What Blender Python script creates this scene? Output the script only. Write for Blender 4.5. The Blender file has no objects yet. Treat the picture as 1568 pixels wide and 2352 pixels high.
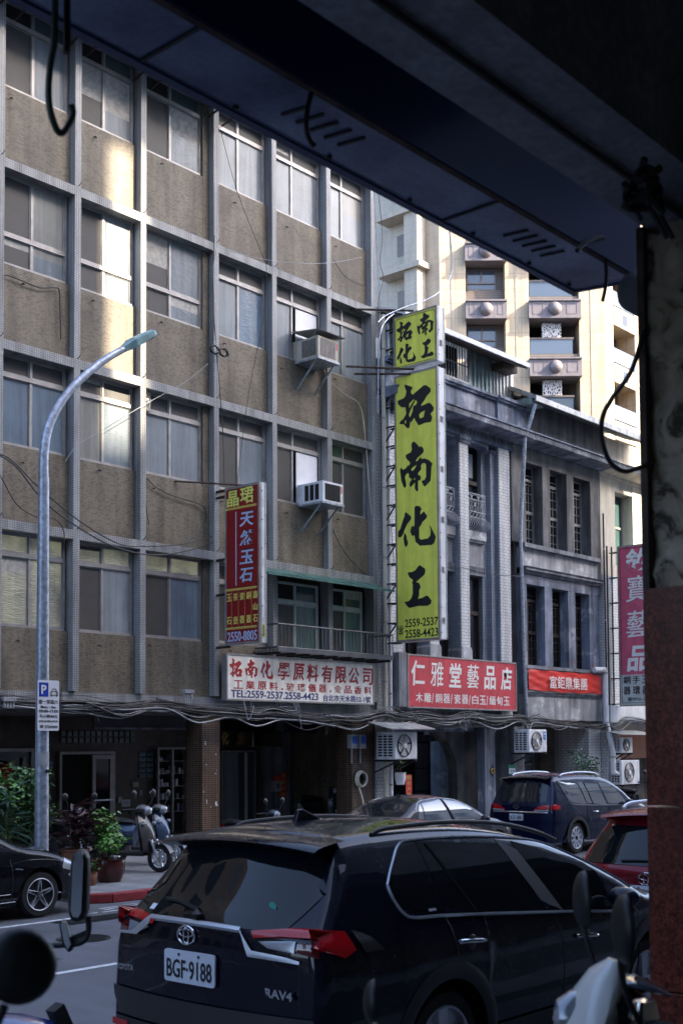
import bpy, bmesh, math, random
from mathutils import Vector, Matrix
R = math.radians
random.seed(7)
S = bpy.context.scene
COL = S.collection

# ---------------------------------------------------------------- camera
PITCH, ROLL, YAW, HC = R(2.93), R(.36), R(41.17), 2.2
fw = Vector((math.cos(YAW), math.sin(YAW), 0)); rt = Vector((math.sin(YAW), -math.cos(YAW), 0)); upv = Vector((0, 0, 1))
f2 = fw*math.cos(PITCH) + upv*math.sin(PITCH); u2 = upv*math.cos(PITCH) - fw*math.sin(PITCH)
r3 = rt*math.cos(ROLL) - u2*math.sin(ROLL); u3 = u2*math.cos(ROLL) + rt*math.sin(ROLL)
cd = bpy.data.cameras.new('camera'); cam = bpy.data.objects.new('camera', cd); COL.objects.link(cam)
cam.matrix_world = Matrix(((r3.x, u3.x, -f2.x, 0), (r3.y, u3.y, -f2.y, 0), (r3.z, u3.z, -f2.z, HC), (0, 0, 0, 1)))
cd.sensor_fit = 'HORIZONTAL'; cd.sensor_width = 24; cd.lens = 24*2840/1568
cd.shift_y = 395/1568
cd.clip_start = .05; cd.clip_end = 2000
cd.dof.use_dof = True; cd.dof.focus_distance = 17.0; cd.dof.aperture_fstop = 5.0
S.camera = cam

# ---------------------------------------------------------------- world, sun, exposure
SUN_AZ, SUN_EL = R(24), R(33)            # azimuth measured from -Y towards +X
to_sun = Vector((math.sin(SUN_AZ)*math.cos(SUN_EL), -math.cos(SUN_AZ)*math.cos(SUN_EL), math.sin(SUN_EL)))
W = bpy.data.worlds.new('World'); S.world = W; W.use_nodes = True
wn = W.node_tree; sky = wn.nodes.new('ShaderNodeTexSky'); sky.sky_type = 'NISHITA'; sky.sun_disc = False
sky.sun_elevation = SUN_EL; sky.sun_rotation = math.pi - SUN_AZ
sky.air_density = .7; sky.dust_density = 2.6; sky.ozone_density = .35
bg = wn.nodes['Background']; bg.inputs['Strength'].default_value = .15
wn.links.new(sky.outputs[0], bg.inputs[0])
sd = bpy.data.lights.new('sun', 'SUN'); sd.energy = 3.4; sd.angle = R(.53); sd.color = (1, .85, .64)
so = bpy.data.objects.new('sun', sd); COL.objects.link(so)
so.rotation_euler = (-to_sun).to_track_quat('-Z', 'Y').to_euler()
S.view_settings.view_transform = 'Standard'; S.view_settings.look = 'None'
S.view_settings.exposure = 2.7; S.view_settings.gamma = 1
S.render.engine = 'CYCLES'; S.cycles.use_denoising = True
S.cycles.max_bounces = 8; S.cycles.caustics_reflective = False; S.cycles.caustics_refractive = False

# ---------------------------------------------------------------- object helpers
def tag(o, label=None, cat=None, group=None, kind=None):
    if label: o['label'] = label
    if cat: o['category'] = cat
    if group: o['group'] = group
    if kind: o['kind'] = kind
    return o
def thing(name, label, cat, loc=(0, 0, 0), group=None, rz=0):
    o = bpy.data.objects.new(name, None); COL.objects.link(o)
    o.empty_display_size = .2; o.location = loc; o.rotation_euler = (0, 0, rz)
    return tag(o, label, cat, group)
def link(name, me, parent):
    o = bpy.data.objects.new(name, me); COL.objects.link(o)
    if parent:
        o.parent = parent
        if parent.type == 'EMPTY': o.matrix_parent_inverse = parent.matrix_basis.inverted()
    return o
def copy_tree(o, parent=None):
    c = o.copy(); COL.objects.link(c)
    if parent: c.parent = parent
    for ch in list(o.children): copy_tree(ch, c)
    return c
class MB:
    def __init__(s): s.v = []; s.f = []
    def add(s, vs, fs):
        o = len(s.v); s.v += [tuple(p) for p in vs]; s.f += [[i+o for i in f] for f in fs]; return s
    def box(s, x0, x1, y0, y1, z0, z1):
        return s.add([(x0,y0,z0),(x1,y0,z0),(x1,y1,z0),(x0,y1,z0),(x0,y0,z1),(x1,y0,z1),(x1,y1,z1),(x0,y1,z1)],
                     [[3,2,1,0],[4,5,6,7],[0,1,5,4],[1,2,6,5],[2,3,7,6],[3,0,4,7]])
    def poly(s, pts): return s.add(pts, [list(range(len(pts)))])
    def prism(s, pl, ax, a, b):
        m = {'x': lambda p, t: (t, p[0], p[1]), 'y': lambda p, t: (p[0], t, p[1]), 'z': lambda p, t: (p[0], p[1], t)}[ax]
        n = len(pl)
        return s.add([m(p, a) for p in pl] + [m(p, b) for p in pl],
                     [list(range(n))[::-1], list(range(n, 2*n))] + [[i, (i+1) % n, n+(i+1) % n, n+i] for i in range(n)])
    def grid(s, rows, closed=False):
        n = len(rows[0]); fs = []
        for i in range(len(rows)-1):
            for j in range(n if closed else n-1):
                k = (j+1) % n; fs.append([i*n+j, i*n+k, (i+1)*n+k, (i+1)*n+j])
        return s.add([p for r in rows for p in r], fs)
    def tube(s, pts, r, n=8, caps=True):
        P = [Vector(p) for p in pts]; rows = []; N = None
        rr = r if isinstance(r, (list, tuple)) else [r]*len(P)
        for i, p in enumerate(P):
            t = (P[min(i+1, len(P)-1)] - P[max(i-1, 0)]).normalized()
            if N is None: N = t.cross(Vector((0, 0, 1)) if abs(t.z) < .9 else Vector((1, 0, 0)))
            N = (N - t*N.dot(t)); N = N.normalized() if N.length > 1e-9 else t.orthogonal().normalized()
            B = t.cross(N)
            rows.append([p + (N*math.cos(2*math.pi*k/n) + B*math.sin(2*math.pi*k/n))*rr[i] for k in range(n)])
        s.grid(rows, True)
        if caps: s.poly(rows[0][::-1]); s.poly(rows[-1])
        return s
    def cyl(s, a, b, r, r2=None, n=16): return s.tube([a, b], [r, r if r2 is None else r2], n)
    def bar(s, a, b, w, h=None):
        a, b = Vector(a), Vector(b); h = h or w; t = (b-a).normalized()
        n = t.cross(Vector((0, 0, 1)));  n = n.normalized() if n.length > 1e-6 else Vector((1, 0, 0)); q = n.cross(t)
        c = [n*i*w/2 + q*j*h/2 for i, j in ((-1,-1),(1,-1),(1,1),(-1,1))]
        return s.add([a+x for x in c]+[b+x for x in c], [[3,2,1,0],[4,5,6,7]]+[[i,(i+1)%4,4+(i+1)%4,4+i] for i in range(4)])
    def lathe(s, prof, c=(0, 0, 0), ax='z', n=24):
        m = {'z': lambda r, h, a: (c[0]+r*math.cos(a), c[1]+r*math.sin(a), c[2]+h),
             'y': lambda r, h, a: (c[0]+r*math.cos(a), c[1]+h, c[2]+r*math.sin(a)),
             'x': lambda r, h, a: (c[0]+h, c[1]+r*math.cos(a), c[2]+r*math.sin(a))}[ax]
        return s.grid([[m(r, h, 2*math.pi*k/n) for k in range(n)] for r, h in prof], True)
    def ring(s, c, r, t, ax='y', n=24, m=6):
        pts = []
        for k in range(n+1):
            a = 2*math.pi*k/n
            pts.append({'y': (c[0]+r*math.cos(a), c[1], c[2]+r*math.sin(a)), 'x': (c[0], c[1]+r*math.cos(a), c[2]+r*math.sin(a)),
                        'z': (c[0]+r*math.cos(a), c[1]+r*math.sin(a), c[2])}[ax])
        return s.tube(pts, t, m, False)
    def build(s, name, m, parent=None, smooth=False, bevel=0, sub=0):
        me = bpy.data.meshes.new(name); me.from_pydata(s.v, [], s.f); me.validate()
        b = bmesh.new(); b.from_mesh(me); bmesh.ops.recalc_face_normals(b, faces=b.faces); b.to_mesh(me); b.free()
        if smooth:
            me.polygons.foreach_set('use_smooth', [True]*len(me.polygons)); me.set_sharp_from_angle(angle=R(38))
        me.materials.append(m); o = link(name, me, parent)
        if bevel:
            md = o.modifiers.new('bevel', 'BEVEL'); md.width = bevel; md.segments = 2; md.limit_method = 'ANGLE'; md.angle_limit = R(40)
        if sub:
            md = o.modifiers.new('sub', 'SUBSURF'); md.levels = md.render_levels = sub
        return o
def Bx(name, m, parent, *b, **k): return MB().box(*b).build(name, m, parent, **k)
def spline(pts, n=6):
    P = [Vector(p) for p in pts]; out = []
    for i in range(len(P)-1):
        a, b, c, d = P[max(i-1, 0)], P[i], P[i+1], P[min(i+2, len(P)-1)]
        for k in range(n):
            t = k/n; out.append(.5*((2*b)+(c-a)*t+(2*a-5*b+4*c-d)*t*t+(3*b-a-3*c+d)*t**3))
    return out + [P[-1]]
def _emit(cu, name, m, parent, o, xd, zd, w, h):
    ob = bpy.data.objects.new('tmp', cu); COL.objects.link(ob)
    dg = bpy.context.evaluated_depsgraph_get(); dg.update()
    me = bpy.data.meshes.new_from_object(ob.evaluated_get(dg)); bpy.data.objects.remove(ob); bpy.data.curves.remove(cu)
    xs = [v.co.x for v in me.vertices]; ys = [v.co.y for v in me.vertices]
    x0, x1, y0, y1 = min(xs), max(xs), min(ys), max(ys)
    sy = h/(y1-y0); sx = w/(x1-x0) if w else sy
    X, Z, O = Vector(xd), Vector(zd), Vector(o); N = X.cross(Z)
    for v in me.vertices: v.co = O + X*((v.co.x-x0)*sx) + Z*((v.co.y-y0)*sy) + N*v.co.z
    me.name = name; me.materials.clear(); me.materials.append(m)
    return link(name, me, parent)
def text(body, name, m, parent, o, xd, w, h, bold=0., ext=.003, zd=(0, 0, 1), space=1., shear=0., line=1.):
    c = bpy.data.curves.new(name, 'FONT'); c.body = body; c.offset = bold; c.extrude = ext; c.resolution_u = 3
    c.space_character = space; c.shear = shear; c.space_line = line
    return _emit(c, name, m, parent, o, xd, zd, w, h)
def glyph(polys, name, m, parent, o, xd, w, h, ext=.003, zd=(0, 0, 1)):
    c = bpy.data.curves.new(name, 'CURVE'); c.dimensions = '2D'; c.fill_mode = 'BOTH'; c.extrude = ext
    for pl in polys:
        s = c.splines.new('POLY'); s.points.add(len(pl)-1); s.use_cyclic_u = True
        for p, q in zip(s.points, pl): p.co = (q[0]/100, -q[1]/100, 0, 1)
    return _emit(c, name, m, parent, o, xd, zd, w, h)
XF, YF = (1, 0, 0), (0, -1, 0)      # reading directions: street fronts read along +X, hanging signs read along -Y

# ---------------------------------------------------------------- materials
def base(name, col, rough=.6, metal=0., coat=0., spec=.5):
    m = bpy.data.materials.new(name); m.use_nodes = True; b = m.node_tree.nodes['Principled BSDF']
    b.inputs['Base Color'].default_value = (*col, 1); b.inputs['Roughness'].default_value = rough
    b.inputs['Metallic'].default_value = metal; b.inputs['Coat Weight'].default_value = coat
    b.inputs['Coat Roughness'].default_value = .03; b.inputs['Specular IOR Level'].default_value = spec
    return m, m.node_tree, b
def nd(nt, t, **k):
    n = nt.nodes.new(t)
    for a, v in k.items():
        if a in n.inputs: n.inputs[a].default_value = v
        else: setattr(n, a, v)
    return n
def wallco(nt):
    """in-plane coordinates for a wall of any facing, metres, in the object's own space"""
    tc = nd(nt, 'ShaderNodeTexCoord'); sp = nd(nt, 'ShaderNodeSeparateXYZ'); sn = nd(nt, 'ShaderNodeSeparateXYZ')
    nt.links.new(tc.outputs['Object'], sp.inputs[0]); nt.links.new(tc.outputs['Normal'], sn.inputs[0])
    def cmb(a, b):
        c = nd(nt, 'ShaderNodeCombineXYZ'); nt.links.new(sp.outputs[a], c.inputs[0]); nt.links.new(sp.outputs[b], c.inputs[1]); return c
    def big(i):
        a = nd(nt, 'ShaderNodeMath', operation='ABSOLUTE'); nt.links.new(sn.outputs[i], a.inputs[0])
        g = nd(nt, 'ShaderNodeMath', operation='GREATER_THAN'); nt.links.new(a.outputs[0], g.inputs[0]); g.inputs[1].default_value = .71; return g
    def mx(f, a, b):
        m = nd(nt, 'ShaderNodeMix', data_type='VECTOR'); nt.links.new(f.outputs[0], m.inputs[0])
        nt.links.new(a, m.inputs[4]); nt.links.new(b, m.inputs[5]); return m.outputs[1]
    return tc, mx(big(2), mx(big(0), cmb(0, 2).outputs[0], cmb(1, 2).outputs[0]), cmb(0, 1).outputs[0])
def mulnoise(nt, tc, col, scale, lo, hi, stretch=(1, 1, 1), detail=6, a=.35, b=.65):
    mp = nd(nt, 'ShaderNodeMapping'); mp.inputs['Scale'].default_value = stretch; nt.links.new(tc.outputs['Object'], mp.inputs[0])
    n = nd(nt, 'ShaderNodeTexNoise', Scale=scale, Detail=detail, Roughness=.6); nt.links.new(mp.outputs[0], n.inputs['Vector'])
    r = nd(nt, 'ShaderNodeMapRange'); r.inputs[1].default_value = a; r.inputs[2].default_value = b
    r.inputs[3].default_value = lo; r.inputs[4].default_value = hi; nt.links.new(n.outputs[0], r.inputs[0])
    m = nd(nt, 'ShaderNodeMix', data_type='RGBA', blend_type='MULTIPLY'); m.inputs[0].default_value = 1
    nt.links.new(col, m.inputs[6]); nt.links.new(r.outputs[0], m.inputs[7]); return m.outputs[2]
def rgb(nt, c): n = nd(nt, 'ShaderNodeRGB'); n.outputs[0].default_value = (*c, 1); return n.outputs[0]
def bump(nt, b, h, st, dist=.02):
    n = nd(nt, 'ShaderNodeBump', Strength=st, Distance=dist); nt.links.new(h, n.inputs['Height']); nt.links.new(n.outputs[0], b.inputs['Normal'])
def plain(name, col, rough=.6, metal=0., coat=0., var=.25, scale=4., stain=0., spec=.5):
    m, nt, b = base(name, col, rough, metal, coat, spec); tc = nd(nt, 'ShaderNodeTexCoord'); c = rgb(nt, col)
    if var: c = mulnoise(nt, tc, c, scale, 1-var, 1+var*.6)
    if stain: c = mulnoise(nt, tc, c, 2.2, 1-stain, 1.05, (2.6, 2.6, .22), 8, .38, .6)
    nt.links.new(c, b.inputs['Base Color']); return m
def tiled(name, c1, c2, grout, tw, th, gap=.004, off=.5, rough=.45, var=.25, stain=.35, bmp=.25, bias=0.):
    m, nt, b = base(name, c1, rough); tc, co = wallco(nt)
    br = nd(nt, 'ShaderNodeTexBrick', Scale=1.0); br.offset = off; br.squash = 1
    br.inputs['Color1'].default_value = (*c1, 1); br.inputs['Color2'].default_value = (*c2, 1); br.inputs['Mortar'].default_value = (*grout, 1)
    br.inputs['Mortar Size'].default_value = gap; br.inputs['Mortar Smooth'].default_value = .2; br.inputs['Bias'].default_value = bias
    br.inputs['Brick Width'].default_value = tw; br.inputs['Row Height'].default_value = th
    nt.links.new(co, br.inputs['Vector']); c = br.outputs['Color']
    c = mulnoise(nt, tc, c, 1.1, 1-var, 1+var*.5)
    if stain: c = mulnoise(nt, tc, c, 1.6, 1-stain, 1.05, (2.4, 2.4, .2), 8, .36, .58)
    nt.links.new(c, b.inputs['Base Color']); bump(nt, b, br.outputs['Fac'], -bmp, .01); return m
def concrete(name, col, var=.35, stain=.45, rough=.85, fine=60, patch=None):
    m, nt, b = base(name, col, rough); tc = nd(nt, 'ShaderNodeTexCoord'); c = rgb(nt, col)
    if patch:
        n = nd(nt, 'ShaderNodeTexNoise', Scale=1.3, Detail=9, Roughness=.65); nt.links.new(tc.outputs['Object'], n.inputs['Vector'])
        r = nd(nt, 'ShaderNodeMapRange'); r.inputs[1].default_value = .55; r.inputs[2].default_value = .6; nt.links.new(n.outputs[0], r.inputs[0])
        x = nd(nt, 'ShaderNodeMix', data_type='RGBA'); nt.links.new(r.outputs[0], x.inputs[0]); nt.links.new(c, x.inputs[6]); x.inputs[7].default_value = (*patch, 1); c = x.outputs[2]
    c = mulnoise(nt, tc, c, 1.5, 1-var, 1+var*.4, detail=9); c = mulnoise(nt, tc, c, fine, .75, 1.15)
    if stain: c = mulnoise(nt, tc, c, 1.7, 1-stain, 1.05, (2.2, 2.2, .2), 9, .34, .6)
    nt.links.new(c, b.inputs['Base Color'])
    n = nd(nt, 'ShaderNodeTexNoise', Scale=fine*.7, Detail=5); nt.links.new(tc.outputs['Object'], n.inputs['Vector']); bump(nt, b, n.outputs[0], .5, .012)
    return m
def ripple(name, col, rough, st=.4, sc=(14, 14, 60), spec=.5, var=.2, emit=0.):
    """patterned or frosted sheet glass over a pale curtain; blue tints stand in for reflected sky"""
    m, nt, b = base(name, col, rough, spec=spec); tc = nd(nt, 'ShaderNodeTexCoord'); c = rgb(nt, col)
    c = mulnoise(nt, tc, c, 1.0, 1-var, 1+var*.5, (9, 9, .5)); c = mulnoise(nt, tc, c, .9, 1-var, 1+var*.5)
    nt.links.new(c, b.inputs['Base Color'])
    mp = nd(nt, 'ShaderNodeMapping'); mp.inputs['Scale'].default_value = sc; nt.links.new(tc.outputs['Object'], mp.inputs[0])
    n = nd(nt, 'ShaderNodeTexNoise', Scale=1.0, Detail=2); nt.links.new(mp.outputs[0], n.inputs['Vector']); bump(nt, b, n.outputs[0], st, .02)
    if emit:
        e = mulnoise(nt, tc, rgb(nt, (.95, .93, .62)), 1.6, .15, 1.5); e = mulnoise(nt, tc, e, 1, .8, 1.2, (10, 10, 40))
        nt.links.new(e, b.inputs['Emission Color']); b.inputs['Emission Strength'].default_value = emit
    return m
def car_paint(name, col):
    m, nt, b = base(name, col, .2, .3, .62, .05); tc = nd(nt, 'ShaderNodeTexCoord')
    r = mulnoise(nt, tc, rgb(nt, (.25, .25, .25)), 3, .7, 1.4); nt.links.new(r, b.inputs['Roughness']); return m

M = {}
M['brick'] = tiled('brown_mosaic_tile', (.215, .182, .135), (.062, .05, .037), (.11, .095, .073), .066, .031, .004, .5, .6, .26, .34, .4, -.45)
M['wtile'] = tiled('pale_mosaic_tile', (.39, .40, .41), (.32, .325, .33), (.12, .12, .118), .05, .034, .0045, 0, .4, .18, .4, .3, -.4)
M['wbrick'] = tiled('white_glazed_brick', (.62, .63, .64), (.52, .53, .54), (.22, .22, .22), .19, .085, .006, .5, .4, .15, .3, .3, -.4)
M['gbrick'] = tiled('painted_grey_brick', (.24, .28, .35), (.20, .23, .29), (.16, .18, .21), .19, .085, .006, .5, .6, .2, .3, .5)
M['btile'] = tiled('brown_glazed_tile', (.085, .048, .032), (.055, .03, .02), (.21, .17, .13), .095, .045, .004, 0, .25, .3, .3, .4)
M['conc'] = concrete('weathered_concrete', (.24, .255, .29), .35, .6)
M['concd'] = concrete('dark_sooty_render', (.16, .16, .165), .4, .6)
M['concl'] = concrete('pale_stained_render', (.40, .41, .44), .35, .5, patch=(.62, .63, .66))
M['concb'] = concrete('blue_grey_painted_render', (.215, .25, .33), .35, .6, patch=(.42, .45, .52))
M['cream'] = concrete('cream_render', (.62, .57, .47), .15, .3)
M['alu'] = plain('aluminium_frame', (.36, .345, .335), .42, .55, var=.2)
M['aludark'] = plain('dark_bronze_frame', (.13, .105, .09), .4, .4, var=.2)
M['white'] = plain('white_paint', (.72, .74, .77), .4, var=.1, stain=.15)
M['whitep'] = plain('white_sheet', (.78, .79, .84), .35, var=.05)
M['black'] = plain('black_plastic', (.012, .012, .013), .45, var=.2)
M['blackm'] = plain('black_painted_steel', (.02, .02, .022), .5, .2, var=.3)
M['rub'] = plain('rubber', (.014, .014, .015), .75, var=.3, scale=20)
M['steel'] = plain('galvanised_steel', (.42, .46, .54), .42, .6, var=.35, scale=14, stain=.2)
M['rust'] = plain('rusty_iron', (.075, .05, .04), .75, .2, var=.5, scale=9)
M['chrome'] = base('chrome', (.82, .83, .85), .12, 1.)[0]
M['trim'] = base('window_trim_metal', (.42, .44, .49), .3, .9)[0]
M['satin'] = base('satin_silver', (.66, .68, .73), .42, .75)[0]
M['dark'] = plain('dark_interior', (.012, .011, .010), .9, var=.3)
M['greenm'] = plain('faded_green_sheet', (.06, .16, .14), .5, .1, var=.3, stain=.4)
M['dklog'] = plain('dark_wood', (.03, .018, .013), .5, var=.4, scale=8)
M['pane'] = ripple('frosted_pane', (.25, .28, .31), .2, .06)
M['panep'] = ripple('patterned_pane', (.20, .235, .265), .2, .22, (7, 7, 40))
M['paneb'] = ripple('bluish_patterned_pane', (.10, .16, .23), .18, .25, (10, 10, 46))  # blue tint puts the sky's reflection into the pane colour
M['scr'] = plain('insect_screen', (.06, .058, .057), .55, var=.15, scale=2)
M['whitegreen'] = plain('pale_green_frame', (.42, .50, .47), .45, var=.12)
M['darksteel'] = plain('dark_grey_steel', (.12, .125, .135), .5, .4, var=.25)
M['paneg'] = ripple('green_tinted_pane', (.05, .10, .10), .12, .05, (3, 3, 3))
M['pane2'] = ripple('frosted_pane_warm', (.27, .27, .25), .2, .06); M['pane3'] = ripple('frosted_pane_blue', (.16, .21, .27), .15, .06); M['curt'] = plain('drawn_curtain', (.42, .41, .38), .7, var=.3, scale=9); M['ironw'] = plain('grey_white_iron', (.42, .44, .48), .5)
M['panegl'] = ripple('pale_green_curtained_pane', (.10, .18, .17), .15, .1, (3, 3, 3))
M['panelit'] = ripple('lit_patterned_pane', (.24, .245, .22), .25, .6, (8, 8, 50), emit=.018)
M['glassd'] = base('dark_window_glass', (.012, .014, .017), .07, 0, 0, .6)[0]
M['glassb'] = base('sky_blue_window_glass', (.05, .07, .10), .06, 0, 0, .9)[0]
M['red'] = plain('red_paint', (.6, .05, .045), .5, var=.25, scale=6)
M['inkb'] = base('black_lettering', (.012, .012, .014), .5)[0]
M['inkn'] = base('navy_lettering', (.02, .03, .17), .5)[0]
M['inkr'] = base('red_lettering', (.38, .02, .025), .5)[0]
M['inkw'] = base('white_lettering', (.78, .79, .76), .5)[0]
M['inky'] = base('yellow_lettering', (.78, .74, .16), .5)[0]
M['inkg'] = base('gold_lettering', (.55, .36, .09), .5)[0]
M['wire'] = plain('black_cable', (.02, .02, .022), .5, var=.4)
M['wireg'] = plain('grey_cable', (.30, .31, .33), .5, var=.3)
# ================================================================ tiled building on the left
TB = thing('tiled_building', 'long five storey brown tiled block with pale tile pilasters and rows of aluminium windows', 'building', (17, 19.3, 0))
PIL = [(7.7, 7.84), (9.3, 9.44), (10.95, 11.09), (12.59, 12.73), (14.31, 14.46), (15.95, 16.09), (17.97, 18.115), (19.77, 19.915), (21.63, 21.78), (23.29, 23.45)]
YF0, YS, YW = 19.3, 19.46, 19.56
SILL = [4.45, 7.82, 11.2, 14.58]; HEAD = [6.21, 9.54, 12.95, 16.3]
w = MB()
zb = [3.28] + [h+.18 for h in HEAD]
for i in range(len(PIL)-1):
    a, b = PIL[i][1], PIL[i+1][0]
    for k in range(5):
        z1 = SILL[k] if k < 4 else 17.4
        if i >= 7 and k == 0: z1 = 4.05
        w.box(a, b, YS, 20.2, zb[k], z1)
w.box(17.79, 17.97, YS-.004, 20.2, 3.28, 17.38)
w.box(7.7, 23.45, 20.2, 20.3, 3.0, 17.4)
w.box(7.7, 7.84, 20.3, 32, 0, 17.4); w.box(23.3, 23.44, 20.3, 32, 0, 17.2)
w.build('wall', M['brick'], TB)
for a, b in PIL:
    MB().box(a, b, YF0, YW+.02, 3.3, 17.35).build('pilaster', M['wtile'], TB)
for k, h in enumerate(HEAD):
    m = MB()
    for i in range(len(PIL)-1): m.box(PIL[i][1], PIL[i+1][0], YF0+.003, YW+.1, h, h+.18)
    m.build('floor_beam', M['wtile'], TB)
MB().box(7.7, 23.45, YF0+.12, 20.3, 2.95, 3.28).build('lintel_beam', M['wtile'], TB)
MB().box(7.6, 23.45, YF0, 32, 17.4, 17.75).build('roof', M['conc'], TB)
# windows: frame + four panes, two kinds
RW = random.Random(77)
def window(x0, x1, z0, z1, kind, panes, mulf=.49, parent=TB, fr=None):
    fr = fr or M['alu']; y0 = YW-.045; t = .035; f = MB(); xm = x0+(x1-x0)*mulf
    zt = z0+(z1-z0)*(.765 if kind == 'top' else .335)
    f.box(x0, x0+t, y0, YW+.03, z0, z1); f.box(x1-t*1.6, x1, y0, YW+.03, z0, z1)
    f.box(x0+t, x1-t*1.6, y0-.03, YW+.03, z0, z0+t*1.3); f.box(x0+t, x1-t*1.6, y0, YW+.03, z1-t, z1)
    f.box(x0+t, x1-t*1.6, y0-.012, YW+.03, zt-.04, zt+.04)
    f.box(xm-.025, xm+.025, y0+.008, YW+.03, z0+t*1.3, zt-.04); f.box(xm-.02, xm+.02, y0+.008, YW+.03, zt+.04, z1-t)
    w = f.build('window', fr, parent)
    cells = [(x0+t, xm-.02, z0+.04, zt-.04), (xm+.02, x1-t*1.6, z0+.04, zt-.04), (x0+t, xm-.02, zt+.04, z1-t), (xm+.02, x1-t*1.6, zt+.04, z1-t)]
    for (a, b, c, d), pm, dy in zip(cells, panes, (.012, 0, .012, 0)):
        if not pm: continue
        if pm in ('pane', 'panep'): pm = RW.choice([pm, pm, 'pane', 'pane2', 'pane3', 'panep'])
        q = d
        if pm != 'dark' and RW.random() < .22: q = c+(d-c)*RW.uniform(.35, .8); MB().box(a, b, YW+dy-.018, YW+dy+.004, q, d).build('curtain', M[RW.choice(['curt', 'scr', 'pane2'])], w)
        MB().box(a, b, YW+dy-.018, YW+dy+.004, c, q).build('pane', M[pm], w)
        s = MB(); q = .022; yy = YW+dy-.03          # sash rails round the pane
        s.box(a, a+q, yy, yy+.02, c, d); s.box(b-q, b, yy, yy+.02, c, d); s.box(a+q, b-q, yy, yy+.02, c, c+q*1.4); s.box(a+q, b-q, yy, yy+.02, d-q, d)
        s.build('sash', fr, w)
    return w
PN = {3: ('scr', 'pane', 'dark', 'paneg'), 2: ('scr', 'panep', 'scr', 'pane'), 1: ('panep', 'panep', 'scr', 'scr'), 0: ('panelit', 'panelit', 'panelit', 'panelit')}
for i in range(1, len(PIL)-1):
    x0, x1 = PIL[i][1]-.02, PIL[i+1][0]-.03
    if i == 5: x1 = 17.79
    for k in range(4):
        p = PN[k]; kind = 'top'; g = .49
        if i <= 5 and k == 2: kind, p = 'low', ('scr', 'panep', 'scr', 'pane')
        if i <= 5 and k == 0: p = [('scr', 'pane', 'panelit', 'panelit'), ('panelit', 'panelit', 'panelit', 'panelit')][i % 2]
        if i == 5 and k == 0: p = ('scr', 'pane', 'panelit', 'panelit')
        if i > 5:
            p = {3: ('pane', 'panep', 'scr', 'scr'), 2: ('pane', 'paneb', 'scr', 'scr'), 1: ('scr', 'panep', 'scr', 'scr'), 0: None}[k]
            if i == 8: p = {3: ('pane', 'pane', 'scr', 'scr'), 2: ('pane', 'pane', 'scr', 'scr'), 1: ('scr', 'scr', 'paneg', 'scr'), 0: None}[k]
            if i == 7 and k in (1, 2): p = (p[0], None, p[2], p[3])
        elif k == 1: p = [('panep', 'panep', 'scr', 'scr'), ('panep', 'pane', 'scr', 'scr')][i % 2]
        if i >= 7 and k == 0: continue
        if p is None: p = ('scr', 'panep', 'scr', 'scr')
        window(x0, x1, SILL[k], HEAD[k], kind, p, g if i < 7 else .44)
# green framed windows and the narrow balcony on the first floor, right end
for x0, x1 in ((19.99, 21.5), (21.86, 23.1)):
    window(x0, x1, 4.0, 6.0, 'top', ('scr', 'panegl', 'dark', 'paneg'), .48, fr=M['whitegreen'])
# white boards that close the sashes above the two window air conditioners
for k, zt in ((2, 12.48), (1, 9.08)):
    z0 = SILL[k]+.42; m = MB().box(20.78, 21.5, YW-.03, YW-.012, z0, zt); m.build('closing_board', M['whitep'], TB)
# hooks left in the tiles
rr = random.Random(5)
for i in range(3, 9):
    for k in range(4):
        x = PIL[i][1]+rr.uniform(.2, .6); z = SILL[k]-rr.uniform(.12, .3)
        MB().tube(spline([(x, YS+.02, z), (x, YS-.05, z), (x+.01, YS-.07, z-.03)], 3), .012, 6).build('iron_stub', M['rust'], TB)
        x = PIL[i][1]-.07; MB().tube(spline([(x, YF0+.02, HEAD[k]+.2), (x, YF0-.05, HEAD[k]+.21), (x+.02, YF0-.07, HEAD[k]+.27)], 3), .008, 6).build('cable_hook', M['rust'], TB)
# sheet-metal awning along the top floor
m = MB()
m.prism([(18.62, 16.12), (18.62, 16.16), (19.6, 16.46), (19.6, 16.42)], 'x', 7.6, 18.25)
m.build('top_awning', M['alu'], TB)
for x in (12.6, 14.25, 15.9, 17.95):
    for dx in (0, .45): MB().bar((x+dx, 19.5, 15.95), (x+dx, 18.7, 16.1), .03).build('awning_bracket', M['rust'], TB)
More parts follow.
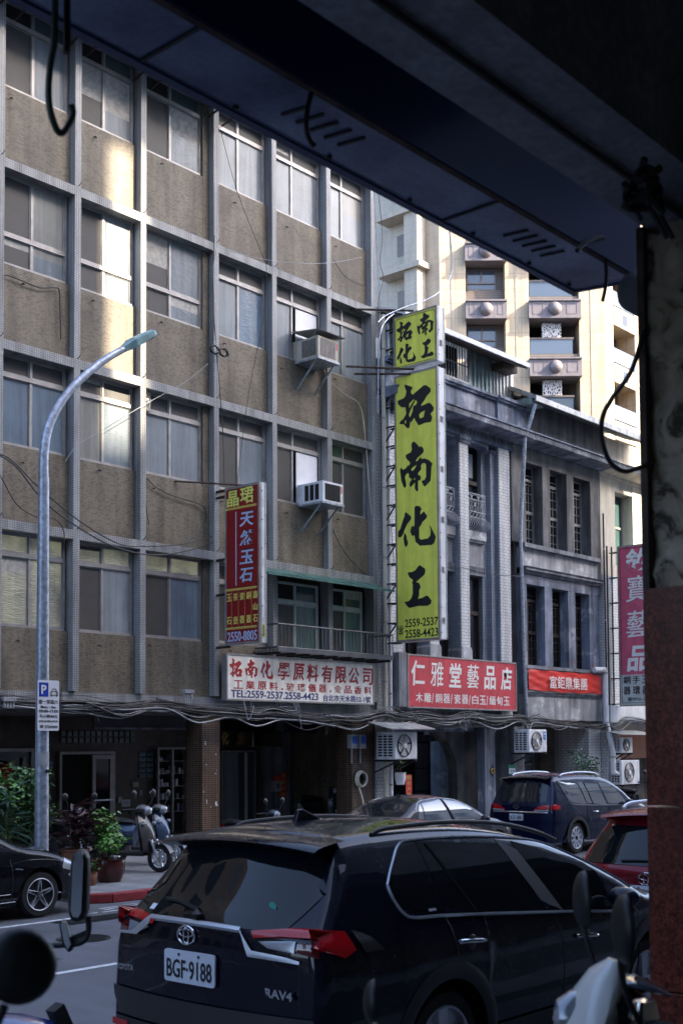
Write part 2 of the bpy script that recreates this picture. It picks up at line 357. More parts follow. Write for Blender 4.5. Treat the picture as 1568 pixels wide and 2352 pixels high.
# ================================================================ shop signs
# brush-drawn characters traced as outlines (centimetres on the yellow sign)
GL = {'tuo': [[(99,221),(111,213),(111,205),(99,195),(91,193),(56,210),(50,203),(51,198),(55,195),(55,190),(31,179),(32,186),(37,198),(34,208),(29,213),(9,216),(11,225),(18,232),(26,236),(33,236),(36,252),(33,257),(26,265),(17,269),(14,275),(28,278),(35,287),(42,291),(46,287),(48,274),(51,278),(57,270),(61,268),(63,274),(68,281),(74,289),(92,286),(111,287),(115,277),(110,267),(118,261),(120,254),(111,242),(105,239),(81,243),(84,237),(90,232)],[(59,221),(45,230),(45,242),(52,233),(61,224)],[(65,224),(70,230),(68,234),(65,238),(59,237),(57,242),(56,250),(47,265),(44,257),(50,245),(60,231)],[(94,255),(79,259),(75,264),(77,271),(80,273),(89,271)],[(35,267),(30,273),(31,276),(35,277)]],
      'nan': [[(59,326),(66,332),(76,343),(80,341),(85,345),(89,353),(86,358),(78,363),(69,368),(64,374),(65,377),(73,373),(77,368),(83,373),(91,373),(104,379),(114,389),(111,397),(108,430),(90,442),(87,439),(81,427),(91,425),(95,418),(95,389),(91,384),(83,384),(79,389),(80,398),(71,405),(70,410),(76,412),(79,418),(78,423),(70,425),(70,449),(66,450),(60,442),(61,427),(47,437),(44,433),(44,427),(52,417),(47,416),(42,410),(43,405),(39,400),(32,405),(30,411),(34,429),(31,436),(26,434),(19,418),(15,389),(18,384),(25,391),(35,387),(38,382),(41,384),(46,379),(46,375),(36,366),(32,357),(37,354),(49,351),(52,345),(51,333),(53,328)],[(67,385),(62,386),(53,390),(49,394),(52,398),(59,395)],[(61,415),(56,419),(61,421)]],
      'hua': [[(29,497),(34,498),(48,510),(47,516),(35,527),(26,542),(23,549),(16,556),(10,557),(7,553),(7,542),(14,536),(23,515),(28,505)],[(27,546),(33,555),(34,564),(37,570),(37,576),(32,582),(29,581),(25,571),(24,561)],[(59,488),(63,485),(75,488),(80,495),(76,501),(76,509),(87,502),(97,514),(93,520),(82,527),(78,534),(72,539),(72,565),(77,570),(99,569),(106,562),(107,550),(104,538),(107,541),(122,568),(117,582),(110,586),(74,584),(61,573),(58,557),(50,557),(45,547),(47,539),(51,531),(54,536),(58,532)]],
      'gong': [[(73,631),(76,633),(88,641),(90,648),(86,656),(73,664),(61,671),(71,675),(75,685),(70,693),(70,704),(66,713),(82,711),(91,707),(98,709),(107,720),(106,727),(96,732),(66,730),(41,733),(34,729),(28,721),(24,717),(38,716),(46,710),(51,699),(51,676),(49,671),(53,666),(41,658),(36,648),(38,645),(49,646),(60,642),(68,634)]]}
def brush(k, name, m, parent, o, xd, w, h): return glyph(GL[k], name, m, parent, o, xd, w, h)
M['signy'] = plain('yellow_green_acrylic', (.84, .84, .13), .35, var=.07, stain=.1)
M['signr'] = plain('maroon_acrylic', (.25, .008, .012), .35, var=.08)
M['signred'] = plain('faded_red_board', (.55, .05, .065), .5, var=.15, stain=.12)
M['signw'] = plain('off_white_board', (.92, .90, .83), .5, var=.08, stain=.18)
M['signp'] = plain('pink_board', (.58, .10, .17), .6, var=.15)  # even pinkish red with slight random tone
M['signg'] = plain('grey_green_board', (.5, .55, .53), .6, var=.12)
def hanging(name, label, x0, x1, yi, yo, z0, z1, face, depth=.03):
    """a light box standing out from the front: casing, face, rim, louvres"""
    t = thing(name, label, 'sign', (x0, yi, z0))
    MB().box(x0+.012, x1, yo, yi, z0, z1).build('casing', M['white'], t, bevel=.008)
    m = MB(); q = .045
    m.box(x0-.006, x0+.03, yo-.006, yo+q, z0-.006, z1+.006); m.box(x0-.006, x0+.03, yi-q, yi+.006, z0-.006, z1+.006)
    m.box(x0-.005, x0+.03, yo+q, yi-q, z0-.006, z0+q); m.box(x0-.005, x0+.03, yo+q, yi-q, z1-q, z1+.006)
    m.build('rim', M['alu'], t)
    MB().box(x0-.001, x0+.015, yo+q, yi-q, z0+q, z1-q).build('face', face, t)
    m = MB(); z = z0+.4; n = 0
    e = MB(); e.box(x0+.03, x0+.05, yo-.012, yo+.002, z0, z1); e.box(x1-.05, x1-.025, yo-.012, yo+.002, z0, z1); e.build('edge_trim', M['alu'], t)
    while z < z1-.3 and n < 6:
        for j in range(5): m.bar((x0+.1, yo-.006, z+j*.03), (x1-.11, yo-.006, z+j*.03-.012), .02, .007)
        z += 1.22; n += 1
    m.build('louvre', M['alu'], t)
    sc = MB(); z = z0+.15
    while z < z1: sc.box(x0+.06, x0+.075, yo-.016, yo, z, z+.02); sc.box(x1-.04, x1-.025, yo-.016, yo, z+.1, z+.12); z += .6
    sc.build('rivets', M['blackm'], t)
    return t
# big yellow sign
t = hanging('hanging_sign', 'tall yellow-green hanging sign with four black brush characters one above another', 23.638, 23.96, 18.87, 17.55, 4.76, 11.36, M['signy'])
xx = 23.634
for k, a, b, c, d in (('tuo', 9, 120, 179, 291), ('nan', 15, 114, 326, 450), ('hua', 7, 122, 485, 586), ('gong', 24, 107, 631, 733)):
    brush(k, 'character', M['inkb'], t, (xx, 18.86-a/100, 12.9-d/100), YF, (b-a)/100, (d-c)/100)
text('2559-2537', 'phone_number', M['inkb'], t, (xx, 18.60, 5.10), YF, 1.0, .2, .012)
text('2558-4423', 'phone_number', M['inkb'], t, (xx, 18.60, 4.84), YF, 1.0, .2, .012)
text('☎', 'telephone_symbol', M['inkb'], t, (xx, 18.82, 4.94), YF, .18, .22, .0)
t = hanging('hanging_sign', 'smaller yellow-green light box with black characters in two columns, above the tall sign', 23.63, 23.95, 18.875, 17.54, 11.5, 12.85, M['signy'])
for k, a, b, c, d in (('tuo', .08, .58, 12.18, 12.71), ('nan', .72, 1.23, 12.18, 12.75), ('hua', .09, .68, 11.62, 12.11), ('gong', .82, 1.22, 11.63, 12.09)):
    brush(k, 'character', M['inkb'], t, (xx-.006, 18.86-a, c), YF, b-a, d-c)
m = MB(); a0, a1, c0, c1, r = 18.82, 17.59, 11.57, 12.77, .08
pts = [(a0-r, c0), (a1+r, c0), (a1+r*.3, c0+r*.3), (a1, c0+r), (a1, c1-r), (a1+r*.3, c1-r*.3), (a1+r, c1), (a0-r, c1), (a0-r*.3, c1-r*.3), (a0, c1-r), (a0, c0+r), (a0-r*.3, c0+r*.3)]
for p, q in zip(pts, pts[1:]+pts[:1]): m.bar((xx-.006, *p), (xx-.006, *q), .004, .013)
m.build('border_line', M['inkb'], t)
# steel frame that carries the yellow signs
t = thing('steel_lattice', 'black steel lattice frame holding the yellow signs off the party wall', 'bracket', (23.75, 19.1, 4.7))
for x, y in ((23.66, 19.28), (23.9, 19.28)): MB().box(x-.03, x+.03, y-.03, y+.03, 4.3, 12.7).build('upright', M['blackm'], t)
for i in range(17):
    z = 4.75+i*.49
    m = MB()
    for x in (23.68, 23.86): m.bar((x, 19.3, z), (x, 18.87, z), .035)
    m.build('rung', M['blackm'], t)
for i in range(8):
    z = 4.8+i*.98
    MB().bar((23.69, 19.28, z), (23.69, 18.88, z+.45), .03).build('brace', M['blackm'], t)
for z, x in ((12.93, 22.6), (11.47, 22.45), (11.35, 22.75)):
    MB().tube([(x, 19.42, z), (23.7, 18.3, z-.02)], .028, 8).build('tie_rod', M['rust'], t)
# red hanging sign
t = hanging('hanging_sign', 'narrow maroon hanging sign with yellow and pale blue lettering and a phone number ending 8805', 17.967, 18.17, 18.96, 17.93, 4.36, 7.70, M['signr'])
xx = 17.963
M['inkpb'] = base('pale_blue_lettering', (.42, .52, .72), .5)[0]
def shadowed(s, a, b, z0, z1, m, bold, sh=.025, shear=0.):
    text(s, 'character_shadow', M['inkb'], t, (xx+.002, 18.96-a-sh, z0+sh*.6), YF, b-a, z1-z0, bold, .001, shear=shear)
    text(s, 'character', m, t, (xx, 18.96-a, z0), YF, b-a, z1-z0, bold, .002, shear=shear)
shadowed('晶', .06, .42, 7.28, 7.62, M['inky'], .022); shadowed('珺', .46, .86, 7.30, 7.64, M['inky'], .018)
for s, z0, z1 in (('天', 6.82, 7.12), ('然', 6.42, 6.74), ('玉', 6.03, 6.32), ('石', 5.65, 5.94)): shadowed(s, .44, .85, z0, z1, M['inkpb'], .022, shear=.1)
m = MB().box(xx, xx+.008, 18.96-.345, 18.96-.32, 5.6, 7.16); m.build('divider', M['inkpb'], t)
for z in (7.235, 5.515, 4.70):
    m = MB(); y = 18.93
    while y > 18.0: m.ring((xx, y, z), .022, .006, 'x', 8, 4); m.ring((xx, y-.033, z+.004), .013, .005, 'x', 6, 4); y -= .062
    m.build('scroll_band', M['inky'], t)
m = MB()
for a in (.2, .4, .595, .79): m.box(xx, xx+.008, 18.96-a-.004, 18.96-a+.004, 4.73, 5.48)
m.build('column_lines', M['inkg'], t)
for i, (s1, s2) in enumerate((('玉', '石'), ('茶', '壺'), ('瓷', '器'), ('銅', '器'), ('壽', '石'))):
    a = .05+i*.196
    text(s1, 'character', M['inky'], t, (xx, 18.96-a, 5.28), YF, .14, .16, .006); text(s2, 'character', M['inky'], t, (xx, 18.96-a, 4.79), YF, .14, .16, .006)
text('山', 'character', M['inky'], t, (xx, 18.96-.835, 5.04), YF, .13, .15, .012)
text('2550-8805', 'phone_number', M['inkpb'], t, (xx, 18.89, 4.42), YF, .88, .21, .02)
MB().box(18.03, 18.09, 17.912, 17.92, 4.47, 4.75).build('maker_label', M['inky'], t)
m = MB().box(18.045, 18.055, 17.906, 17.913, 4.49, 4.73); m.box(18.068, 18.076, 17.906, 17.913, 4.49, 4.73); m.build('maker_lettering', M['inkb'], t)
for z in (4.33, 5.45, 6.2, 7.55, 7.68): MB().bar((18.05, 19.45, z), (18.05, 18.9, z), .05).build('bracket_arm', M['blackm'], t)
MB().tube([(17.0, 19.46, 7.78), (18.05, 18.5, 7.72)], .022, 6).build('tie_rod', M['rust'], t)
# white board over the shop
def board(name, label, x0, x1, y0, z0, z1, face, th=.14):
    t = thing(name, label, 'sign', (x0, y0, z0))
    MB().box(x0+.02, x1-.02, y0+.006, y0+th, z0+.02, z1-.02).build('face', face, t)
    m = MB(); q = .035
    m.box(x0, x1, y0-.01, y0+th+.01, z0, z0+q); m.box(x0, x1, y0-.01, y0+th+.01, z1-q, z1)
    m.box(x0, x0+q, y0-.009, y0+th+.01, z0+q, z1-q); m.box(x1-q, x1, y0-.009, y0+th+.01, z0+q, z1-q)
    m.build('rim', M['alu'], t); return t
t = board('shop_sign', 'off-white shop board with red and navy Chinese lettering under the balcony', 18.15, 23.06, 19.12, 3.21, 4.22, M['signw'])
y = 19.123; xs = [18.24, 18.71, 19.19, 19.72, 20.21, 20.67, 21.17, 21.65, 22.13, 22.65]
for i, s in enumerate('拓南化學原料有限公司'):
    z0 = 3.71-i*.002
    if i < 3: brush(('tuo', 'nan', 'hua')[i], 'character', M['inkr'], t, (xs[i], y, z0), XF, .385, .41)
    else: text(s, 'character', M['inkr'], t, (xs[i], y, z0), XF, .385, .40, .02 if s not in '學' else .013, shear=.08)
x = 18.37
for s in '工業原料.玻璃儀器.食品香料':
    if s == '.': MB().box(x+.02, x+.07, y-.003, y+.003, 3.48, 3.52).build('character', M['inkr'], t); x += .17; continue
    text(s, 'character', M['inkr'], t, (x, y, 3.465), XF, .27, .185, .012); x += .362
text('TEL:2559-2537.2558-4423', 'phone_number', M['inkn'], t, (18.29, y, 3.275), XF, 2.76, .165, .018)
text('台北市天水路52-1號', 'address', M['inkn'], t, (21.22, y, 3.262), XF, 1.71, .155, .012)
# red board
t = board('shop_sign', 'wide faded red shop board with six large white characters over the arched doorway', 24.33, 29.26, 19.08, 3.17, 4.53, M['signred'])
y = 19.083
for i, s in enumerate('仁雅堂藝品店'): text(s, 'character', M['inkw'], t, (24.48+i*.80, y, 3.74), XF, .56, .64, .004 if s in '藝雅' else .020, shear=.08)
xs = 24.66
for s in '木雕/銅器/瓷器/白玉/緬甸玉':
    if s == '/': text(s, 'stroke', M['inkw'], t, (xs-.02, y, 3.3), XF, .07, .26, .01); xs += .125; continue
    text(s, 'character', M['inkw'], t, (xs, y, 3.32), XF, .29, .245, .010); xs += .345
MB().box(24.0, 24.33, 19.09, 19.3, 3.2, 4.55).build('side_case', M['conc'], t)
# red banner
t = thing('banner', 'creased shiny red cloth banner with five white characters on the grey balcony front', 'banner', (32, 19.1, 3.8))
rows = []; rr = random.Random(2)
for j in range(13):
    row = []
    for i in range(61):
        fx, fz = i/60, j/12; x = 30.02+fx*4.1; sag = .05*math.sin(math.pi*fx)
        d = .010*math.sin(fx*38+fz*5)*(.3+fz*.4)+.008*math.sin((fx*1.3-fz)*16)+.006*math.sin((fx+fz*.8)*27)
        row.append((x, 19.16+d, 4.385-.585*fz-sag*(fz)*.4+.012*math.sin(fx*25)))
    rows.append(row)
mr = plain('red_banner_cloth', (.62, .035, .025), .42, var=.12)
MB().grid(rows).build('cloth', mr, t, smooth=True)
text('富鉅鼎集團', 'lettering', M['inkw'], t, (31.05, 19.10, 3.87), XF, 2.12, .37, .004)
# pink sign at the right
t = hanging('hanging_sign', 'pink hanging sign with pale brush characters, cut off by the granite pillar', 34.96, 35.16, 18.97, 17.75, 3.42, 8.47, M['signp'])
xx = 34.955
MB().box(xx-.002, xx+.01, 17.8, 18.92, 3.465, 4.40).build('lower_panel', M['signg'], t)
for s, z0, z1 in (('釹', 7.6, 8.35), ('寶', 6.68, 7.5), ('藝', 5.55, 6.4), ('品', 4.5, 5.3)): text(s, 'character', M['inkw'], t, (xx-.003, 18.7, z0), YF, .82, z1-z0, .004 if s in '寶藝' else .026, shear=.1)
for i, s in enumerate('銅手玉'): text(s, 'character', M['inkb'], t, (xx-.006, 18.83-i*.32, 4.12), YF, .25, .24, .016)
for i, s in enumerate('器環器'): text(s, 'character', M['inkb'], t, (xx-.006, 18.83-i*.32, 3.78), YF, .25, .25, .016)
text('☎0926-18', 'phone_number', M['inkb'], t, (xx-.006, 18.70, 3.57), YF, .66, .13, .01)
m = MB()
for a, b in (((18.88, 3.52), (18.88, 8.38)), ((18.88, 8.38), (17.85, 8.38)), ((18.88, 3.52), (17.85, 3.52))): m.bar((xx-.006, *a), (xx-.006, *b), .003, .012)
m.build('border_line', M['inkb'], t)
t = thing('steel_lattice', 'thin black steel frame fixing the pink sign to the white brick pier', 'bracket', (35, 19.2, 3.4))
for x in (34.75, 35.05): MB().box(x-.02, x+.02, 19.2, 19.24, 2.6, 8.5).build('upright', M['blackm'], t)
for i in range(7):
    z = 3.5+i*.8; m = MB()
    for x in (34.98, 35.1): m.bar((x, 19.28, z), (x, 18.95, z), .03)
    m.build('rung', M['blackm'], t)
# ================================================================ old white-brick house with columns
B2 = thing('row_house', 'old grey row house with white glazed brick columns, wrought-iron balconies and an arched doorway', 'building', (26.7, 19.3, 0))
WY = 19.72
m = MB()
m.box(23.46, 29.94, 20.0, 20.25, 2.6, 12.0); m.box(23.46, 23.5, 20.25, 31, 0, 12); m.box(29.9, 29.94, 20.25, 31, 0, 12)
m.build('wall', M['concb'], B2)
MB().box(23.46, 23.95, YF0+.06, 20.0, 0, 11.0).build('end_pier', M['wbrick'], B2)
def brickcol(x0, x1, zb, zt, fr=.0):
    MB().box(x0, x1, YF0+fr, YF0+.03+fr, zb, zt).build('column_face', M['wbrick'], B2)
    MB().box(x0-.02, x1+.02, YF0+.03+fr, 20.0, zb, zt).build('column_shaft', M['gbrick'], B2)
for x0, x1 in ((25.58, 25.97), (26.97, 27.36)):
    brickcol(x0, x1, 4.85, 10.42)
    MB().prism([(x0-.05, 4.5), (x1+.05, 4.5), (x1+.05, 4.78), (x1, 4.86), (x0, 4.86), (x0-.05, 4.78)], 'y', YF0-.03, 20.0).build('column_base', M['concl'], B2)
    m = MB(); m.box(x0-.05, x1+.05, YF0-.04, 20.0, 10.42, 10.5); m.box(x0-.09, x1+.09, YF0-.07, 20.0, 10.5, 10.6); m.build('capital', M['concb'], B2)
brickcol(28.85, 29.38, 2.9, 10.6); brickcol(23.98, 24.45, 4.5, 10.6)
for a, b, d in ((28.4, 28.62, .3), (28.62, 28.83, .14), (24.47, 24.68, .14), (24.68, 24.9, .3)):
    MB().box(a, b, YF0+d, 20.0, 4.5, 10.42).build('stepped_reveal', M['gbrick'], B2)
    MB().box(a-.03, b+.03, YF0+d-.04, 20.0, 10.42, 10.5).build('capital', M['concb'], B2)
opens = [(24.9, 25.56), (25.99, 26.95), (27.38, 28.4)]
for x0, x1 in opens:
    f = MB(); f.box(x0, x1, YF0+.14, 20.0, 7.88, 8.12); f.box(x0, x1, YF0+.18, 20.0, 7.82, 7.88); f.build('sill_block', M['concl'], B2)
    MB().box(x0, x1, YF0+.26, 20.0, 7.14, 7.82).build('panel', M['concl'], B2)
    m = MB(); m.box(x0, x1, YF0+.2, 20.0, 6.9, 7.0); x = x0+.01
    while x < x1-.06: m.box(x, x+.05, YF0+.17, 19.6, 7.0, 7.14); x += .085
    m.box(x0, x1, YF0+.2, 20.0, 7.12, 7.15); m.build('fluted_lintel', M['conc'], B2)
    # shallow arch with rounded corners over the second-floor opening
    pl = [(x0, 10.6), (x1, 10.6), (x1, 10.36)]; 
    for k in range(7): a = math.pi/2*k/6; pl.append((x1-.16+.16*math.cos(a), 10.36+.16*math.sin(a)))
    for k in range(7): a = math.pi/2+math.pi/2*k/6; pl.append((x0+.16+.16*math.cos(a), 10.36+.16*math.sin(a)))
    pl.append((x0, 10.36)); MB().prism(pl, 'y', YF0+.05, 19.7).build('arch_head', M['concb'], B2)
    for z0, z1 in ((8.12, 10.55), (4.5, 6.9)):
        f = MB(); t = .06; zt = z0+(z1-z0)*.58
        f.box(x0, x0+t, WY, WY+.08, z0, z1); f.box(x1-t, x1, WY, WY+.08, z0, z1); f.box(x0+t, x1-t, WY, WY+.08, z1-t, z1); f.box(x0+t, x1-t, WY, WY+.08, z0, z0+t)
        f.box(x0+t, x1-t, WY-.03, WY+.08, zt-.06, zt+.05); f.box((x0+x1)/2-.03, (x0+x1)/2+.03, WY+.01, WY+.08, z0+t, z1-t)
        w = f.build('window', M['dklog'], B2)
        MB().box(x0+t, x1-t, WY+.05, WY+.07, z0+t, z1-t).build('pane', M['glassd'], w)
        if z0 > 8: MB().box(x0+.2, x1-.2, WY+.03, WY+.045, zt+.15, z1-.2).build('blind', M['pane'], w)
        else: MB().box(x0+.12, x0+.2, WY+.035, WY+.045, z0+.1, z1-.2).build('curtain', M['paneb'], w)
# wrought-iron balcony fronts
def balcony_rail(x0, x1):
    m = MB(); y = YF0+.16; z0, z1 = 8.16, 9.16; r = .011
    for z in (z1, z1-.16, 8.5, 8.66): m.tube([(x0, y, z), (x1, y, z)], r, 6)
    n = 9
    for i in range(n+1):
        x = x0+(x1-x0)*i/n
        m.tube(spline([(x, y, 8.5), (x, y-.12, 8.38), (x, y-.16, 8.25), (x, y-.05, 8.17), (x, y+.06, 8.15)], 4), r, 5)
    for i in range(4):
        x = x0+(x1-x0)*i/3; m.tube([(x, y, 8.66), (x, y, z1)], r, 5)
    for i in range(3):
        xa = x0+(x1-x0)*i/3; xb = x0+(x1-x0)*(i+1)/3; c = (xa+xb)/2; h = (xb-xa)/2
        m.tube([(c-h*math.cos(k*math.pi/10), y, z1-.16+.13*math.sin(k*math.pi/10)) for k in range(11)], r*.8, 5)
        for sx in (-1, 1):
            m.tube(spline([(c+sx*h*.3, y, 8.66), (c+sx*h*.55, y, 8.78), (c+sx*h*.15, y, 8.86), (c+sx*h*.5, y, 8.94), (c+sx*h*.1, y, 9.0)], 4), r*.8, 5)
            m.tube([(c-sx*h, y, 8.5), (c, y, 8.66)], r*.7, 5); m.tube([(c-sx*h, y, 8.66), (c, y, 8.5)], r*.7, 5)
        m.ring((c, y, 8.86), .035, r*.7, 'y', 10, 5); m.tube([(c, y, 8.66), (c, y, 8.98)], r*.8, 5)
    m.build('balcony_rail', M['ironw'], B2)
for x0, x1 in opens: balcony_rail(x0+.03, x1-.03)
# entablature: frieze with key pattern, cornice with dentils, parapet
MB().box(23.6, 29.6, YF0-.02, 20.0, 10.6, 10.96).build('frieze', M['concb'], B2)
m = MB(); x = 23.7
while x < 29.5:
    z = 10.70; u = .028
    for (a, b, c, d) in ((0, 7, 0, 1), (0, 1, 1, 6), (1, 6, 5, 6), (5, 6, 2, 5), (2, 5, 2, 3), (2, 3, 3, 4)): m.box(x+a*u, x+b*u, YF0-.034, YF0-.019, z+c*u, z+d*u)
    x += 7*u
m.build('key_pattern', M['concd'], B2)
def cornice(x0, x1, parent, mt, zo=0.):
    m = MB(); z = zo
    m.prism([(YF0-.02, 10.86+z), (YF0-.02, 11.2+z), (18.72, 11.14+z), (18.72, 11.10+z), (18.78, 11.09+z), (18.78, 10.94+z), (18.83, 10.93+z), (19.1, 10.9+z)], 'x', x0, x1)
    m.build('cornice', mt, parent)
    m = MB(); x = x0+.02
    while x < x1-.05: m.cyl((x+.03, 18.775, 10.945+z), (x+.03, 18.775, 11.085+z), .027, n=6); x += .072
    m.build('dentil_band', M['concl'], parent)
cornice(23.6, 29.93, B2, M['concb'])
MB().box(23.6, 29.9, 19.12, 19.6, 11.14, 11.78).build('parapet', M['concb'], B2)
m = MB(); m.box(28.45, 29.9, 19.04, 19.6, 11.16, 11.80); m.build('parapet_block', M['concb'], B2)
m = MB()
for x0, x1, y in ((23.6, 28.42, 19.05), (28.40, 29.95, 18.97)):
    m.box(x0, x1, y, 19.62, 11.80, 11.86); m.box(x0, x1, y-.05, 19.62, 11.86, 11.94)
m.build('parapet_coping', M['concb'], B2)
# corrugated roof shed
RS = thing('roof_shed', 'green and grey corrugated metal shed with a barred window on top of the columned house', 'shed', (27, 19.4, 11.9))
def corr(x0, x1, y0, z0, z1, amp=.035, p=.19, sl=.0):
    rows = [[], []]; x = x0; k = 0
    while x < x1:
        for dx, dy in ((0, 0), (.06, 0), (.085, -amp), (.155, -amp)):
            if x+dx <= x1: 
                rows[0].append((x+dx, y0+dy, z0)); rows[1].append((x+dx, y0+dy, z1-sl*(x+dx-x0)))
        x += p
    return MB().grid(rows)
M['corrg'] = plain('pale_green_corrugated', (.30, .38, .36), .45, .3, var=.25, stain=.35)
M['corrw'] = plain('grey_corrugated', (.52, .52, .50), .4, .3, var=.15, stain=.3)
corr(23.8, 26.2, 19.43, 11.94, 13.2).build('corrugated_wall', M['corrg'], RS); corr(26.2, 27.55, 19.43, 11.94, 12.16).build('corrugated_wall', M['corrg'], RS)
corr(27.55, 28.82, 19.42, 11.94, 13.15).build('corrugated_wall', M['corrg'], RS); corr(28.82, 29.6, 19.41, 11.94, 13.12, .04, .17).build('corrugated_wall', M['corrw'], RS)
MB().box(29.6, 29.74, 19.36, 22, 11.94, 13.1).build('corner_trim', M['white'], RS)
MB().box(26.2, 27.55, 19.75, 19.8, 12.1, 13.2).build('window_recess', M['dark'], RS)
m = MB(); x = 26.22
while x < 27.56: m.box(x, x+.022, 19.36, 19.38, 12.16, 13.14); x += .125
m.box(26.2, 27.57, 19.355, 19.385, 12.58, 12.61); m.box(26.2, 27.57, 19.35, 19.42, 12.12, 12.17); m.box(27.53, 27.58, 19.35, 19.42, 12.17, 13.14)
m.build('window_bars', M['alu'], RS)
m = MB(); m.prism([(18.55, 12.84), (18.55, 12.97), (19.3, 13.25), (22, 13.9), (22, 13.84), (19.3, 13.2), (18.6, 12.9), (18.6, 12.84)], 'x', 23.7, 29.35); m.build('roof', M['white'], RS)
m = MB(); m.prism([(18.6, 12.80), (19.5, 13.16), (19.5, 13.2), (18.6, 12.86)], 'x', 23.8, 29.3); m.build('soffit', M['rust'], RS)
MB().box(28.7, 29.4, 19.0, 19.4, 12.78, 12.98).build('eave_beam', M['rust'], RS)
# ground floor of the columned house: arch wall, doors
m = MB(); pl = [(23.5, 0), (25.03, 0)]
for k in range(17):
    a = math.pi-math.pi*k/16; pl.append((26.52+1.49*math.cos(a), 1.45+1.22*math.sin(a)))
pl += [(28.01, 0), (29.3, 0), (29.3, 3.0), (23.5, 3.0)]
m.prism(pl, 'y', YF0+.95, YF0+1.25); m.build('arch_wall', M['concd'], B2)
MB().box(23.95, 29.38, YF0+.2, YF0+.45, 2.72, 3.12).build('lintel_beam', M['concd'], B2)
MB().box(28.35, 28.85, YF0+.25, YF0+.5, 0, 2.75).build('pilaster', M['concb'], B2)
MB().box(23.5, 29.6, 22.6, 22.8, 0, 3).build('inner_wall', M['concd'], B2)
MB().box(23.5, 29.6, 20.0, 22.6, 2.95, 3.05).build('arcade_ceiling', M['concd'], B2)
for x0, x1, pm in ((25.2, 25.85, 'panelb'), (25.9, 26.7, 'panelb'), (28.3, 29.1, 'panelb')):
    f = MB(); f.box(x0, x0+.06, 22.0, 22.06, .1, 2.35); f.box(x1-.06, x1, 22.0, 22.06, .1, 2.35); f.box(x0+.06, x1-.06, 22.0, 22.06, 2.29, 2.35); f.box(x0+.06, x1-.06, 22.0, 22.06, 1.55, 1.58); f.box(x0+.06, x1-.06, 22.0, 22.06, .9, .93)
    w = f.build('door_leaf', M['dklog'], B2); MB().box(x0+.06, x1-.06, 22.03, 22.05, .1, 2.29).build('pane', M['pane'], w)
MB().box(24.6, 29.4, 21.98, 22.12, 2.35, 2.55).build('door_head', M['conc'], B2)

# ================================================================ plain concrete house
B3 = thing('row_house', 'dark concrete row house with three narrow windows per floor above a red banner', 'building', (32, 19.3, 0))
W3 = 19.64
m = MB(); m.box(29.95, 34.5, 20.0, 20.25, 2.9, 12.3); m.box(34.46, 34.5, 20.25, 31, 0, 12); m.box(29.95, 34.5, 30.9, 31, 0, 12)
m.box(29.95, 30.0, YF0+.2, 20.0, 2.95, 11.0)
m.build('wall', M['concd'], B3)
for z0, z1, mt, xs, sill in ((8.05, 10.44, M['concd'], [(29.5, 30.24), (31.16, 31.57), (32.53, 32.94), (33.95, 34.5)], 7.93), (4.52, 6.88, M['concb'], [(30.0, 30.25), (31.22, 31.64), (32.56, 32.97), (33.81, 34.33)], 4.42)):
    for a, b in xs: MB().box(a, b, YF0+(.02 if z0 > 8 else .04), 20.0, z0, z1).build('pier', mt, B3)
    MB().box(30.0, 34.4, YF0-.08, 20.0, sill, z0).build('sill', M['conc'], B3)
    for i in range(3):
        x0, x1 = xs[i][1], xs[i+1][0]; t = .05
        fr = M['alu'] if z0 > 8 else M['dklog']; f = MB(); q = x1-.34        # narrow casement set behind a deep reveal
        f.box(x0, x0+t, W3, W3+.07, z0, z1); f.box(x1-t, x1, W3, W3+.07, z0, z1); f.box(x0+t, x1-t, W3, W3+.07, z1-t, z1); f.box(x0+t, x1-t, W3, W3+.07, z0, z0+t)
        zm = z0+(z1-z0)*.42; f.box(x0+t, x1-t, W3-.02, W3+.07, zm-.04, zm+.04); f.box(x0+t, x1-t, W3-.02, W3+.07, z1-.46, z1-.38)
        f.box((x0+x1)/2-.035, (x0+x1)/2+.035, W3-.01, W3+.07, z0+t, z1-.46)
        w = f.build('window', fr, B3)
        MB().box(x0+t, x1-t, W3+.045, W3+.06, z0+t, z1-t).build('pane', M['glassd'], w)
        g = MB()
        for k in range(1, 9):
            z = z0+(z1-z0)*k/9; g.box(x0+t, (x0+x1)/2-.035, W3+.02, W3+.04, z-.01, z+.01); g.box((x0+x1)/2+.035, x1-t, W3+.02, W3+.04, z-.01, z+.01)
        for fx in (.27, .73): xx = x0+(x1-x0)*fx; g.box(xx-.01, xx+.01, W3+.015, W3+.036, z0+t, z1-.46)
        g.build('glazing_bars', fr, w)
MB().box(29.5, 34.5, YF0+.03, 20.0, 10.44, 11.0).build('upper_band', M['concd'], B3)
MB().box(30.0, 34.42, YF0+.06, 20.0, 7.35, 7.93).build('spandrel_panel', M['concl'], B3)
m = MB(); m.prism([(YF0+.06, 7.15), (YF0-.02, 7.18), (YF0-.05, 7.24), (YF0-.12, 7.26), (YF0-.12, 7.33), (YF0-.16, 7.36), (YF0+.06, 7.39)], 'x', 30.0, 34.45); m.build('string_course', M['conc'], B3)
MB().box(30.0, 34.45, YF0+.03, 20.0, 6.88, 7.15).build('lintel', M['concb'], B3)
MB().box(30.0, 34.4, YF0-.04, 20.0, 3.78, 4.42).build('balcony_front', M['concb'], B3)
m = MB(); m.box(30.0, 34.4, YF0-.12, 19.6, 3.74, 3.785); m.box(30.0, 34.4, YF0-.08, 19.6, 3.68, 3.74); m.build('balcony_ledge', M['conc'], B3)
MB().box(30.0, 34.4, YF0-.02, 20.0, 2.95, 3.68).build('fascia', M['concl'], B3)
cornice(29.94, 34.6, B3, M['concb'])
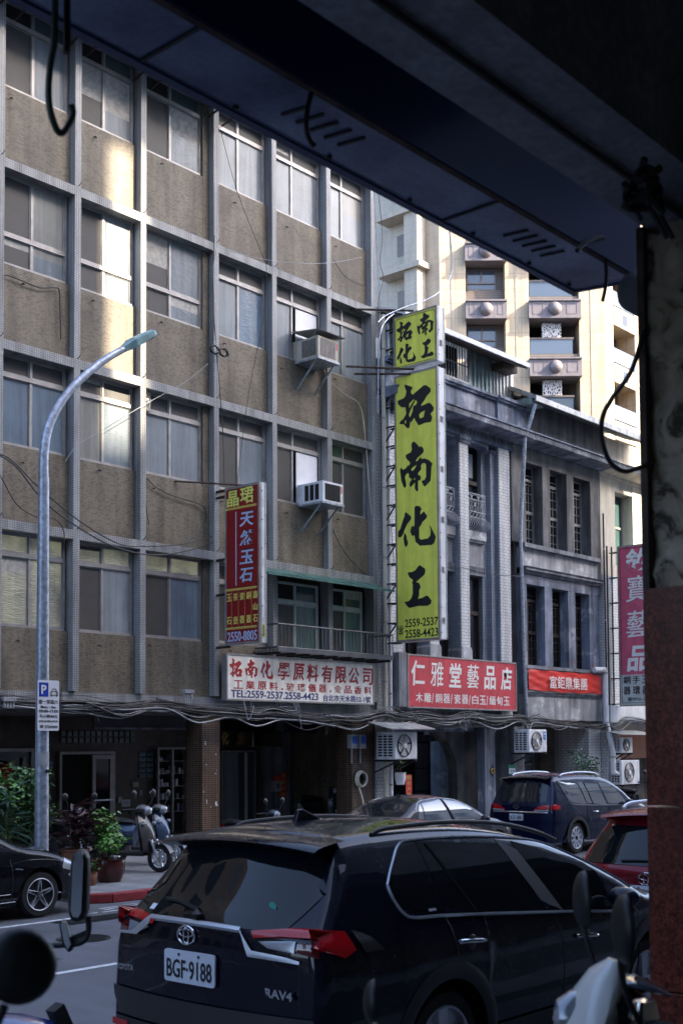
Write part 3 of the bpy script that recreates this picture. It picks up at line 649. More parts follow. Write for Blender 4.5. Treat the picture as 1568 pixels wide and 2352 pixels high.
MB().box(29.94, 34.6, 19.2, 19.7, 11.14, 12.3).build('parapet', M['concd'], B3)
m = MB(); m.prism([(18.45, 11.92), (18.45, 12.08), (19.3, 12.5), (24, 13.6), (24, 13.5), (19.3, 12.38), (18.5, 11.98), (18.5, 11.92)], 'x', 29.5, 36.4); m.build('metal_roof', M['corrw'], B3)
MB().prism([(18.5, 11.9), (19.4, 12.25), (19.4, 12.3), (18.5, 11.96)], 'x', 29.6, 36.3).build('soffit', M['concd'], B3)
MB().box(29.5, 30.1, 18.6, 19.3, 11.86, 12.06).build('eave_end', M['corrg'], B3)
# ground floor
MB().box(30.0, 34.5, 20.9, 21.1, 0, 3).build('shop_wall', M['concd'], B3)
MB().box(30.0, 34.5, YF0+.1, 20.9, 2.75, 2.95).build('arcade_ceiling', M['concd'], B3)
MB().box(30.7, 33.7, 20.6, 20.85, 2.15, 2.75).build('sign_board', plain('grey_brown_board', (.13, .12, .11), .4, var=.15), B3)
MB().box(33.75, 34.45, YF0+.1, 20.9, 0, 2.75).build('brick_pier', M['wbrick'], B3)
MB().box(29.6, 30.1, YF0+.1, 20.5, 0, 2.75).build('concrete_pier', M['conc'], B3)
m = MB()
for i in range(14): m.prism([(20.5, 1.2+i*.07), (20.56, 1.25+i*.07), (20.58, 1.25+i*.07), (20.52, 1.2+i*.07)], 'x', 32.75, 33.6)
m.build('louvre_shutter', M['aludark'], B3)
for x0, x1 in ((30.2, 31.7), (31.9, 32.65)):
    f = MB(); f.box(x0, x0+.06, 20.7, 20.78, .1, 2.15); f.box(x1-.06, x1, 20.7, 20.78, .1, 2.15); f.box(x0+.06, x1-.06, 20.7, 20.78, 1.6, 1.66); w = f.build('shop_window', M['aludark'], B3)
    MB().box(x0+.06, x1-.06, 20.73, 20.75, .1, 2.15).build('pane', M['glassb'], w)
    if x0 < 31:
        m = MB()
        lp, _n, lb = base('shop_lamp', (1, .9, .7), .5); lb.inputs['Emission Color'].default_value = (1, .85, .6, 1); lb.inputs['Emission Strength'].default_value = 1.2
        for q in (.35, 1.0): MB().box(x0+q, x0+q+.28, 20.69, 20.70, 1.25, 1.30).build('lit_lamp', lp, w)
        for i in range(22): m.box(x0+.06, x1-.06, 20.70, 20.725, .5+i*.05, .525+i*.05)
        m.build('blind', M['alu'], w)

# ================================================================ pale house at the far right, catching the sun
B4 = thing('row_house', 'pale cream rendered house at the far right, its upper floor in sunlight', 'building', (38, 19.3, 0))
m = MB(); m.box(34.52, 47, 20.0, 20.3, 2.7, 11.6); m.box(34.52, 47, 30.9, 31, 0, 11.6); m.box(46.7, 47, 20.3, 30.9, 0, 11.6); m.build('wall', M['cream'], B4)
MB().box(34.6, 35.5, YF0-.02, 20.0, 0, 7.6).build('brick_pier', M['wbrick'], B4)
xs = [(34.6, 35.55), (36.75, 37.4), (38.6, 39.25), (40.4, 41.2), (42.3, 47)]
for a, b in xs: MB().box(a, b, YF0+.05, 20.0, 7.6, 10.75).build('pier', M['cream'], B4)
for (a, b), (c, d) in zip(xs, xs[1:]):
    MB().box(b, c, YF0+.1, 20.0, 7.3, 8.0).build('sill', M['cream'], B4)
    MB().box(b, c, YF0+.08, 20.0, 10.4, 10.75).build('lintel', M['cream'], B4)
    f = MB(); f.box(b, b+.06, 19.72, 19.8, 8.0, 10.4); f.box(c-.06, c, 19.72, 19.8, 8.0, 10.4); f.box(b+.06, c-.06, 19.72, 19.8, 9.3, 9.38); f.box((b+c)/2-.03, (b+c)/2+.03, 19.73, 19.8, 8, 10.4)
    w = f.build('window', M['alu'], B4); MB().box(b+.06, c-.06, 19.76, 19.78, 8.0, 10.4).build('pane', M['paneg'], w)
MB().box(35.5, 47, YF0+.1, 20.0, 3.1, 7.3).build('lower_wall', M['cream'], B4)
MB().box(34.6, 47, YF0-.2, 20.0, 2.9, 3.45).build('fascia', M['white'], B4)
MB().box(34.55, 47, YF0, 20.0, 7.3, 7.6).build('string_course', M['cream'], B4)
MB().box(34.55, 47, YF0, 20.0, 10.75, 11.0).build('frieze', M['cream'], B4); cornice(34.62, 47, B4, M['cream'])
MB().box(34.6, 47, 19.2, 19.8, 11.14, 12.0).build('parapet', M['cream'], B4)
MB().box(34.6, 47, 21.5, 21.7, 0, 3).build('shop_wall', M['concd'], B4)
mo = plain('orange_shopfront', (.30, .07, .02), .5, var=.2)
t = thing('shop_sign', 'orange-red shop front with one pale character, half hidden by the granite pillar', 'sign', (36, 20.4, 1.5))
MB().box(35.3, 46, 20.5, 20.7, 1.75, 2.75).build('board', mo, t); text('快', 'character', M['inkw'], t, (36.35, 20.48, 1.9), XF, .42, .4, .02)

# ================================================================ apartment tower behind
TW = thing('apartment_tower', 'tall cream stone apartment tower with purple-grey balcony ledges behind the old houses', 'building', (0, 0, 0))
ang = math.atan2(rt.y, rt.x); TZ = 66.0; S_ = 2840/TZ
def tl(u, v): return ((u-784)/S_, 2.2+(1712-v)/S_)
TW.location = (fw.x*TZ, fw.y*TZ, 0); TW.rotation_euler = (0, 0, ang)
tparts = []
def tb(name, mt, mb, **k):
    o = mb.build(name, mt, None, **k); o.parent = TW; return o     # meshes in the tower's own axes: x right, y away
def tbx(name, mt, *b, **k): return tb(name, mt, MB().box(*b), **k)
M['stone'] = tiled('cream_stone_cladding', (.46, .375, .265), (.41, .33, .23), (.26, .21, .16), .9, .82, .017, 0, .6, .1, .15, .2)
M['ribb'] = tiled('beige_ribbed_tile', (.42, .37, .30), (.38, .33, .27), (.30, .26, .21), 3.0, .11, .02, 0, .6, .08, .1, .6)
M['ribg'] = tiled('grey_beige_ribbed_tile', (.34, .31, .27), (.31, .285, .25), (.25, .23, .2), 3.0, .11, .02, 0, .6, .08, .1, .6)
M['ribr'] = tiled('brown_ribbed_panel', (.17, .135, .115), (.15, .12, .10), (.08, .07, .065), 3.0, .11, .03, 0, .55, .08, .1, .6)
M['purp'] = plain('purple_grey_ledge', (.15, .135, .15), .45, var=.12, stain=.15)
def tx(u): return (u-784)/S_
x1a, x1b, x2a, x2b, x3a, x3b = tx(1019), tx(1080), tx(1172), tx(1227), tx(1344), tx(1404)
ztop = 47.
for a, b in ((x1a, x1b), (x2a, x2b), (x3a, x3b)):
    tbx('stone_pier', M['stone'], a, b, 0, 3.2, 0, ztop)
    c = a+(b-a)*.5; tbx('pier_groove', M['ribb'], c-.09, c+.03, -.02, .02, 0, ztop)
tbx('core_wall', M['ribr'], x1a, x3b, 3.2, 9, 0, ztop)
pitch = 137/S_; zl0 = tl(0, 684)[1]
f = glassm = None
lo = range(-6, 7)
def ledge(xa, xb, z, ball=True):
    h = .74; L = MB(); L.box(xa, xb, -.32, 1.2, z-h, z+h*.18); L.box(xa, xb, -.42, 1.2, z+h*.18, z+h*.3); L.box(xa, xb, -.40, 1.2, z-h*1.1, z-h)
    o = tb('balcony_ledge', M['purp'], L)
    c = (xa+xb)/2; m = MB()
    for k in range(9):
        pass
    s = MB().lathe([(0, -.30), (.12, -.29), (.23, -.25), (.31, -.17), (.36, -.06), (.37, 0)], (c, -.32, z-h*.38), 'y', 20); s.build('boss', M['purp'], o, smooth=True)
    q = MB()
    for sx in (-1, 1):
        a0, a1 = sorted((c+sx*.62, c+sx*((xb-xa)/2-.2)))
        for (p0, p1) in (((a0, z-.78*h), (a1, z-.78*h)), ((a0, z+.0), (a1, z+.0))): q.box(p0[0], p1[0], -.335, -.31, p0[1], p0[1]+.035)
        q.box(a0, a0+.035, -.335, -.31, z-.78*h, z); q.box(a1-.035, a1, -.335, -.31, z-.78*h, z)
    q.build('raised_panel', M['purp'], o)
M['lace'] = None
def lace():
    m, nt, b = base('pierced_screen', (.45, .44, .45), .5); tc = nd(nt, 'ShaderNodeTexCoord')
    v = nd(nt, 'ShaderNodeTexVoronoi', Scale=9.0); v.feature = 'DISTANCE_TO_EDGE'; mp = nd(nt, 'ShaderNodeMapping'); mp.inputs['Scale'].default_value = (1, 1, .7)
    nt.links.new(tc.outputs['Object'], mp.inputs[0]); nt.links.new(mp.outputs[0], v.inputs['Vector'])
    r = nd(nt, 'ShaderNodeMapRange'); r.inputs[1].default_value = .13; r.inputs[2].default_value = .19; nt.links.new(v.outputs['Distance'], r.inputs[0])
    x = nd(nt, 'ShaderNodeMix', data_type='RGBA'); nt.links.new(r.outputs[0], x.inputs[0]); x.inputs[6].default_value = (.5, .49, .5, 1); x.inputs[7].default_value = (.03, .03, .035, 1)
    nt.links.new(x.outputs[2], b.inputs['Base Color']); return m
M['lace'] = lace()
for k in lo:
    z = zl0+k*pitch
    if z < 9: continue
    # window bay between the first two piers
    tbx('ribbed_panel', M['ribr'], x1b, x2a, .75, 3.2, z-2.3+.02, z-.82)
    zb_ = z-2.65
    wx0, wx1 = x1b+.12, x1b+1.72
    F = MB(); t = .07; y0 = .62
    F.box(wx0, wx0+t, y0, .78, zb_+.55, z-.9+.0); F.box(wx1-t, wx1, y0, .78, zb_+.55, z-.9); F.box(wx0+t, wx1-t, y0, .78, z-.97, z-.9); F.box(wx0+t, wx1-t, y0, .78, zb_+.55, zb_+.62); F.box(wx0+t, wx1-t, y0-.03, .78, zb_+.9, zb_+.98); F.box((wx0+wx1)/2-.04, (wx0+wx1)/2+.04, y0, .78, zb_+.98, z-.97)
    w = tb('window', M['aludark'], F)
    MB().box(wx0+t, wx1-t, .66, .74, zb_+.6, z-.95).build('pane', M['glassb'], w)
    tbx('ribbed_panel', M['ribr'], x1b, x2a, .5, 3.2, zb_+.0, zb_+.5)
    ledge(x1b-.05, x2a+.05, z)
    # balcony bay between the second and third piers
    ledge(x2b-.05, x3a+.05, z)
    tbx('balcony_slab', M['ribr'], x2b, x3a, .1, 3.2, z+.2, z+.55)
    g = tbx('balcony_glass', M['glassb'], x2b+.05, x3a-.35, .12, .16, z+.55, z+1.35)
    tbx('handrail', M['aludark'], x2b, x3a-.3, .08, .2, z+1.35, z+1.45)
    tbx('pierced_screen', M['lace'], x2b+.72, x3a-.95, .2, .26, z+.5, z+2.3)
    tbx('balcony_door', M['glassd'], x2b+.2, x3a-.3, 3.0, 3.18, z+.55, z+2.35)
# right-hand face, parallel to the street
ca, sa = math.cos(-ang), math.sin(-ang)
def face_box(name, mt, d0, d1, e0, e1, z0, z1):
    """box on the face that turns to run parallel to the street, d along it, e out of it"""
    ux, uy = math.cos(-ang), math.sin(-ang); nx, ny = uy, -ux
    P = lambda d, e: (x3b+ux*d+nx*e, uy*d+ny*e)
    m = MB(); pts = [P(d0, e0), P(d1, e0), P(d1, e1), P(d0, e1)]; m.prism(pts, 'z', z0, z1); return tb(name, mt, m)
face_box('side_wall', M['ribr'], 0, 12, -3, -1.2, 0, ztop)
for d0, d1 in ((0, .9), (3.4, 5.2), (7.6, 9.2)): face_box('stone_pier', M['stone'], d0, d1, -1.2, 0, 0, ztop)
for k in lo:
    z = zl0+k*pitch
    if z < 9: continue
    for d0, d1 in ((.9, 3.4), (5.2, 7.6)):
        face_box('balcony_front', M['stone'], d0, d1, -1.2, .05, z-.82, z+.2)
        o = face_box('window', M['aludark'], d0+.2, d1-.3, -1.15, -1.1, z+.4, z+2.1); face_box('balcony_glass', M['glassb'], d0, d1, -.05, 0, z+.3, z+1.1)
        ux, uy = math.cos(-ang), math.sin(-ang); nx, ny = uy, -ux; dc = (d0+d1)/2
        face_box('round_vent', M['glassd'], dc-.3, dc+.3, .0, .06, z-.62, z-.02)
# flank facing left, with small projecting bays, and the grey wing beyond it
def flank(name, mt, x0, x1, y0, y1, z0, z1): return tbx(name, mt, x0, x1, y0, y1, z0, z1)
def lf(name, mt, e0, e1, d0, d1, z0, z1):
    """left flank, runs away from the street; d along it (away), e out of it to the left"""
    ux, uy = math.sin(-ang)*-1, math.cos(-ang); ux, uy = (math.cos(math.pi/2-ang), math.sin(math.pi/2-ang)); nx, ny = -uy, ux
    P = lambda d, e: (x1a+ux*d+nx*e, uy*d+ny*e)
    m = MB(); m.prism([P(d0, e0), P(d1, e0), P(d1, e1), P(d0, e1)], 'z', z0, z1); return tb(name, mt, m)
lf('flank_wall', M['ribb'], -3, 0, 0, 9, 0, ztop)
for k in lo:
    z = zl0+k*pitch+.9
    if z < 9: continue
    lf('flank_bay', M['ribb'], 0, .8, .9, 1.8, z-1.6, z+1.3); lf('flank_ledge', M['ribb'], 0, 1.0, .6, 3.6, z-1.9, z-1.6)
    w = lf('window', M['aludark'], -.05, .02, 2.2, 2.9, z-.6, z+.6)
tbx('grey_wing', M['ribg'], tx(868), tx(935), 6, 14, 0, ztop)
for k in lo:
    z = zl0+k*pitch+1.6
    if z > 9: tbx('wing_ledge', M['ribg'], tx(868), tx(922), 5.2, 6.0, z-.5, z+.5)
tb('drain_pipe', M['white'], MB().cyl((tx(931), 5.9, 0), (tx(931), 5.9, ztop), .16, n=10))
tb('tower_roof', M['conc'], MB().box(tx(868), x3b+6, 0, 14, ztop, ztop+.6))
# ================================================================ ground
def asphalt():
    m, nt, b = base('asphalt', (.05, .052, .058), .75); tc = nd(nt, 'ShaderNodeTexCoord'); c = rgb(nt, (.105, .11, .125))
    c = mulnoise(nt, tc, c, .5, .75, 1.15); c = mulnoise(nt, tc, c, 130, .55, 1.5, detail=2); c = mulnoise(nt, tc, c, 2.5, .85, 1.1, (1, .25, 1))
    v = nd(nt, 'ShaderNodeTexVoronoi', Scale=1.0); v.feature = 'DISTANCE_TO_EDGE'
    nt.links.new(c, b.inputs['Base Color']); n = nd(nt, 'ShaderNodeTexNoise', Scale=160, Detail=2); nt.links.new(tc.outputs['Object'], n.inputs['Vector']); bump(nt, b, n.outputs[0], .6, .01)
    return m
def sheet(name, pts, z, mt, kind='structure'): return tag(MB().poly([(x, y, z) for x, y in pts]).build(name, mt), kind=kind)
tag(MB().poly([(-400, -400, 0), (600, -400, 0), (600, 600, 0), (-400, 600, 0)]).build('road', asphalt()), kind='structure')
mw = plain('road_paint', (.62, .63, .64), .6, var=.3, scale=12)
sheet('road_marking', [(-30, 11.42), (40, 8.60), (40, 8.71), (-30, 11.53)] if 0 else [(-5, 10.3), (40, 9.6), (40, 9.70), (-5, 10.40)], .004, mw)
sheet('road_marking', [(-5, 13.36), (10.0, 13.22), (10.0, 13.32), (-5, 13.46)], .004, mw)
rr = random.Random(4); m = MB()
for i in range(16):
    x = 9.85+rr.random()*1.3; y = 13.35+rr.random()*.5; m.poly([(x, y, .008), (x+.3*rr.random()+.1, y+.02, .008), (x+.25, y+.07, .008), (x-.02, y+.05, .008)])
tag(m.build('worn_road_marking', mw), kind='structure')
mi = plain('cast_iron', (.035, .037, .04), .55, .6, var=.3, scale=30)
def disc(name, label, x, y, r):
    t = thing(name, label, 'cover', (x, y, 0)); m = MB(); m.lathe([(r, .004), (r, .010), (r*.93, .011), (r*.92, .007), (0, .007)], (x, y, 0), 'z', 32); m.build('rim', mi, t, smooth=True)
    m = MB()
    for i in range(-6, 7):
        for j in range(-6, 7):
            a, b = x+i*r*.135, y+j*r*.135
            if (a-x)**2+(b-y)**2 < (r*.86)**2: m.box(a-r*.045, a+r*.045, b-r*.045, b+r*.045, .007, .013)
    m.build('tread_pattern', mi, t)
tar = plain('tar_patch', (.055, .057, .062), .7, var=.3, scale=30)
sheet('road_patch', [(6.1, 11.0), (7.9, 10.8), (8.0, 11.5), (6.2, 11.7)], .003, tar); sheet('road_patch', [(5.2, 7.6), (9.4, 7.4), (9.4, 7.75), (5.2, 7.95)], .003, tar)
disc('manhole_cover', 'round cast-iron manhole cover in the asphalt between the two dark cars', 8.9, 11.77, .31)
t = thing('drain_grate', 'rectangular iron drain grate in the road beside the red kerb', 'cover', (10.0, 13.0, 0)); m = MB()
MB().box(9.45, 10.75, 12.78, 13.2, .004, .008).build('frame', mi, t)
for i in range(22): m.box(9.5+i*.056, 9.53+i*.056, 12.82, 13.16, .008, .016)
m.build('bars', mi, t)
pave = concrete('worn_pavement', (.25, .255, .26), .3, .2, .8)
def slab(name, pts, z1, mt): return tag(MB().prism(pts, 'z', .0, z1).build(name, mt), kind='structure')
bulge = [(10.75, 15.4)]
for k in range(7): a = math.pi+math.pi/2*k/6; bulge.append((11.05+.3*math.cos(a), 14.45+.3*math.sin(a)))
bulge += [(14.6, 13.96), (15.2, 14.3), (15.5, 15.4)]
slab('pavement', [(-40, 15.45)]+[(10.9, 15.45)]+[(x+.12 if x < 11 else x, y+.16) for x, y in bulge[1:-1]]+[(15.4, 15.45), (80, 15.45), (80, 19.5), (-40, 19.5)], .12, pave)
slab('arcade_floor', [(-40, 19.5), (80, 19.5), (80, 23), (-40, 23)], .14, concrete('arcade_floor_slabs', (.13, .125, .12), .3, .2, .6))
kr = plain('red_kerb_paint', (.28, .03, .035), .55, var=.3, scale=7); kg = concrete('kerb_concrete', (.2, .2, .2))
K = thing('kerb', 'red painted kerb stones along the bulging pavement edge', 'kerb', (10.75, 14.2, 0))
cl = bulge[1:-1]
def walk(pts, step):
    out = [Vector((*pts[0], 0))]; acc = 0
    for a, b in zip(pts, pts[1:]):
        a, b = Vector((*a, 0)), Vector((*b, 0)); L = (b-a).length; d = step-acc
        while d < L: out.append(a+(b-a)*d/L); d += step
        acc = L-(d-step)
    return out
seg = walk(cl, .62)
for a, b in zip(seg, seg[1:]):
    d = (b-a).normalized(); n = Vector((-d.y, d.x, 0)); a2, b2 = a+d*.008, b-d*.008
    MB().prism([(a2.x, a2.y), (b2.x, b2.y), (b2.x+n.x*.155, b2.y+n.y*.155), (a2.x+n.x*.155, a2.y+n.y*.155)], 'z', 0, .135).build('kerb_stone', kr, K, bevel=.015)
t = thing('kerb', 'grey concrete kerb behind the cars parked across the street', 'kerb', (0, 15.35, 0))
MB().box(-40, 10.6, 15.3, 15.45, 0, .13).build('kerb_run', kg, t, bevel=.01); MB().box(15.5, 80, 15.3, 15.45, 0, .13).build('kerb_run', kg, t, bevel=.01)

# ================================================================ arcade building overhead (camera side)
NB = thing('arcade_building', 'dark arcade building overhead with a blue-grey metal soffit, sooty beam and peeling pillar', 'building', (0, 0, 0))
navy = base('navy_painted_metal', (.03, .05, .14), .3, .15, 0, .6)[0]
def soffitm():
    m, nt, b = base('blue_grey_sheet_metal', (.10, .13, .20), .28, .25, 0, .6); tc = nd(nt, 'ShaderNodeTexCoord')
    c = mulnoise(nt, tc, rgb(nt, (.19, .235, .36)), 2.4, .55, 1.3); c = mulnoise(nt, tc, c, 40, .85, 1.1); nt.links.new(c, b.inputs['Base Color'])
    n = nd(nt, 'ShaderNodeTexNoise', Scale=1.6, Detail=1); nt.links.new(tc.outputs['Object'], n.inputs['Vector']); bump(nt, b, n.outputs[0], .35, .1); return m
sm = soffitm()
m = MB(); m.prism([(-8, 2.46), (-8, 2.735), (4.70, 2.735), (4.77, 2.46)], 'z', 4.2, 4.215); m.build('soffit_panel', sm, NB)
m = MB(); m.prism([(-8, 2.735), (-8, 2.765), (4.72, 2.765), (4.70, 2.735)], 'z', 4.192, 4.9); m.build('outer_lip', navy, NB)
m = MB(); m.box(-8, 4.75, 2.44, 2.46, 4.19, 4.9); m.build('inner_flange', navy, NB)
m = MB(); m.prism([(4.70, 2.735), (4.77, 2.46), (4.79, 2.46), (4.72, 2.74)], 'z', 4.195, 4.9); m.build('end_cap', navy, NB)
MB().box(-8, 4.74, 2.46, 2.74, 4.88, 4.9).build('sign_box_top', navy, NB)
for x in (.2, 2.25, 3.72): MB().box(x, x+.012, 2.465, 2.73, 4.193, 4.199).build('panel_joint', M['black'], NB)
MB().box(-8, 4.7, 2.445, 2.47, 4.186, 4.196).build('rusty_seam', M['rust'], NB)
for X0 in (1.1, 2.75, 4.0):
    for i in range(5):
        MB().bar((X0+i*.067, 2.64, 4.197), (X0+i*.067+.02, 2.54, 4.197), .012, .006).build('vent_slit', M['black'], NB)
for x in (2.62, 3.06, 3.5, 3.9, 4.3, 4.62): MB().lathe([(0, 0), (.008, 0), (.01, .008)], (x, 2.715, 4.19), 'z', 10).build('screw', M['black'], NB)
beam = concrete('painted_beam', (.30, .32, .37), .45, .3, .6, 30)
MB().box(-8, 5.2, 1.66, 1.975, 4.0, 4.7).build('beam', beam, NB)
MB().box(-8, 3.8, 1.975, 2.44, 4.62, 4.7).build('beam_flashing', navy, NB)
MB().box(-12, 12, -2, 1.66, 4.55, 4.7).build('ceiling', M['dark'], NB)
MB().box(-12, 22.3, -2.1, -2, 0, 4.7).build('inner_wall', M['cream'], NB)
MB().box(-12.1, -12, -2, 3, 0, 4.7).build('side_wall', M['concd'], NB)
MB().box(5.2, 22.3, 1.7, 2.0, 4.0, 4.9).build('beam', beam, NB)
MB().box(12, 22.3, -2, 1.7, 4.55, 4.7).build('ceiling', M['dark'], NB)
MB().tube([(-8, 1.82, 3.985), (5, 1.815, 3.985)], .011, 6).build('conduit', M['blackm'], NB)
# pillar: polished red granite below, broken plaster above
def granite():
    m, nt, b = base('red_granite', (.11, .03, .02), .24, 0, 0, .3); tc = nd(nt, 'ShaderNodeTexCoord')
    v = nd(nt, 'ShaderNodeTexVoronoi', Scale=130.0); nt.links.new(tc.outputs['Object'], v.inputs['Vector'])
    r = nd(nt, 'ShaderNodeValToRGB'); r.color_ramp.elements[0].color = (.085, .02, .013, 1); r.color_ramp.elements[1].color = (.20, .045, .028, 1); r.color_ramp.elements[0].position = .15; r.color_ramp.elements[1].position = .85
    s = nd(nt, 'ShaderNodeSeparateColor'); nt.links.new(v.outputs['Color'], s.inputs[0]); nt.links.new(s.outputs[0], r.inputs[0])
    c = mulnoise(nt, tc, r.outputs[0], 40, .6, 1.3); nt.links.new(c, b.inputs['Base Color']); return m
gr = granite()
for z0, z1 in ((.15, .75), (.755, 1.372), (1.378, 1.99), (1.996, 2.735)): MB().box(3.86, 4.7, 1.35, 2.0, z0, z1).build('granite_slab', gr, NB, bevel=.0015)
def plaster():
    m, nt, b = base('broken_plaster', (.12, .105, .08), .9); tc = nd(nt, 'ShaderNodeTexCoord')
    n = nd(nt, 'ShaderNodeTexNoise', Scale=7.0, Detail=9, Roughness=.6, Distortion=1.6); nt.links.new(tc.outputs['Object'], n.inputs['Vector'])
    r = nd(nt, 'ShaderNodeValToRGB'); e = r.color_ramp.elements; e[0].position = .36; e[0].color = (.07, .055, .04, 1); e[1].position = .47; e[1].color = (.42, .35, .26, 1); x = e.new(.75); x.color = (.62, .54, .42, 1)
    nt.links.new(n.outputs[0], r.inputs[0]); nt.links.new(r.outputs[0], b.inputs['Base Color']); return m
pm = plaster(); rows = []; rr = random.Random(11)
import mathutils.noise as mn
for j in range(60):                       # rough face of the pillar above the granite
    z = 2.735+j*.025; row = []
    for k in range(46):
        p = k/45
        if p < .5: x, y = 3.93, 2.0-.06-p*2*.55
        else: x, y = 3.93, 2.0-.06-.55
        x, y = (3.895, 1.35+.635*(1-p))
        d = mn.fractal(Vector((z*6, y*6, 3.3)), 1., 2., 5)*.03+mn.noise(Vector((z*14, y*14, 1)))*.012
        row.append((x+d, y, z))
    rows.append(row)
MB().grid(rows).build('broken_plaster_face', pm, NB, smooth=True)
MB().box(3.945, 4.65, 1.35, 1.99, 2.735, 4.0).build('pillar_core', pm, NB)
MB().box(3.86, 3.945, 1.975, 2.0, 2.735, 4.0).build('edge_strip', M['rust'], NB)
# upper storeys of the camera side; unseen tall blocks added to shape shade and sun strip
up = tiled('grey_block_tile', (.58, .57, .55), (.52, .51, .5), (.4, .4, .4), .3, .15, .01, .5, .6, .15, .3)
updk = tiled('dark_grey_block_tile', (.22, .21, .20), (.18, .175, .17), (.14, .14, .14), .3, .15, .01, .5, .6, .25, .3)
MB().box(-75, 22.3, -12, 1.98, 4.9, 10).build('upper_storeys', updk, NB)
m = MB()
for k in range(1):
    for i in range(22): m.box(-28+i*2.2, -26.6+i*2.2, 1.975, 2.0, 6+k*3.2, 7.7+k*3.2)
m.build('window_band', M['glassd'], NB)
for lab, b in (('low tiled row further along the near side of the street', (22.3, 110, -12, 2.0, 0, 10)), ('unseen tall sun blocker added behind the near row, left of a narrow gap', (-90, 30.15, -32, -14, 0, 41)), ('unseen tall slab added to block the sun right of the narrow gap', (32.24, 51.2, -17, -14, 0, 41)),
               ('unseen tall block added to cut off the foot of the sun strip', (31, 52, -46, -32.5, 0, 45)), ('unseen lower block added to shade the street further right', (51.2, 140, -30, -14, 0, 30.7))):
    t = thing('unseen_block', lab, 'building', (b[0], b[2], 0)); MB().box(*b).build('wall', up, t); MB().box(b[0]-.02, b[1]+.02, b[2]-.1, b[3]+.02, b[5], b[5]+.3).build('roof', M['conc'], t)
    m = MB(); k = b[0]+1
    while k < b[1]-2:
        z = 4
        while z < b[5]-2: m.box(k, k+1.6, b[3]+.001, b[3]+.03, z, z+1.5); z += 3.4
        k += 3.2
    m.build('window_band', M['glassd'], t)
t = thing('sun_stop_bar', 'unseen concrete bar added over the narrow gap to end the sun strip at its top', 'light_stop', (30.15, -16, 40)); MB().box(30.15, 32.24, -16.6, -14.2, 40.0, 40.9).build('bar_slab', M['conc'], t); MB().box(30.15, 32.24, -14.2, -14.1, 40.0, 41.2).build('parapet', M['conc'], t)  # unseen bar, added only to cut the sun strip's upper edge
slab('near_pavement', [(-40, -2), (22.3, -2), (22.3, 3.2), (-40, 3.2)], .55, pave); slab('pavement_step', [(-40, 3.2), (22.3, 3.2), (22.3, 3.6), (-40, 3.6)], .15, pave)
# loose cables under the soffit
def cable(label, pts, r, mt='wire', name='cable', n=8): return tag(MB().tube(spline(pts, n), r, 8).build(name, M[mt], smooth=True), label, 'cable')
def at(u, v, Y):
    d = f2*2840+r3*(u-784)+u3*(1571-v); return Vector((0, 0, HC))+d*(Y/d.y)
M['wiregr'] = plain('dark_green_cable', (.015, .045, .03), .5)
def a2(Y, *uv): return [at(u, v, Y) for u, v in uv]
cable('dark green cable hanging in a loop below the soffit, upper left', [at(128, -60, 2.5)]+a2(2.5, (126, 40), (124, 100), (115, 155), (112, 230), (125, 285), (140, 305), (155, 290), (167, 262), (163, 240)), .0085, 'wiregr')
cable('thick black strap hanging straight down beside the green cable', [at(155, -60, 2.5)]+a2(2.5, (154, 30), (154, 90), (152, 120)), .009)
cable('black cable loop tied to the inner edge of the soffit', a2(2.47, (735, 120), (722, 185), (706, 250), (704, 300), (716, 330), (722, 332)), .008)
cable('black cable bowing out in a big loop beside the pillar', a2(1.98, (1478, 760), (1450, 850), (1405, 915), (1383, 960), (1383, 1010), (1400, 1060), (1430, 1082), (1462, 1076), (1500, 1060)), .0085)
cable('thin black cable dangling from the end of the soffit', a2(2.45, (1375, 520), (1385, 570), (1392, 620), (1390, 660), (1384, 690)), .008)
cable('black wire drooping over the soffit edge near its slits', a2(2.43, (1325, 575), (1340, 560), (1362, 548), (1385, 545)), .010)
t = thing('cable_knot', 'tangled knot of black straps and a hook hanging under the beam', 'cable', at(1470, 430, 1.7)); rr = random.Random(8)
c = at(1472, 425, 1.66)
for i in range(7):
    p = [c+Vector((rr.uniform(-.06, .06), rr.uniform(-.04, .04), rr.uniform(-.07, .06))) for _ in range(6)]; MB().tube(spline(p, 4), rr.uniform(.008, .014), 6).build('strap', M['wire'], t)
MB().tube(spline(a2(1.66, (1445, 440), (1435, 460), (1445, 480), (1460, 485), (1472, 505)), 5), .007, 6).build('hook', M['blackm'], t)
for du in (0, 14): MB().tube(a2(1.66, (1478+du, 452), (1530+du, 545)), .009, 6).build('strap_end', M['wire'], t)
# lamp tube by the pillar head
t = thing('lamp_tube', 'grey lamp housing with a rounded end fixed under the beam by the pillar', 'lamp', (4.5, 2.3, 4.0)); 
MB().lathe([(0, 0), (.04, .005), (.07, .02), (.085, .05), (.085, .6), (0, .6)], (4.42, 2.32, 4.03), 'x', 20).build('housing', plain('grey_lamp_housing', (.13, .14, .16), .5), t, smooth=True)
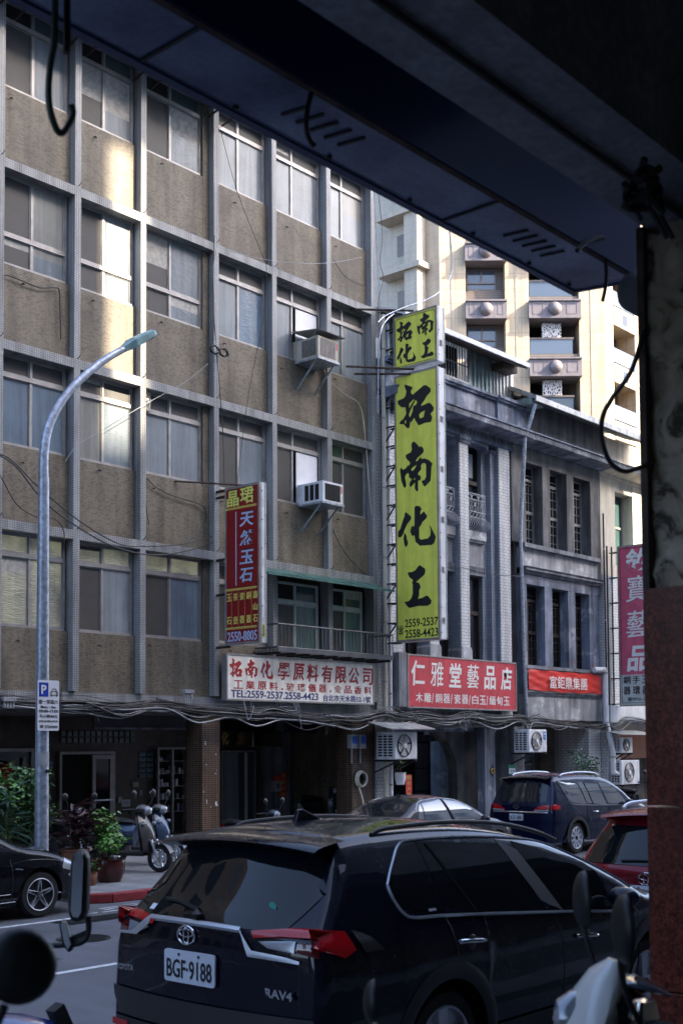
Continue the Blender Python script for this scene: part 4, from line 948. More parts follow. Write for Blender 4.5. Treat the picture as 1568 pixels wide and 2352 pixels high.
# ================================================================ ground floor behind the arcade of the tiled building
def atX(u, v, X):
    d = f2*2840+r3*(u-784)+u3*(1571-v); return Vector((0, 0, HC))+d*(X/d.x)
def rect(u0, v0, u1, v1, Y):
    """x0, x1, z0, z1 of an upright rectangle standing on the plane Y"""
    a, b = at(u0, (v0+v1)/2, Y), at(u1, (v0+v1)/2, Y); t, o = at((u0+u1)/2, v0, Y), at((u0+u1)/2, v1, Y)
    return a.x, b.x, o.z, t.z
Z2 = lambda x, y: (.28*x, 1599.4+.28*y)                    # two zooms used while measuring
Z3 = lambda x, y: (401.4+.28*x, 1599.4+.28*y)
SW = 22.6
SF = TB
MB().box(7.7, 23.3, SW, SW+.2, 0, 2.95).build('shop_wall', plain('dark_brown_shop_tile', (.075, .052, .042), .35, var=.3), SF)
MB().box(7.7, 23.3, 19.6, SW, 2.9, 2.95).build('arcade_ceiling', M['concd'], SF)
for x0, x1 in ((10.0, 10.5), (17.73, 18.235), (22.57, 23.43)):
    MB().box(x0, x1, 19.42, 19.93, .12, 2.95).build('tiled_column', M['btile'], SF)
rr = random.Random(21); m = MB()
for i in range(11):
    x, z = rr.uniform(17.75, 18.2), rr.uniform(.6, 2.4); m.box(x, x+rr.uniform(.01, .05), 19.413, 19.42, z, z+rr.uniform(.008, .12)*rr.random())
m.build('poster_scraps', M['whitep'], SF)
# hanging fascia panel, glass bricks
x0, x1, z0, z1 = rect(*Z2(770, 75), *Z2(1525, 275), 20.6); t = thing('awning', 'dark grey fascia panel hanging under the arcade ceiling left of the brown column', 'awning', (x0, 20.6, z0))
MB().box(x0, x1, 20.6, 20.66, z0+.05, 2.9).build('panel', plain('dark_grey_panel', (.07, .072, .08), .6), t); MB().box(x0, x1, 20.57, 20.69, z0, z0+.05).build('bottom_rail', M['conc'], t)
x0, x1, z0, z1 = rect(*Z2(495, 280), *Z2(1110, 390), SW-.05); g = base('glass_brick', (.10, .11, .10), .12)[0]; m = MB(); n = 13; w_ = (x1-x0)/n; h_ = (z1-z0)/2
for i in range(n):
    for j in range(2):
        MB().box(x0+i*w_+.015, x0+(i+1)*w_-.015, SW-.06, SW+.01, z0+j*h_+.015, z0+(j+1)*h_-.015).build('glass_brick', g, SF, bevel=.012)
# open doorway with an aluminium leaf
def frame(parent, x0, x1, z0, z1, y, t, mt, name='door_frame'):
    f = MB(); f.box(x0, x0+t, y, y+.08, z0, z1); f.box(x1-t, x1, y, y+.08, z0, z1); f.box(x0+t, x1-t, y, y+.08, z1-t, z1); return f.build(name, mt, parent)
x0, x1, z0, z1 = rect(*Z2(490, 455), *Z2(945, 1300), SW-.1); z0 = .14
frame(SF, x0, x1, z0, z1, SW-.1, .06, M['alu']); MB().box(x0+.06, x1-.06, SW-.03, SW-.005, z0, z1-.06).build('dark_doorway', M['dark'], SF)
a, b = rect(*Z2(755, 455), *Z2(925, 1300), SW-.12)[:2]
l = frame(SF, a, b, z0, z1-.08, SW-.14, .09, M['alu'], 'door_leaf'); MB().box(a+.09, b-.09, SW-.11, SW-.09, z0, z1-.17).build('pane', M['glassd'], l); MB().box(a+.05, b-.02, SW-.17, SW-.15, 1.02, 1.06).build('push_bar', M['satin'], l)
# small blue number plates in a grid
x0, x1, z0, z1 = rect(*Z2(1140, 452), *Z2(1250, 672), SW-.02); mp = plain('pale_blue_plate', (.16, .30, .36), .5)
for i in range(2):
    for j in range(5):
        a = x0+i*(x1-x0)*.55; c = z1-(j+1)*(z1-z0)/5
        t = tag(MB().box(a, a+(x1-x0)*.45, SW-.04, SW-.01, c+.02, c+(z1-z0)/5-.03).build('number_plate', mp), 'one of ten small pale blue number plates in a grid on the dark shop wall', 'plate', 'blue number plates on the shop wall')
        text('52', 'digits', M['inkb'], t, (a+.04, SW-.043, c+.06), XF, (x1-x0)*.28, .07, .01, .001)
# glazed display shelves with bottles
x0, x1, z0, z1 = rect(*Z2(1283, 420), *Z2(1535, 1100), SW-.15); z0 = .2
SH = thing('display_cabinet', 'aluminium glazed cabinet of shelves with bottles and packets beside the brown column', 'cabinet', (x0, SW-.2, z0))
frame(SH, x0, x1, z0, z1, SW-.2, .05, M['alu'], 'frame'); MB().box((x0+x1)/2-.04, (x0+x1)/2+.02, SW-.2, SW-.12, z0, z1-.05).build('mullion', M['alu'], SH)
MB().box(x0+.05, x1-.05, SW-.03, SW-.005, z0, z1-.05).build('back', M['dark'], SH)
for k in range(7):
    z = z1-.32-k*.3
    if z < .5: break
    MB().box(x0+.05, x1-.05, SW-.13, SW-.03, z-.015, z).build('shelf', M['alu'], SH); x = x0+.08
    while x < x1-.12:
        h = rr.uniform(.07, .19); w_ = rr.uniform(.04, .08)
        if rr.random() < .8:
            tag(MB().box(x, x+w_, SW-.12, SW-.06, z+.001, z+h).build('bottle', rr.choice([M['whitep'], M['inkb'], M['pane'], M['whitep'], M['inkn'], M['wireg']])), 'small bottle or packet on the shelves of the glazed cabinet', 'bottle', 'bottles and packets in the glazed cabinet')
        x += w_+rr.uniform(.01, .05)
# notices and boxes on the dark wall
for nm, lab, cat, q, mt in (('notice', 'white printed notice on the dark wall beside the open doorway', 'notice', (997, 850, 1064, 905), 'whitep'), ('notice', 'grey framed notice low on the dark wall near the scooter', 'notice', (1070, 925, 1120, 972), 'wireg'),
        ('switch_box', 'narrow pale switch box beside the doorway frame', 'box', (966, 828, 998, 878), 'alu'), ('switch_box', 'small cream box below the blue number plates', 'box', (1085, 705, 1133, 745), 'cream'), ('switch_box', 'tiny grey box right of the cream box', 'box', (1140, 772, 1164, 822), 'wireg'),
        ('house_number', 'pale green house number plate 52 half behind the lamp post', 'plate', (384, 530, 428, 596), 'corrg')):
    x0, x1, z0, z1 = rect(*Z2(*q[:2]), *Z2(*q[2:]), SW-.03); t = tag(MB().box(x0, x1, SW-.05, SW-.01, z0, z1).build(nm, M[mt]), lab, cat)
    if nm == 'house_number': text('52', 'digits', M['inkn'], t, (x0+.05, SW-.053, z0+.05), XF, .12, .13, .01, .001)
    if nm == 'notice':
        m = MB()
        for k in range(4): m.box(x0+.03, x1-.03, SW-.053, SW-.05, z0+(z1-z0)*(k+1)/5-.006, z0+(z1-z0)*(k+1)/5+.006)
        m.build('print', M['inkb'], t)
# lit shop window at the far left
x0, x1, z0, z1 = rect(*Z2(-200, 430), *Z2(275, 1000), SW-.1); w = frame(SF, x0, x1, .14, z1, SW-.12, .07, M['alu'], 'shop_window'); MB().box(x0+.07, x1-.07, SW-.07, SW-.05, .14, z1-.07).build('pane', M['glassd'], w)
a = at(*Z2(195, 600), SW-.12); MB().box(a.x-.03, a.x+.03, SW-.14, SW-.1, .5, z1-.2).build('curtain_edge', M['cream'], w)
t = thing('door_sign', 'small open-for-business sign with red characters inside the left shop window', 'sign', at(*Z2(168, 620), SW-.13)); x0, x1, z0, z1 = rect(*Z2(130, 590), *Z2(207, 650), SW-.14)
MB().box(x0, x1, SW-.15, SW-.13, z0, z1).build('card', M['inkb'], t); text('營業中', 'characters', M['inkr'], t, (x0+.03, SW-.153, (z0+z1)/2), XF, x1-x0-.06, .07, .01, .001); text('OPEN', 'characters', M['inkw'], t, (x0+.05, SW-.153, z0+.03), XF, x1-x0-.1, .05, .01, .001)
t = thing('lucky_charm', 'string of red lucky charms hanging in the left shop window', 'ornament', at(*Z2(40, 520), SW-.13)); c = at(*Z2(40, 590), SW-.15)
m = MB(); m.lathe([(0, -.16), (.14, -.1), (.2, 0), (.14, .1), (0, .16)], c, 'z', 12); m.build('lantern', M['red'], t, smooth=True)
for k, s in enumerate('招財進寶'): p = at(*Z2(40, 680+k*38), SW-.15); MB().box(p.x-.07, p.x+.07, SW-.16, SW-.14, p.z-.07, p.z+.07).build('tag', M['red'], t); text(s, 'character', M['inkg'], t, (p.x-.045, SW-.163, p.z-.045), XF, .09, .09, .008, .001)
# shop right of the column: window, black board with gold letters, steel hood
x0, x1, z0, z1 = rect(*Z3(380, 445), *Z3(660, 1000), SW-.1); w = frame(SF, x0, x1, .14, z1, SW-.12, .05, M['alu'], 'shop_window')
MB().box(x0+.05, x1-.05, SW-.08, SW-.06, .14, z1-.05).build('pane', M['glassb'], w)
a, b = at(*Z3(400, 600), SW-.09).x, at(*Z3(520, 600), SW-.09).x; MB().box(a, b, SW-.1, SW-.085, .2, z1-.06).build('net_curtain', M['pane'], w); a = at(*Z3(570, 600), SW-.09).x; MB().box(a, a+.1, SW-.1, SW-.085, .2, z1-.06).build('curtain_edge', M['cream'], w)
x0, x1, z0, z1 = rect(*Z3(330, 275), *Z3(640, 420), SW-.3); t = thing('shop_sign', 'black board with dim gold characters behind the brown column', 'sign', (x0, SW-.3, z0)); MB().box(x0, x1, SW-.3, SW-.2, z0, z1).build('board', M['blackm'], t)
for k, s in enumerate('化工'):
    p = at(*Z3(385+k*112, 400), SW-.31); text(s, 'character', M['inkg'], t, (p.x, SW-.303, p.z), XF, .24, .33, .03, .002)
x0, x1, z0, z1 = rect(*Z3(640, 290), *Z3(885, 415), 21.6); t = thing('sign_box', 'stainless steel box under the arcade with a warm reflection, end of the black board', 'box', (x0, 21.6, z0)); MB().box(x0, x1, 21.6, 22.2, z0, z1).build('casing', base('stainless_steel', (.5, .47, .42), .18, 1.)[0], t, bevel=.02)
# plastered pier with couplet and letter box; shutter and door inside an arch
x0, x1, z0, z1 = rect(*Z3(825, 300), *Z3(945, 940), 22.0); MB().box(x0, x1, 22.0, SW, .14, 2.9).build('plaster_pier', M['conc'], SF)
def couplet(label, s, x0, x1, z0, z1, y):
    t = thing('couplet', label, 'paper strip', (x0, y, z0)); MB().box(x0, x1, y, y+.012, z0, z1).build('paper', M['red'], t); n = len(s); h = (z1-z0)/n
    for k, c in enumerate(s): text(c, 'character', M['inkg'], t, (x0+.03, y-.003, z1-(k+1)*h+h*.14), XF, x1-x0-.06, h*.7, .015, .001)
x0, x1, z0, z1 = rect(*Z3(860, 628), *Z3(916, 832), 21.98); couplet('red paper couplet with four gold characters on the grey plaster pier', '恭賀新禧', x0, x1, z0, z1, 21.985)
x0, x1, z0, z1 = rect(*Z3(822, 668), *Z3(878, 785), 21.85); t = thing('letter_box', 'pale letter box fixed over the couplet on the plaster pier', 'letter box', (x0, 21.9, z0)); MB().box(x0, x1, 21.86, 21.99, z0, z1).build('box', M['wireg'], t, bevel=.01); MB().box(x0, x1, 21.85, 21.99, z1-.08, z1+.03).build('lid', M['red'], t); text('信', 'character', M['inkb'], t, (x0+.05, 21.853, z0+.08), XF, .13, .14, .012, .001)
x0, x1, z0, z1 = rect(*Z3(945, 330), *Z3(1115, 940), 22.3); m = MB(); z = .14
while z < z1: m.prism([(22.3, z), (22.26, z+.02), (22.26, z+.05), (22.3, z+.07)], 'x', x0, x1); z += .075
m.build('roller_shutter', M['aludark'], SF)
x0, x1, z0, z1 = rect(*Z3(1115, 355), *Z3(1350, 940), 22.3); d = frame(SF, x0, x1, .14, z1, 22.25, .1, M['alu'], 'door_frame'); MB().box(x0+.1, x1-.1, 22.3, 22.32, .14, z1-.1).build('pane', M['glassd'], d); MB().box(x0+.1, x1-.1, 22.24, 22.3, z1-.62, z1-.5).build('transom', M['alu'], d)
MB().box(x0+.12, x1-.12, 22.28, 22.29, z1-.42, z1-.12).build('valance', M['red'], d); MB().box(x0+.28, x1-.36, 22.28, 22.29, .9, z1-.72).build('door_poster', M['red'], d)
MB().ring((x0+.5, 22.27, 1.35), .16, .03, 'y', 20, 6).build('gold_wreath', M['inkg'], d)
m = MB(); xa, xb = at(*Z3(940, 300), 22.1).x, at(*Z3(1470, 300), 22.1).x; c = (xa+xb)/2; R_ = (xb-xa)/2; pl = [(xa-.1, 2.9), (xa-.1, 1.75)]
for k in range(13): a = math.pi-math.pi*k/12; pl.append((c+R_*math.cos(a), 1.75+.85*math.sin(a)))
pl += [(xb+.1, 1.75), (xb+.1, 2.9)]; m.prism(pl, 'y', 22.05, 22.2); m.build('arch_wall', M['concd'], SF)
x0, x1, z0, z1 = rect(*Z3(925, 185), *Z3(1465, 300), 21.2); t = thing('shop_sign', 'very dark navy board deep under the arcade above the shutter', 'sign', (x0, 21.2, z0)); MB().box(x0, x1, 21.2, 21.3, z0, 2.88).build('board', plain('dark_navy_board', (.012, .015, .035), .5), t); text('拓南', 'characters', plain('dim_navy_lettering', (.03, .04, .08), .5), t, (x0+.25, 21.195, z0+.04), XF, 1.2, .22, .02, .002)
t = thing('hand_truck', 'green tube hand truck leaning at the roller shutter', 'trolley', at(*Z3(1050, 950), 21.6)); c = at(*Z3(1050, 950), 21.6)
MB().tube(spline([(c.x-.3, 21.6, .2), (c.x-.3, 21.6, .75), (c.x-.24, 21.6, .84), (c.x+.24, 21.6, .84), (c.x+.3, 21.6, .75), (c.x+.3, 21.6, .2)], 4), .022, 8).build('handle', M['greenm'], t); MB().box(c.x-.3, c.x+.3, 21.4, 21.62, .16, .2).build('toe_plate', M['greenm'], t)
# hose reel, meters and pipes on the second column
t = thing('hose_reel', 'coil of white hose hanging on the second brown column, its tail trailing down', 'hose', (22.75, 19.3, 1.5)); c = at(829, 1790, 19.36)
for k in range(3): MB().ring((c.x, 19.37-.03*k, c.z), .19-.012*k, .024, 'y', 28, 8).build('coil', M['cream'], t)
MB().ring((c.x, 19.38, c.z), .12, .03, 'y', 24, 8).build('drum', M['black'], t); MB().tube(spline([(c.x-.1, 19.34, c.z-.2), (c.x+.02, 19.33, c.z-.5), (c.x+.12, 19.33, c.z-.9), (c.x+.45, 19.33, .3)], 6), .022, 8).build('tail', M['cream'], t)
for k, (u, lab) in enumerate(((808, 'dim blue electricity meter box left of its twin'), (828, 'blue and grey electricity meter box nearest the downpipe'))):
    x0, x1, z0, z1 = rect(u-7, 1688, u+8, 1720, 19.36); t = thing('meter_box', lab, 'meter', (x0, 19.4, z0)); MB().box(x0, x1, 19.28, 19.42, z0, z1).build('case', M['wireg'], t, bevel=.02); MB().box(x0+.03, x1-.03, 19.27, 19.29, (z0+z1)/2-.05, z1-.04).build('label', plain('blue_label', (.02, .09, .4), .5), t); MB().tube([((x0+x1)/2, 19.38, z0), ((x0+x1)/2, 19.38, z0-.35)], .02, 6).build('pipe', M['wireg'], t)
# downpipes
def pipe(label, pts, r, mt): 
    t = thing('downpipe', label, 'pipe', pts[-1]); MB().tube(pts, r, 12).build('pipe', M[mt], t, smooth=True)
    z0, z1 = sorted((pts[0][2], pts[-1][2])); n = max(2, int((z1-z0)/1.6)); m = None
    for k in range(n):
        f = (k+.5)/n; P = [Vector(p) for p in pts]; L = len(P)-1; i = min(int(f*L), L-1); p = P[i].lerp(P[i+1], f*L-i); MB().cyl(p+Vector((0, 0, -.02)), p+Vector((0, 0, .02)), r*1.25, n=12).build('collar', M['alu'], t)
pipe('cream downpipe between the tiled building and the columned house', [(23.62, 19.2, 13.0), (23.6, 19.2, 6.0), (23.58, 19.2, .14)], .055, 'cream')
pipe('thin white downpipe beside the cream one', [(23.8, 19.2, 12.8), (23.82, 19.22, 8), (23.8, 19.2, .14)], .045, 'white')
pipe('grey-blue downpipe crossing the front between the columned and the concrete house', [(29.6, 18.55, 11.86), (29.5, 18.85, 10.9), (29.75, 19.2, 8.3), (29.85, 19.2, 4.5), (30.0, 19.22, 2.65)], .055, 'steel')
pipe('pale square downpipe at the right end of the banner', [(33.6, 19.1, 4.52), (34.15, 19.05, 4.55), (34.2, 19.05, 4.4), (34.2, 19.05, 2.95), (34.35, 19.0, 2.4), (34.5, 19.0, 2.0), (34.5, 19.0, 1.35), (34.95, 19.0, 1.3)], .085, 'white')
pipe('thin dark conduit along the right edge of the concrete house', [(34.52, 19.2, 9.5), (34.55, 19.2, 5.0), (34.55, 19.2, 2.6)], .025, 'blackm')

# ================================================================ air conditioners
def fan(parent, c, r, guard):
    MB().lathe([(r, 0), (r*1.02, -.02), (r*.98, -.03), (r*.96, .02), (0, .04)], c, 'y', 28).build('fan_well', M['black'], parent, smooth=True)
    m = MB()
    for k in range(5):
        a = 2*math.pi*k/5; pts = []
        for j in range(6):
            q = r*(.25+.7*j/5); w_ = .5-.03*j; pts.append([(c[0]+q*math.cos(a+w_*s), c[1]+.015-.03*s, c[2]+q*math.sin(a+w_*s)) for s in (0, .5, 1)])
        m.grid(pts)
    m.build('fan_blades', M['blackm'], parent); m = MB()
    for k in range(1, guard): m.ring((c[0], c[1]-.035, c[2]), r*k/guard, .004, 'y', 28, 4)
    for k in range(10): a = math.pi*2*k/10; m.tube([(c[0]+r*.15*math.cos(a), c[1]-.035, c[2]+r*.15*math.sin(a)), (c[0]+r*math.cos(a), c[1]-.035, c[2]+r*math.sin(a))], .004, 4)
    m.build('fan_guard', M['alu'], parent)
    MB().lathe([(0, -.05), (r*.22, -.045), (r*.24, -.03), (0, -.03)], c, 'y', 16).build('hub_cap', M['whitep'], parent)
def outdoor(label, x0, x1, y0, y1, z0, z1, hood=None, guard=10, plate=None):
    t = thing('air_conditioner', label, 'air conditioner', ((x0+x1)/2, y1, z0))
    MB().box(x0, x1, y0, y1, z0, z1).build('casing', M['white'], t, bevel=.02)
    MB().box(x0-.006, x0+.01, y0+.08, y1-.05, z0+.05, z1-.06).build('side_intake', M['black'], t); m = MB(); n = 9
    for k in range(n): z = z0+.06+(z1-z0-.14)*k/(n-1); m.box(x0-.014, x0-.004, y0+.07, y1-.04, z-.008, z+.012)
    for f in (.33, .66): y = y0+.08+(y1-y0-.13)*f; m.box(x0-.016, x0-.004, y-.012, y+.012, z0+.05, z1-.06)
    m.build('side_grille', M['white'], t); r = min((z1-z0)*.40, (x1-x0)*.33); fan(t, (x0+(x1-x0)*.40, y0-.004, (z0+z1)/2), r, guard)
    for x in (x0+.1, x1-.15): m = MB(); m.bar((x, y0-.08, z0-.03), (x, 19.35, z0-.03), .05); m.bar((x, y0, z0-.04), (x, 19.35, z0-.32), .035); m.build('bracket', M['blackm'], t)
    if plate: MB().box(x1-.18, x1-.05, y0-.006, y0+.004, z1-.28, z1-.05).build('maker_plate', plain('blue_plate', (.05, .18, .5), .5), t); [text(c, 'character', M['inkw'], t, (x1-.155, y0-.009, z1-.15-.1*k), XF, .08, .07, .01, .001) for k, c in enumerate('強力')]
    if hood:
        rows = [[], []]; n = int((hood[1]-hood[0])/.035)
        for i in range(n+1):
            x = hood[0]+(hood[1]-hood[0])*i/n; d = .018*math.sin(i*math.pi/1.5); rows[0].append((x, hood[2], hood[3]+d)); rows[1].append((x, 19.3, hood[4]+d))
        tag(MB().grid(rows).build('corrugated_hood', M['corrw'], smooth=False), hood[5], 'canopy')
        o = bpy.context.scene.collection.objects[-1]
    return t
def acbox(c0, c1, c2, top, bot, Y):      # left edge, front corner, right edge (U), top and bottom (V at the corner), plane of the front
    a, b = at(c1, top, Y), at(c2, top, Y); k = atX(c0, (top+bot)/2, a.x).y; return a.x, b.x, Y, min(k, 19.3), at(c1, bot, Y).z, a.z
b = acbox(875, 907, 957.5, 1681, 1745, 18.62); b = b[:3]+(19.2,)+b[4:]
outdoor('white outdoor unit with a black fan under a corrugated hood by the cream downpipe', *b, hood=(b[0]-.55, b[1]+.35, 18.3, b[5]+.06, b[5]+.3, 'short corrugated sheet hood over the outdoor unit by the cream downpipe'), guard=4)
x0, x1, y0, y1, z0, z1 = b
b = acbox(1186, 1214, 1255, 1676, 1729, 18.7); b = b[:3]+(19.2,)+b[4:]
outdoor('clean white outdoor unit with a blue plate beside house number 54', *b, plate=True)
b = acbox(1411, 1427, 1452, 1694, 1730, 18.85); b = b[:3]+(19.25,)+b[4:]
outdoor('upper outdoor unit under a corrugated hood at the far right', *b, hood=(b[0]-.6, b[1]+.9, 18.5, b[5]+.08, b[5]+.25, 'long corrugated sheet hood over the upper outdoor unit at far right'))
b = acbox(1408, 1427, 1468, 1747, 1803, 18.85); b = b[:3]+(19.25,)+b[4:]
outdoor('lower and larger outdoor unit with a blue and white label at the far right', *b, guard=14)
# window units
def window_ac(label, x0, x1, y0, z0, z1, style, hood):
    t = thing('window_air_conditioner', label, 'air conditioner', ((x0+x1)/2, 19.5, z0)); MB().box(x0, x1, y0, 19.56, z0, z1).build('casing', M['cream'] if style else M['white'], t, bevel=.012)
    m = MB(); g = MB()
    if style:
        MB().box(x0-.004, x0+.01, y0+.06, y0+.5, z0+.06, z1-.06).build('side_vent', M['black'], t); n = 10
        for k in range(n+1):
            y = y0+.06+.44*k/n; g.box(x0-.01, x0-.002, y-.006, y+.006, z0+.06, z1-.06); z = z0+.06+(z1-z0-.12)*k/n; g.box(x0-.011, x0-.003, y0+.06, y0+.5, z-.006, z+.006)
    else:
        for k in range(3): y = y0+.12+k*.16; m.box(x0-.004, x0+.01, y, y+.12, z0+.06, z1-.06)
        m.build('side_vent', M['black'], t)
    MB().box(x0+.08, x1-.1, y0-.004, y0+.01, z0+.05, z1-.05).build('rear_coil', M['black'], t)
    for k in range(22): z = z0+.06+(z1-z0-.12)*k/21; g.box(x0+.08, x1-.1, y0-.01, y0-.002, z-.003, z+.003)
    for k in range(6): x = x0+.1+(x1-x0-.24)*k/5; g.box(x-.004, x+.004, y0-.012, y0-.003, z0+.05, z1-.05)
    g.build('coil_guard', M['alu'] if style else M['blackm'], t)
    MB().box(x1-.075, x1-.035, y0-.004, y0+.004, z1-.22, z1-.06).build('warning_label', M['red'], t)
    MB().box(x0-.03, x1+.02, y0-.03, 19.5, z0-.045, z0).build('tray', M['steel'], t)
    for x in (x0+.05, x1-.05): MB().bar((x, y0+.1, z0-.04), (x, 19.46, z0-.62), .035).build('stay', M['steel'], t)
    if hood:
        rows = [[], []]
        for i in range(37): x = x0-.12+(x1-x0+.3)*i/36; d = .015*math.sin(i*math.pi/1.5); rows[0].append((x, y0-.1, z1+.1+d)); rows[1].append((x, 19.5, z1+.2+d))
        MB().grid(rows).build('corrugated_hood', M['corrw'], t); MB().bar((x0+.02, y0+.1, z1+.12), (x0+.02, y0+.35, z0+.05), .02).build('hood_strut', M['steel'], t)
window_ac('dirty cream window unit under a corrugated hood on the third floor', 20.70, 21.40, 18.75, 11.16, 11.66, True, True)
window_ac('white window unit with three black side vents on the second floor', 20.80, 21.50, 18.72, 7.82, 8.30, False, False)
t = thing('exhaust_fan', 'small round exhaust fan fixed in a transom beside the second pilaster', 'fan', (16.22, 19.45, 9.3)); MB().box(16.1, 16.34, 19.44, 19.5, 9.1, 9.54).build('frame', M['cream'], t, bevel=.03); c = (16.22, 19.42, 9.33)
for r_ in (.04, .07, .1): MB().ring(c, r_, .007, 'y', 20, 5).build('guard_ring', M['cream'], t)
MB().lathe([(0, -.03), (.04, -.02), (.045, 0), (0, 0)], c, 'y', 14).build('hub', M['whitep'], t)

# ================================================================ first-floor balcony and green awning
t = thing('balcony', 'narrow balcony with plain iron railings above the white shop board', 'balcony', (20.5, 19, 3.9)); x0, x1, yb = 19.3, 23.3, 18.72
m = MB()
for i in range(7): y = yb+.71*i/6; m.box(x0, x1, y, y+.02, 4.31, 4.36)
m.box(x0, x1, yb-.02, yb, 4.29, 4.38); m.build('floor_slats', M['darksteel'], t)
for z in (4.39, 4.90): MB().tube([(x0, 19.4, z), (x0, yb, z), (x1, yb, z), (x1, 19.4, z)], .022, 8).build('rail', M['darksteel'], t)
m = MB(); n = 33
for i in range(n+1): x = x0+(x1-x0)*i/n; m.box(x-.009, x+.009, yb-.009, yb+.009, 4.39, 4.90)
m.build('balusters', M['darksteel'], t)
for i in range(9): x = x0+.1+(x1-x0-.2)*i/8; MB().box(x-.02, x+.02, yb, 19.45, 4.24, 4.30).build('joist', M['blackm'], t)
t = thing('awning', 'thin faded green sheet awning over the balcony windows', 'awning', (20.5, 19.3, 6)); rows = [[], []]
for i in range(41): x = 18.9+4.36*i/40; d = .02*math.sin(i*.9)+.012*math.sin(i*2.3); rows[0].append((x, 18.62, 5.98+d)); rows[1].append((x, 19.32, 6.22))
MB().grid(rows).build('sheet', M['greenm'], t); MB().box(18.9, 23.26, 18.6, 18.64, 5.94, 5.985).build('edge_rail', M['greenm'], t)

# ================================================================ lamp post, parking sign, number plates and small things
P0 = (10.73, 15.2)
t = thing('lamp_post', 'tall galvanised street lamp post with a curved arm and a flat lamp head', 'street lamp', (*P0, .12))
MB().tube([(*P0, .12), (*P0, 3.0), (*P0, 6.2)], [.105, .095, .08], 20).build('pole', M['steel'], t, smooth=True)
arm = spline([(10.73, 15.2, 6.1), (10.735, 15.2, 6.6), (10.85, 15.2, 7.08), (11.2, 15.2, 7.62), (11.75, 15.2, 8.16), (12.22, 15.2, 8.5)], 8)
MB().tube(arm, [.078-.025*i/(len(arm)-1) for i in range(len(arm))], 16).build('arm', M['steel'], t, smooth=True)
d = (Vector(arm[-1])-Vector(arm[-3])).normalized(); n_ = Vector((-d.z, 0, d.x)); p = Vector(arm[-1])
def hull(sec): return MB().grid(sec, True)
secs = []
for s, w_, h0, h1 in ((-.02, .05, -.05, .05), (.1, .09, -.06, .07), (.2, .13, -.055, .09), (.62, .14, -.04, .07), (.68, .12, -.03, .04)):
    c = p+d*s; secs.append([c+Vector((0, y*w_, 0))+n_*h for y, h in ((-1, h0), (1, h0), (1, h1*.6), (.7, h1), (-.7, h1), (-1, h1*.6))])
mm = hull(secs); mm.poly(secs[-1]); hd = mm.build('lamp_head', plain('pale_green_lamp', (.22, .36, .36), .4), t)
c = p+d*.42-n_*.05; MB().add([c+d*a+Vector((0, y, 0)) for a, y in ((-.18, -.1), (.2, -.1), (.2, .1), (-.18, .1))]+[c+d*a+Vector((0, y, 0))-n_*.012 for a, y in ((-.18, -.1), (.2, -.1), (.2, .1), (-.18, .1))], [[0,1,2,3],[4,5,6,7],[0,1,5,4],[1,2,6,5],[2,3,7,6],[3,0,4,7]]).build('led_panel', M['conc'], hd)
for z in (.45, .62, .8, .95, 1.5): MB().cyl((*P0, z), (*P0, z+.012), .106, n=20).build('band', M['steel'], t)
MB().cyl((*P0, 1.95), (*P0, 2.15), .101, n=20).build('old_tape', M['wireg'], t)
MB().box(10.72, 10.78, 15.085, 15.1, 1.85, 1.9).build('black_tag', M['black'], t)
t = thing('parking_sign', 'white parking rules sign with a blue P square, clamped to the lamp post', 'sign', (10.56, 15.07, 2.46)); y = 15.06; x0, x1, z0, z1 = 10.555, 10.925, 2.465, 3.20; pl = []
for cx, cz, a0 in ((x1-.025, z1-.025, 0), (x0+.025, z1-.025, 90), (x0+.025, z0+.025, 180), (x1-.025, z0+.025, 270)): pl += [(cx+.025*math.cos(R(a0+k*30)), cz+.025*math.sin(R(a0+k*30))) for k in range(4)]
MB().prism(pl, 'y', y, y+.012).build('plate', M['whitep'], t); MB().box(x0+.02, x0+.18, y-.003, y, 2.96, 3.165).build('blue_square', plain('traffic_blue', (.012, .045, .42), .4), t)
text('P', 'letter', M['inkw'], t, (x0+.055, y-.006, 2.995), XF, .09, .135, .03, .001); Y2 = y-.003
for s, xa, za, w_, h_, bd in (('週一至週六', .012, 2.855, .335, .062, .012), ('Mon. - Sat.', .05, 2.79, .27, .04, .02), ('09:00-17:00', .018, 2.727, .335, .043, .02), ('每小時40元', .03, 2.647, .31, .055, .014), ('NT$ 40 PER HOUR', .024, 2.582, .325, .034, .02), ('27269600', .12, 2.502, .225, .04, .02)): text(s, 'lettering', M['inkb'], t, (x0+xa, Y2, za), XF, w_, h_, bd, .001)
text('☎', 'telephone_symbol', M['inkb'], t, (x0+.035, Y2, 2.505), XF, .065, .045, 0, .001)
m = MB()
for q in ([(.215, 2.985), (.345, 2.985), (.345, 3.02), (.325, 3.035), (.31, 3.075), (.25, 3.075), (.235, 3.035), (.215, 3.02)],):
    for a, b in zip(q, q[1:]+q[:1]): m.bar((x0+a[0], Y2, a[1]), (x0+b[0], Y2, b[1]), .003, .009)
m.box(x0+.22, x0+.34, Y2-.001, Y2+.002, 3.03, 3.04)
for a in (.235, .325): m.box(x0+a-.012, x0+a+.012, Y2-.001, Y2+.002, 2.965, 2.985); m.box(x0+a-.009, x0+a+.009, Y2-.001, Y2+.002, 3.003, 3.018)
m.build('car_symbol', M['inkb'], t)
for z in (2.62, 3.0): MB().box(10.62, 10.84, 15.07, 15.11, z, z+.03).build('clamp', M['alu'], t)
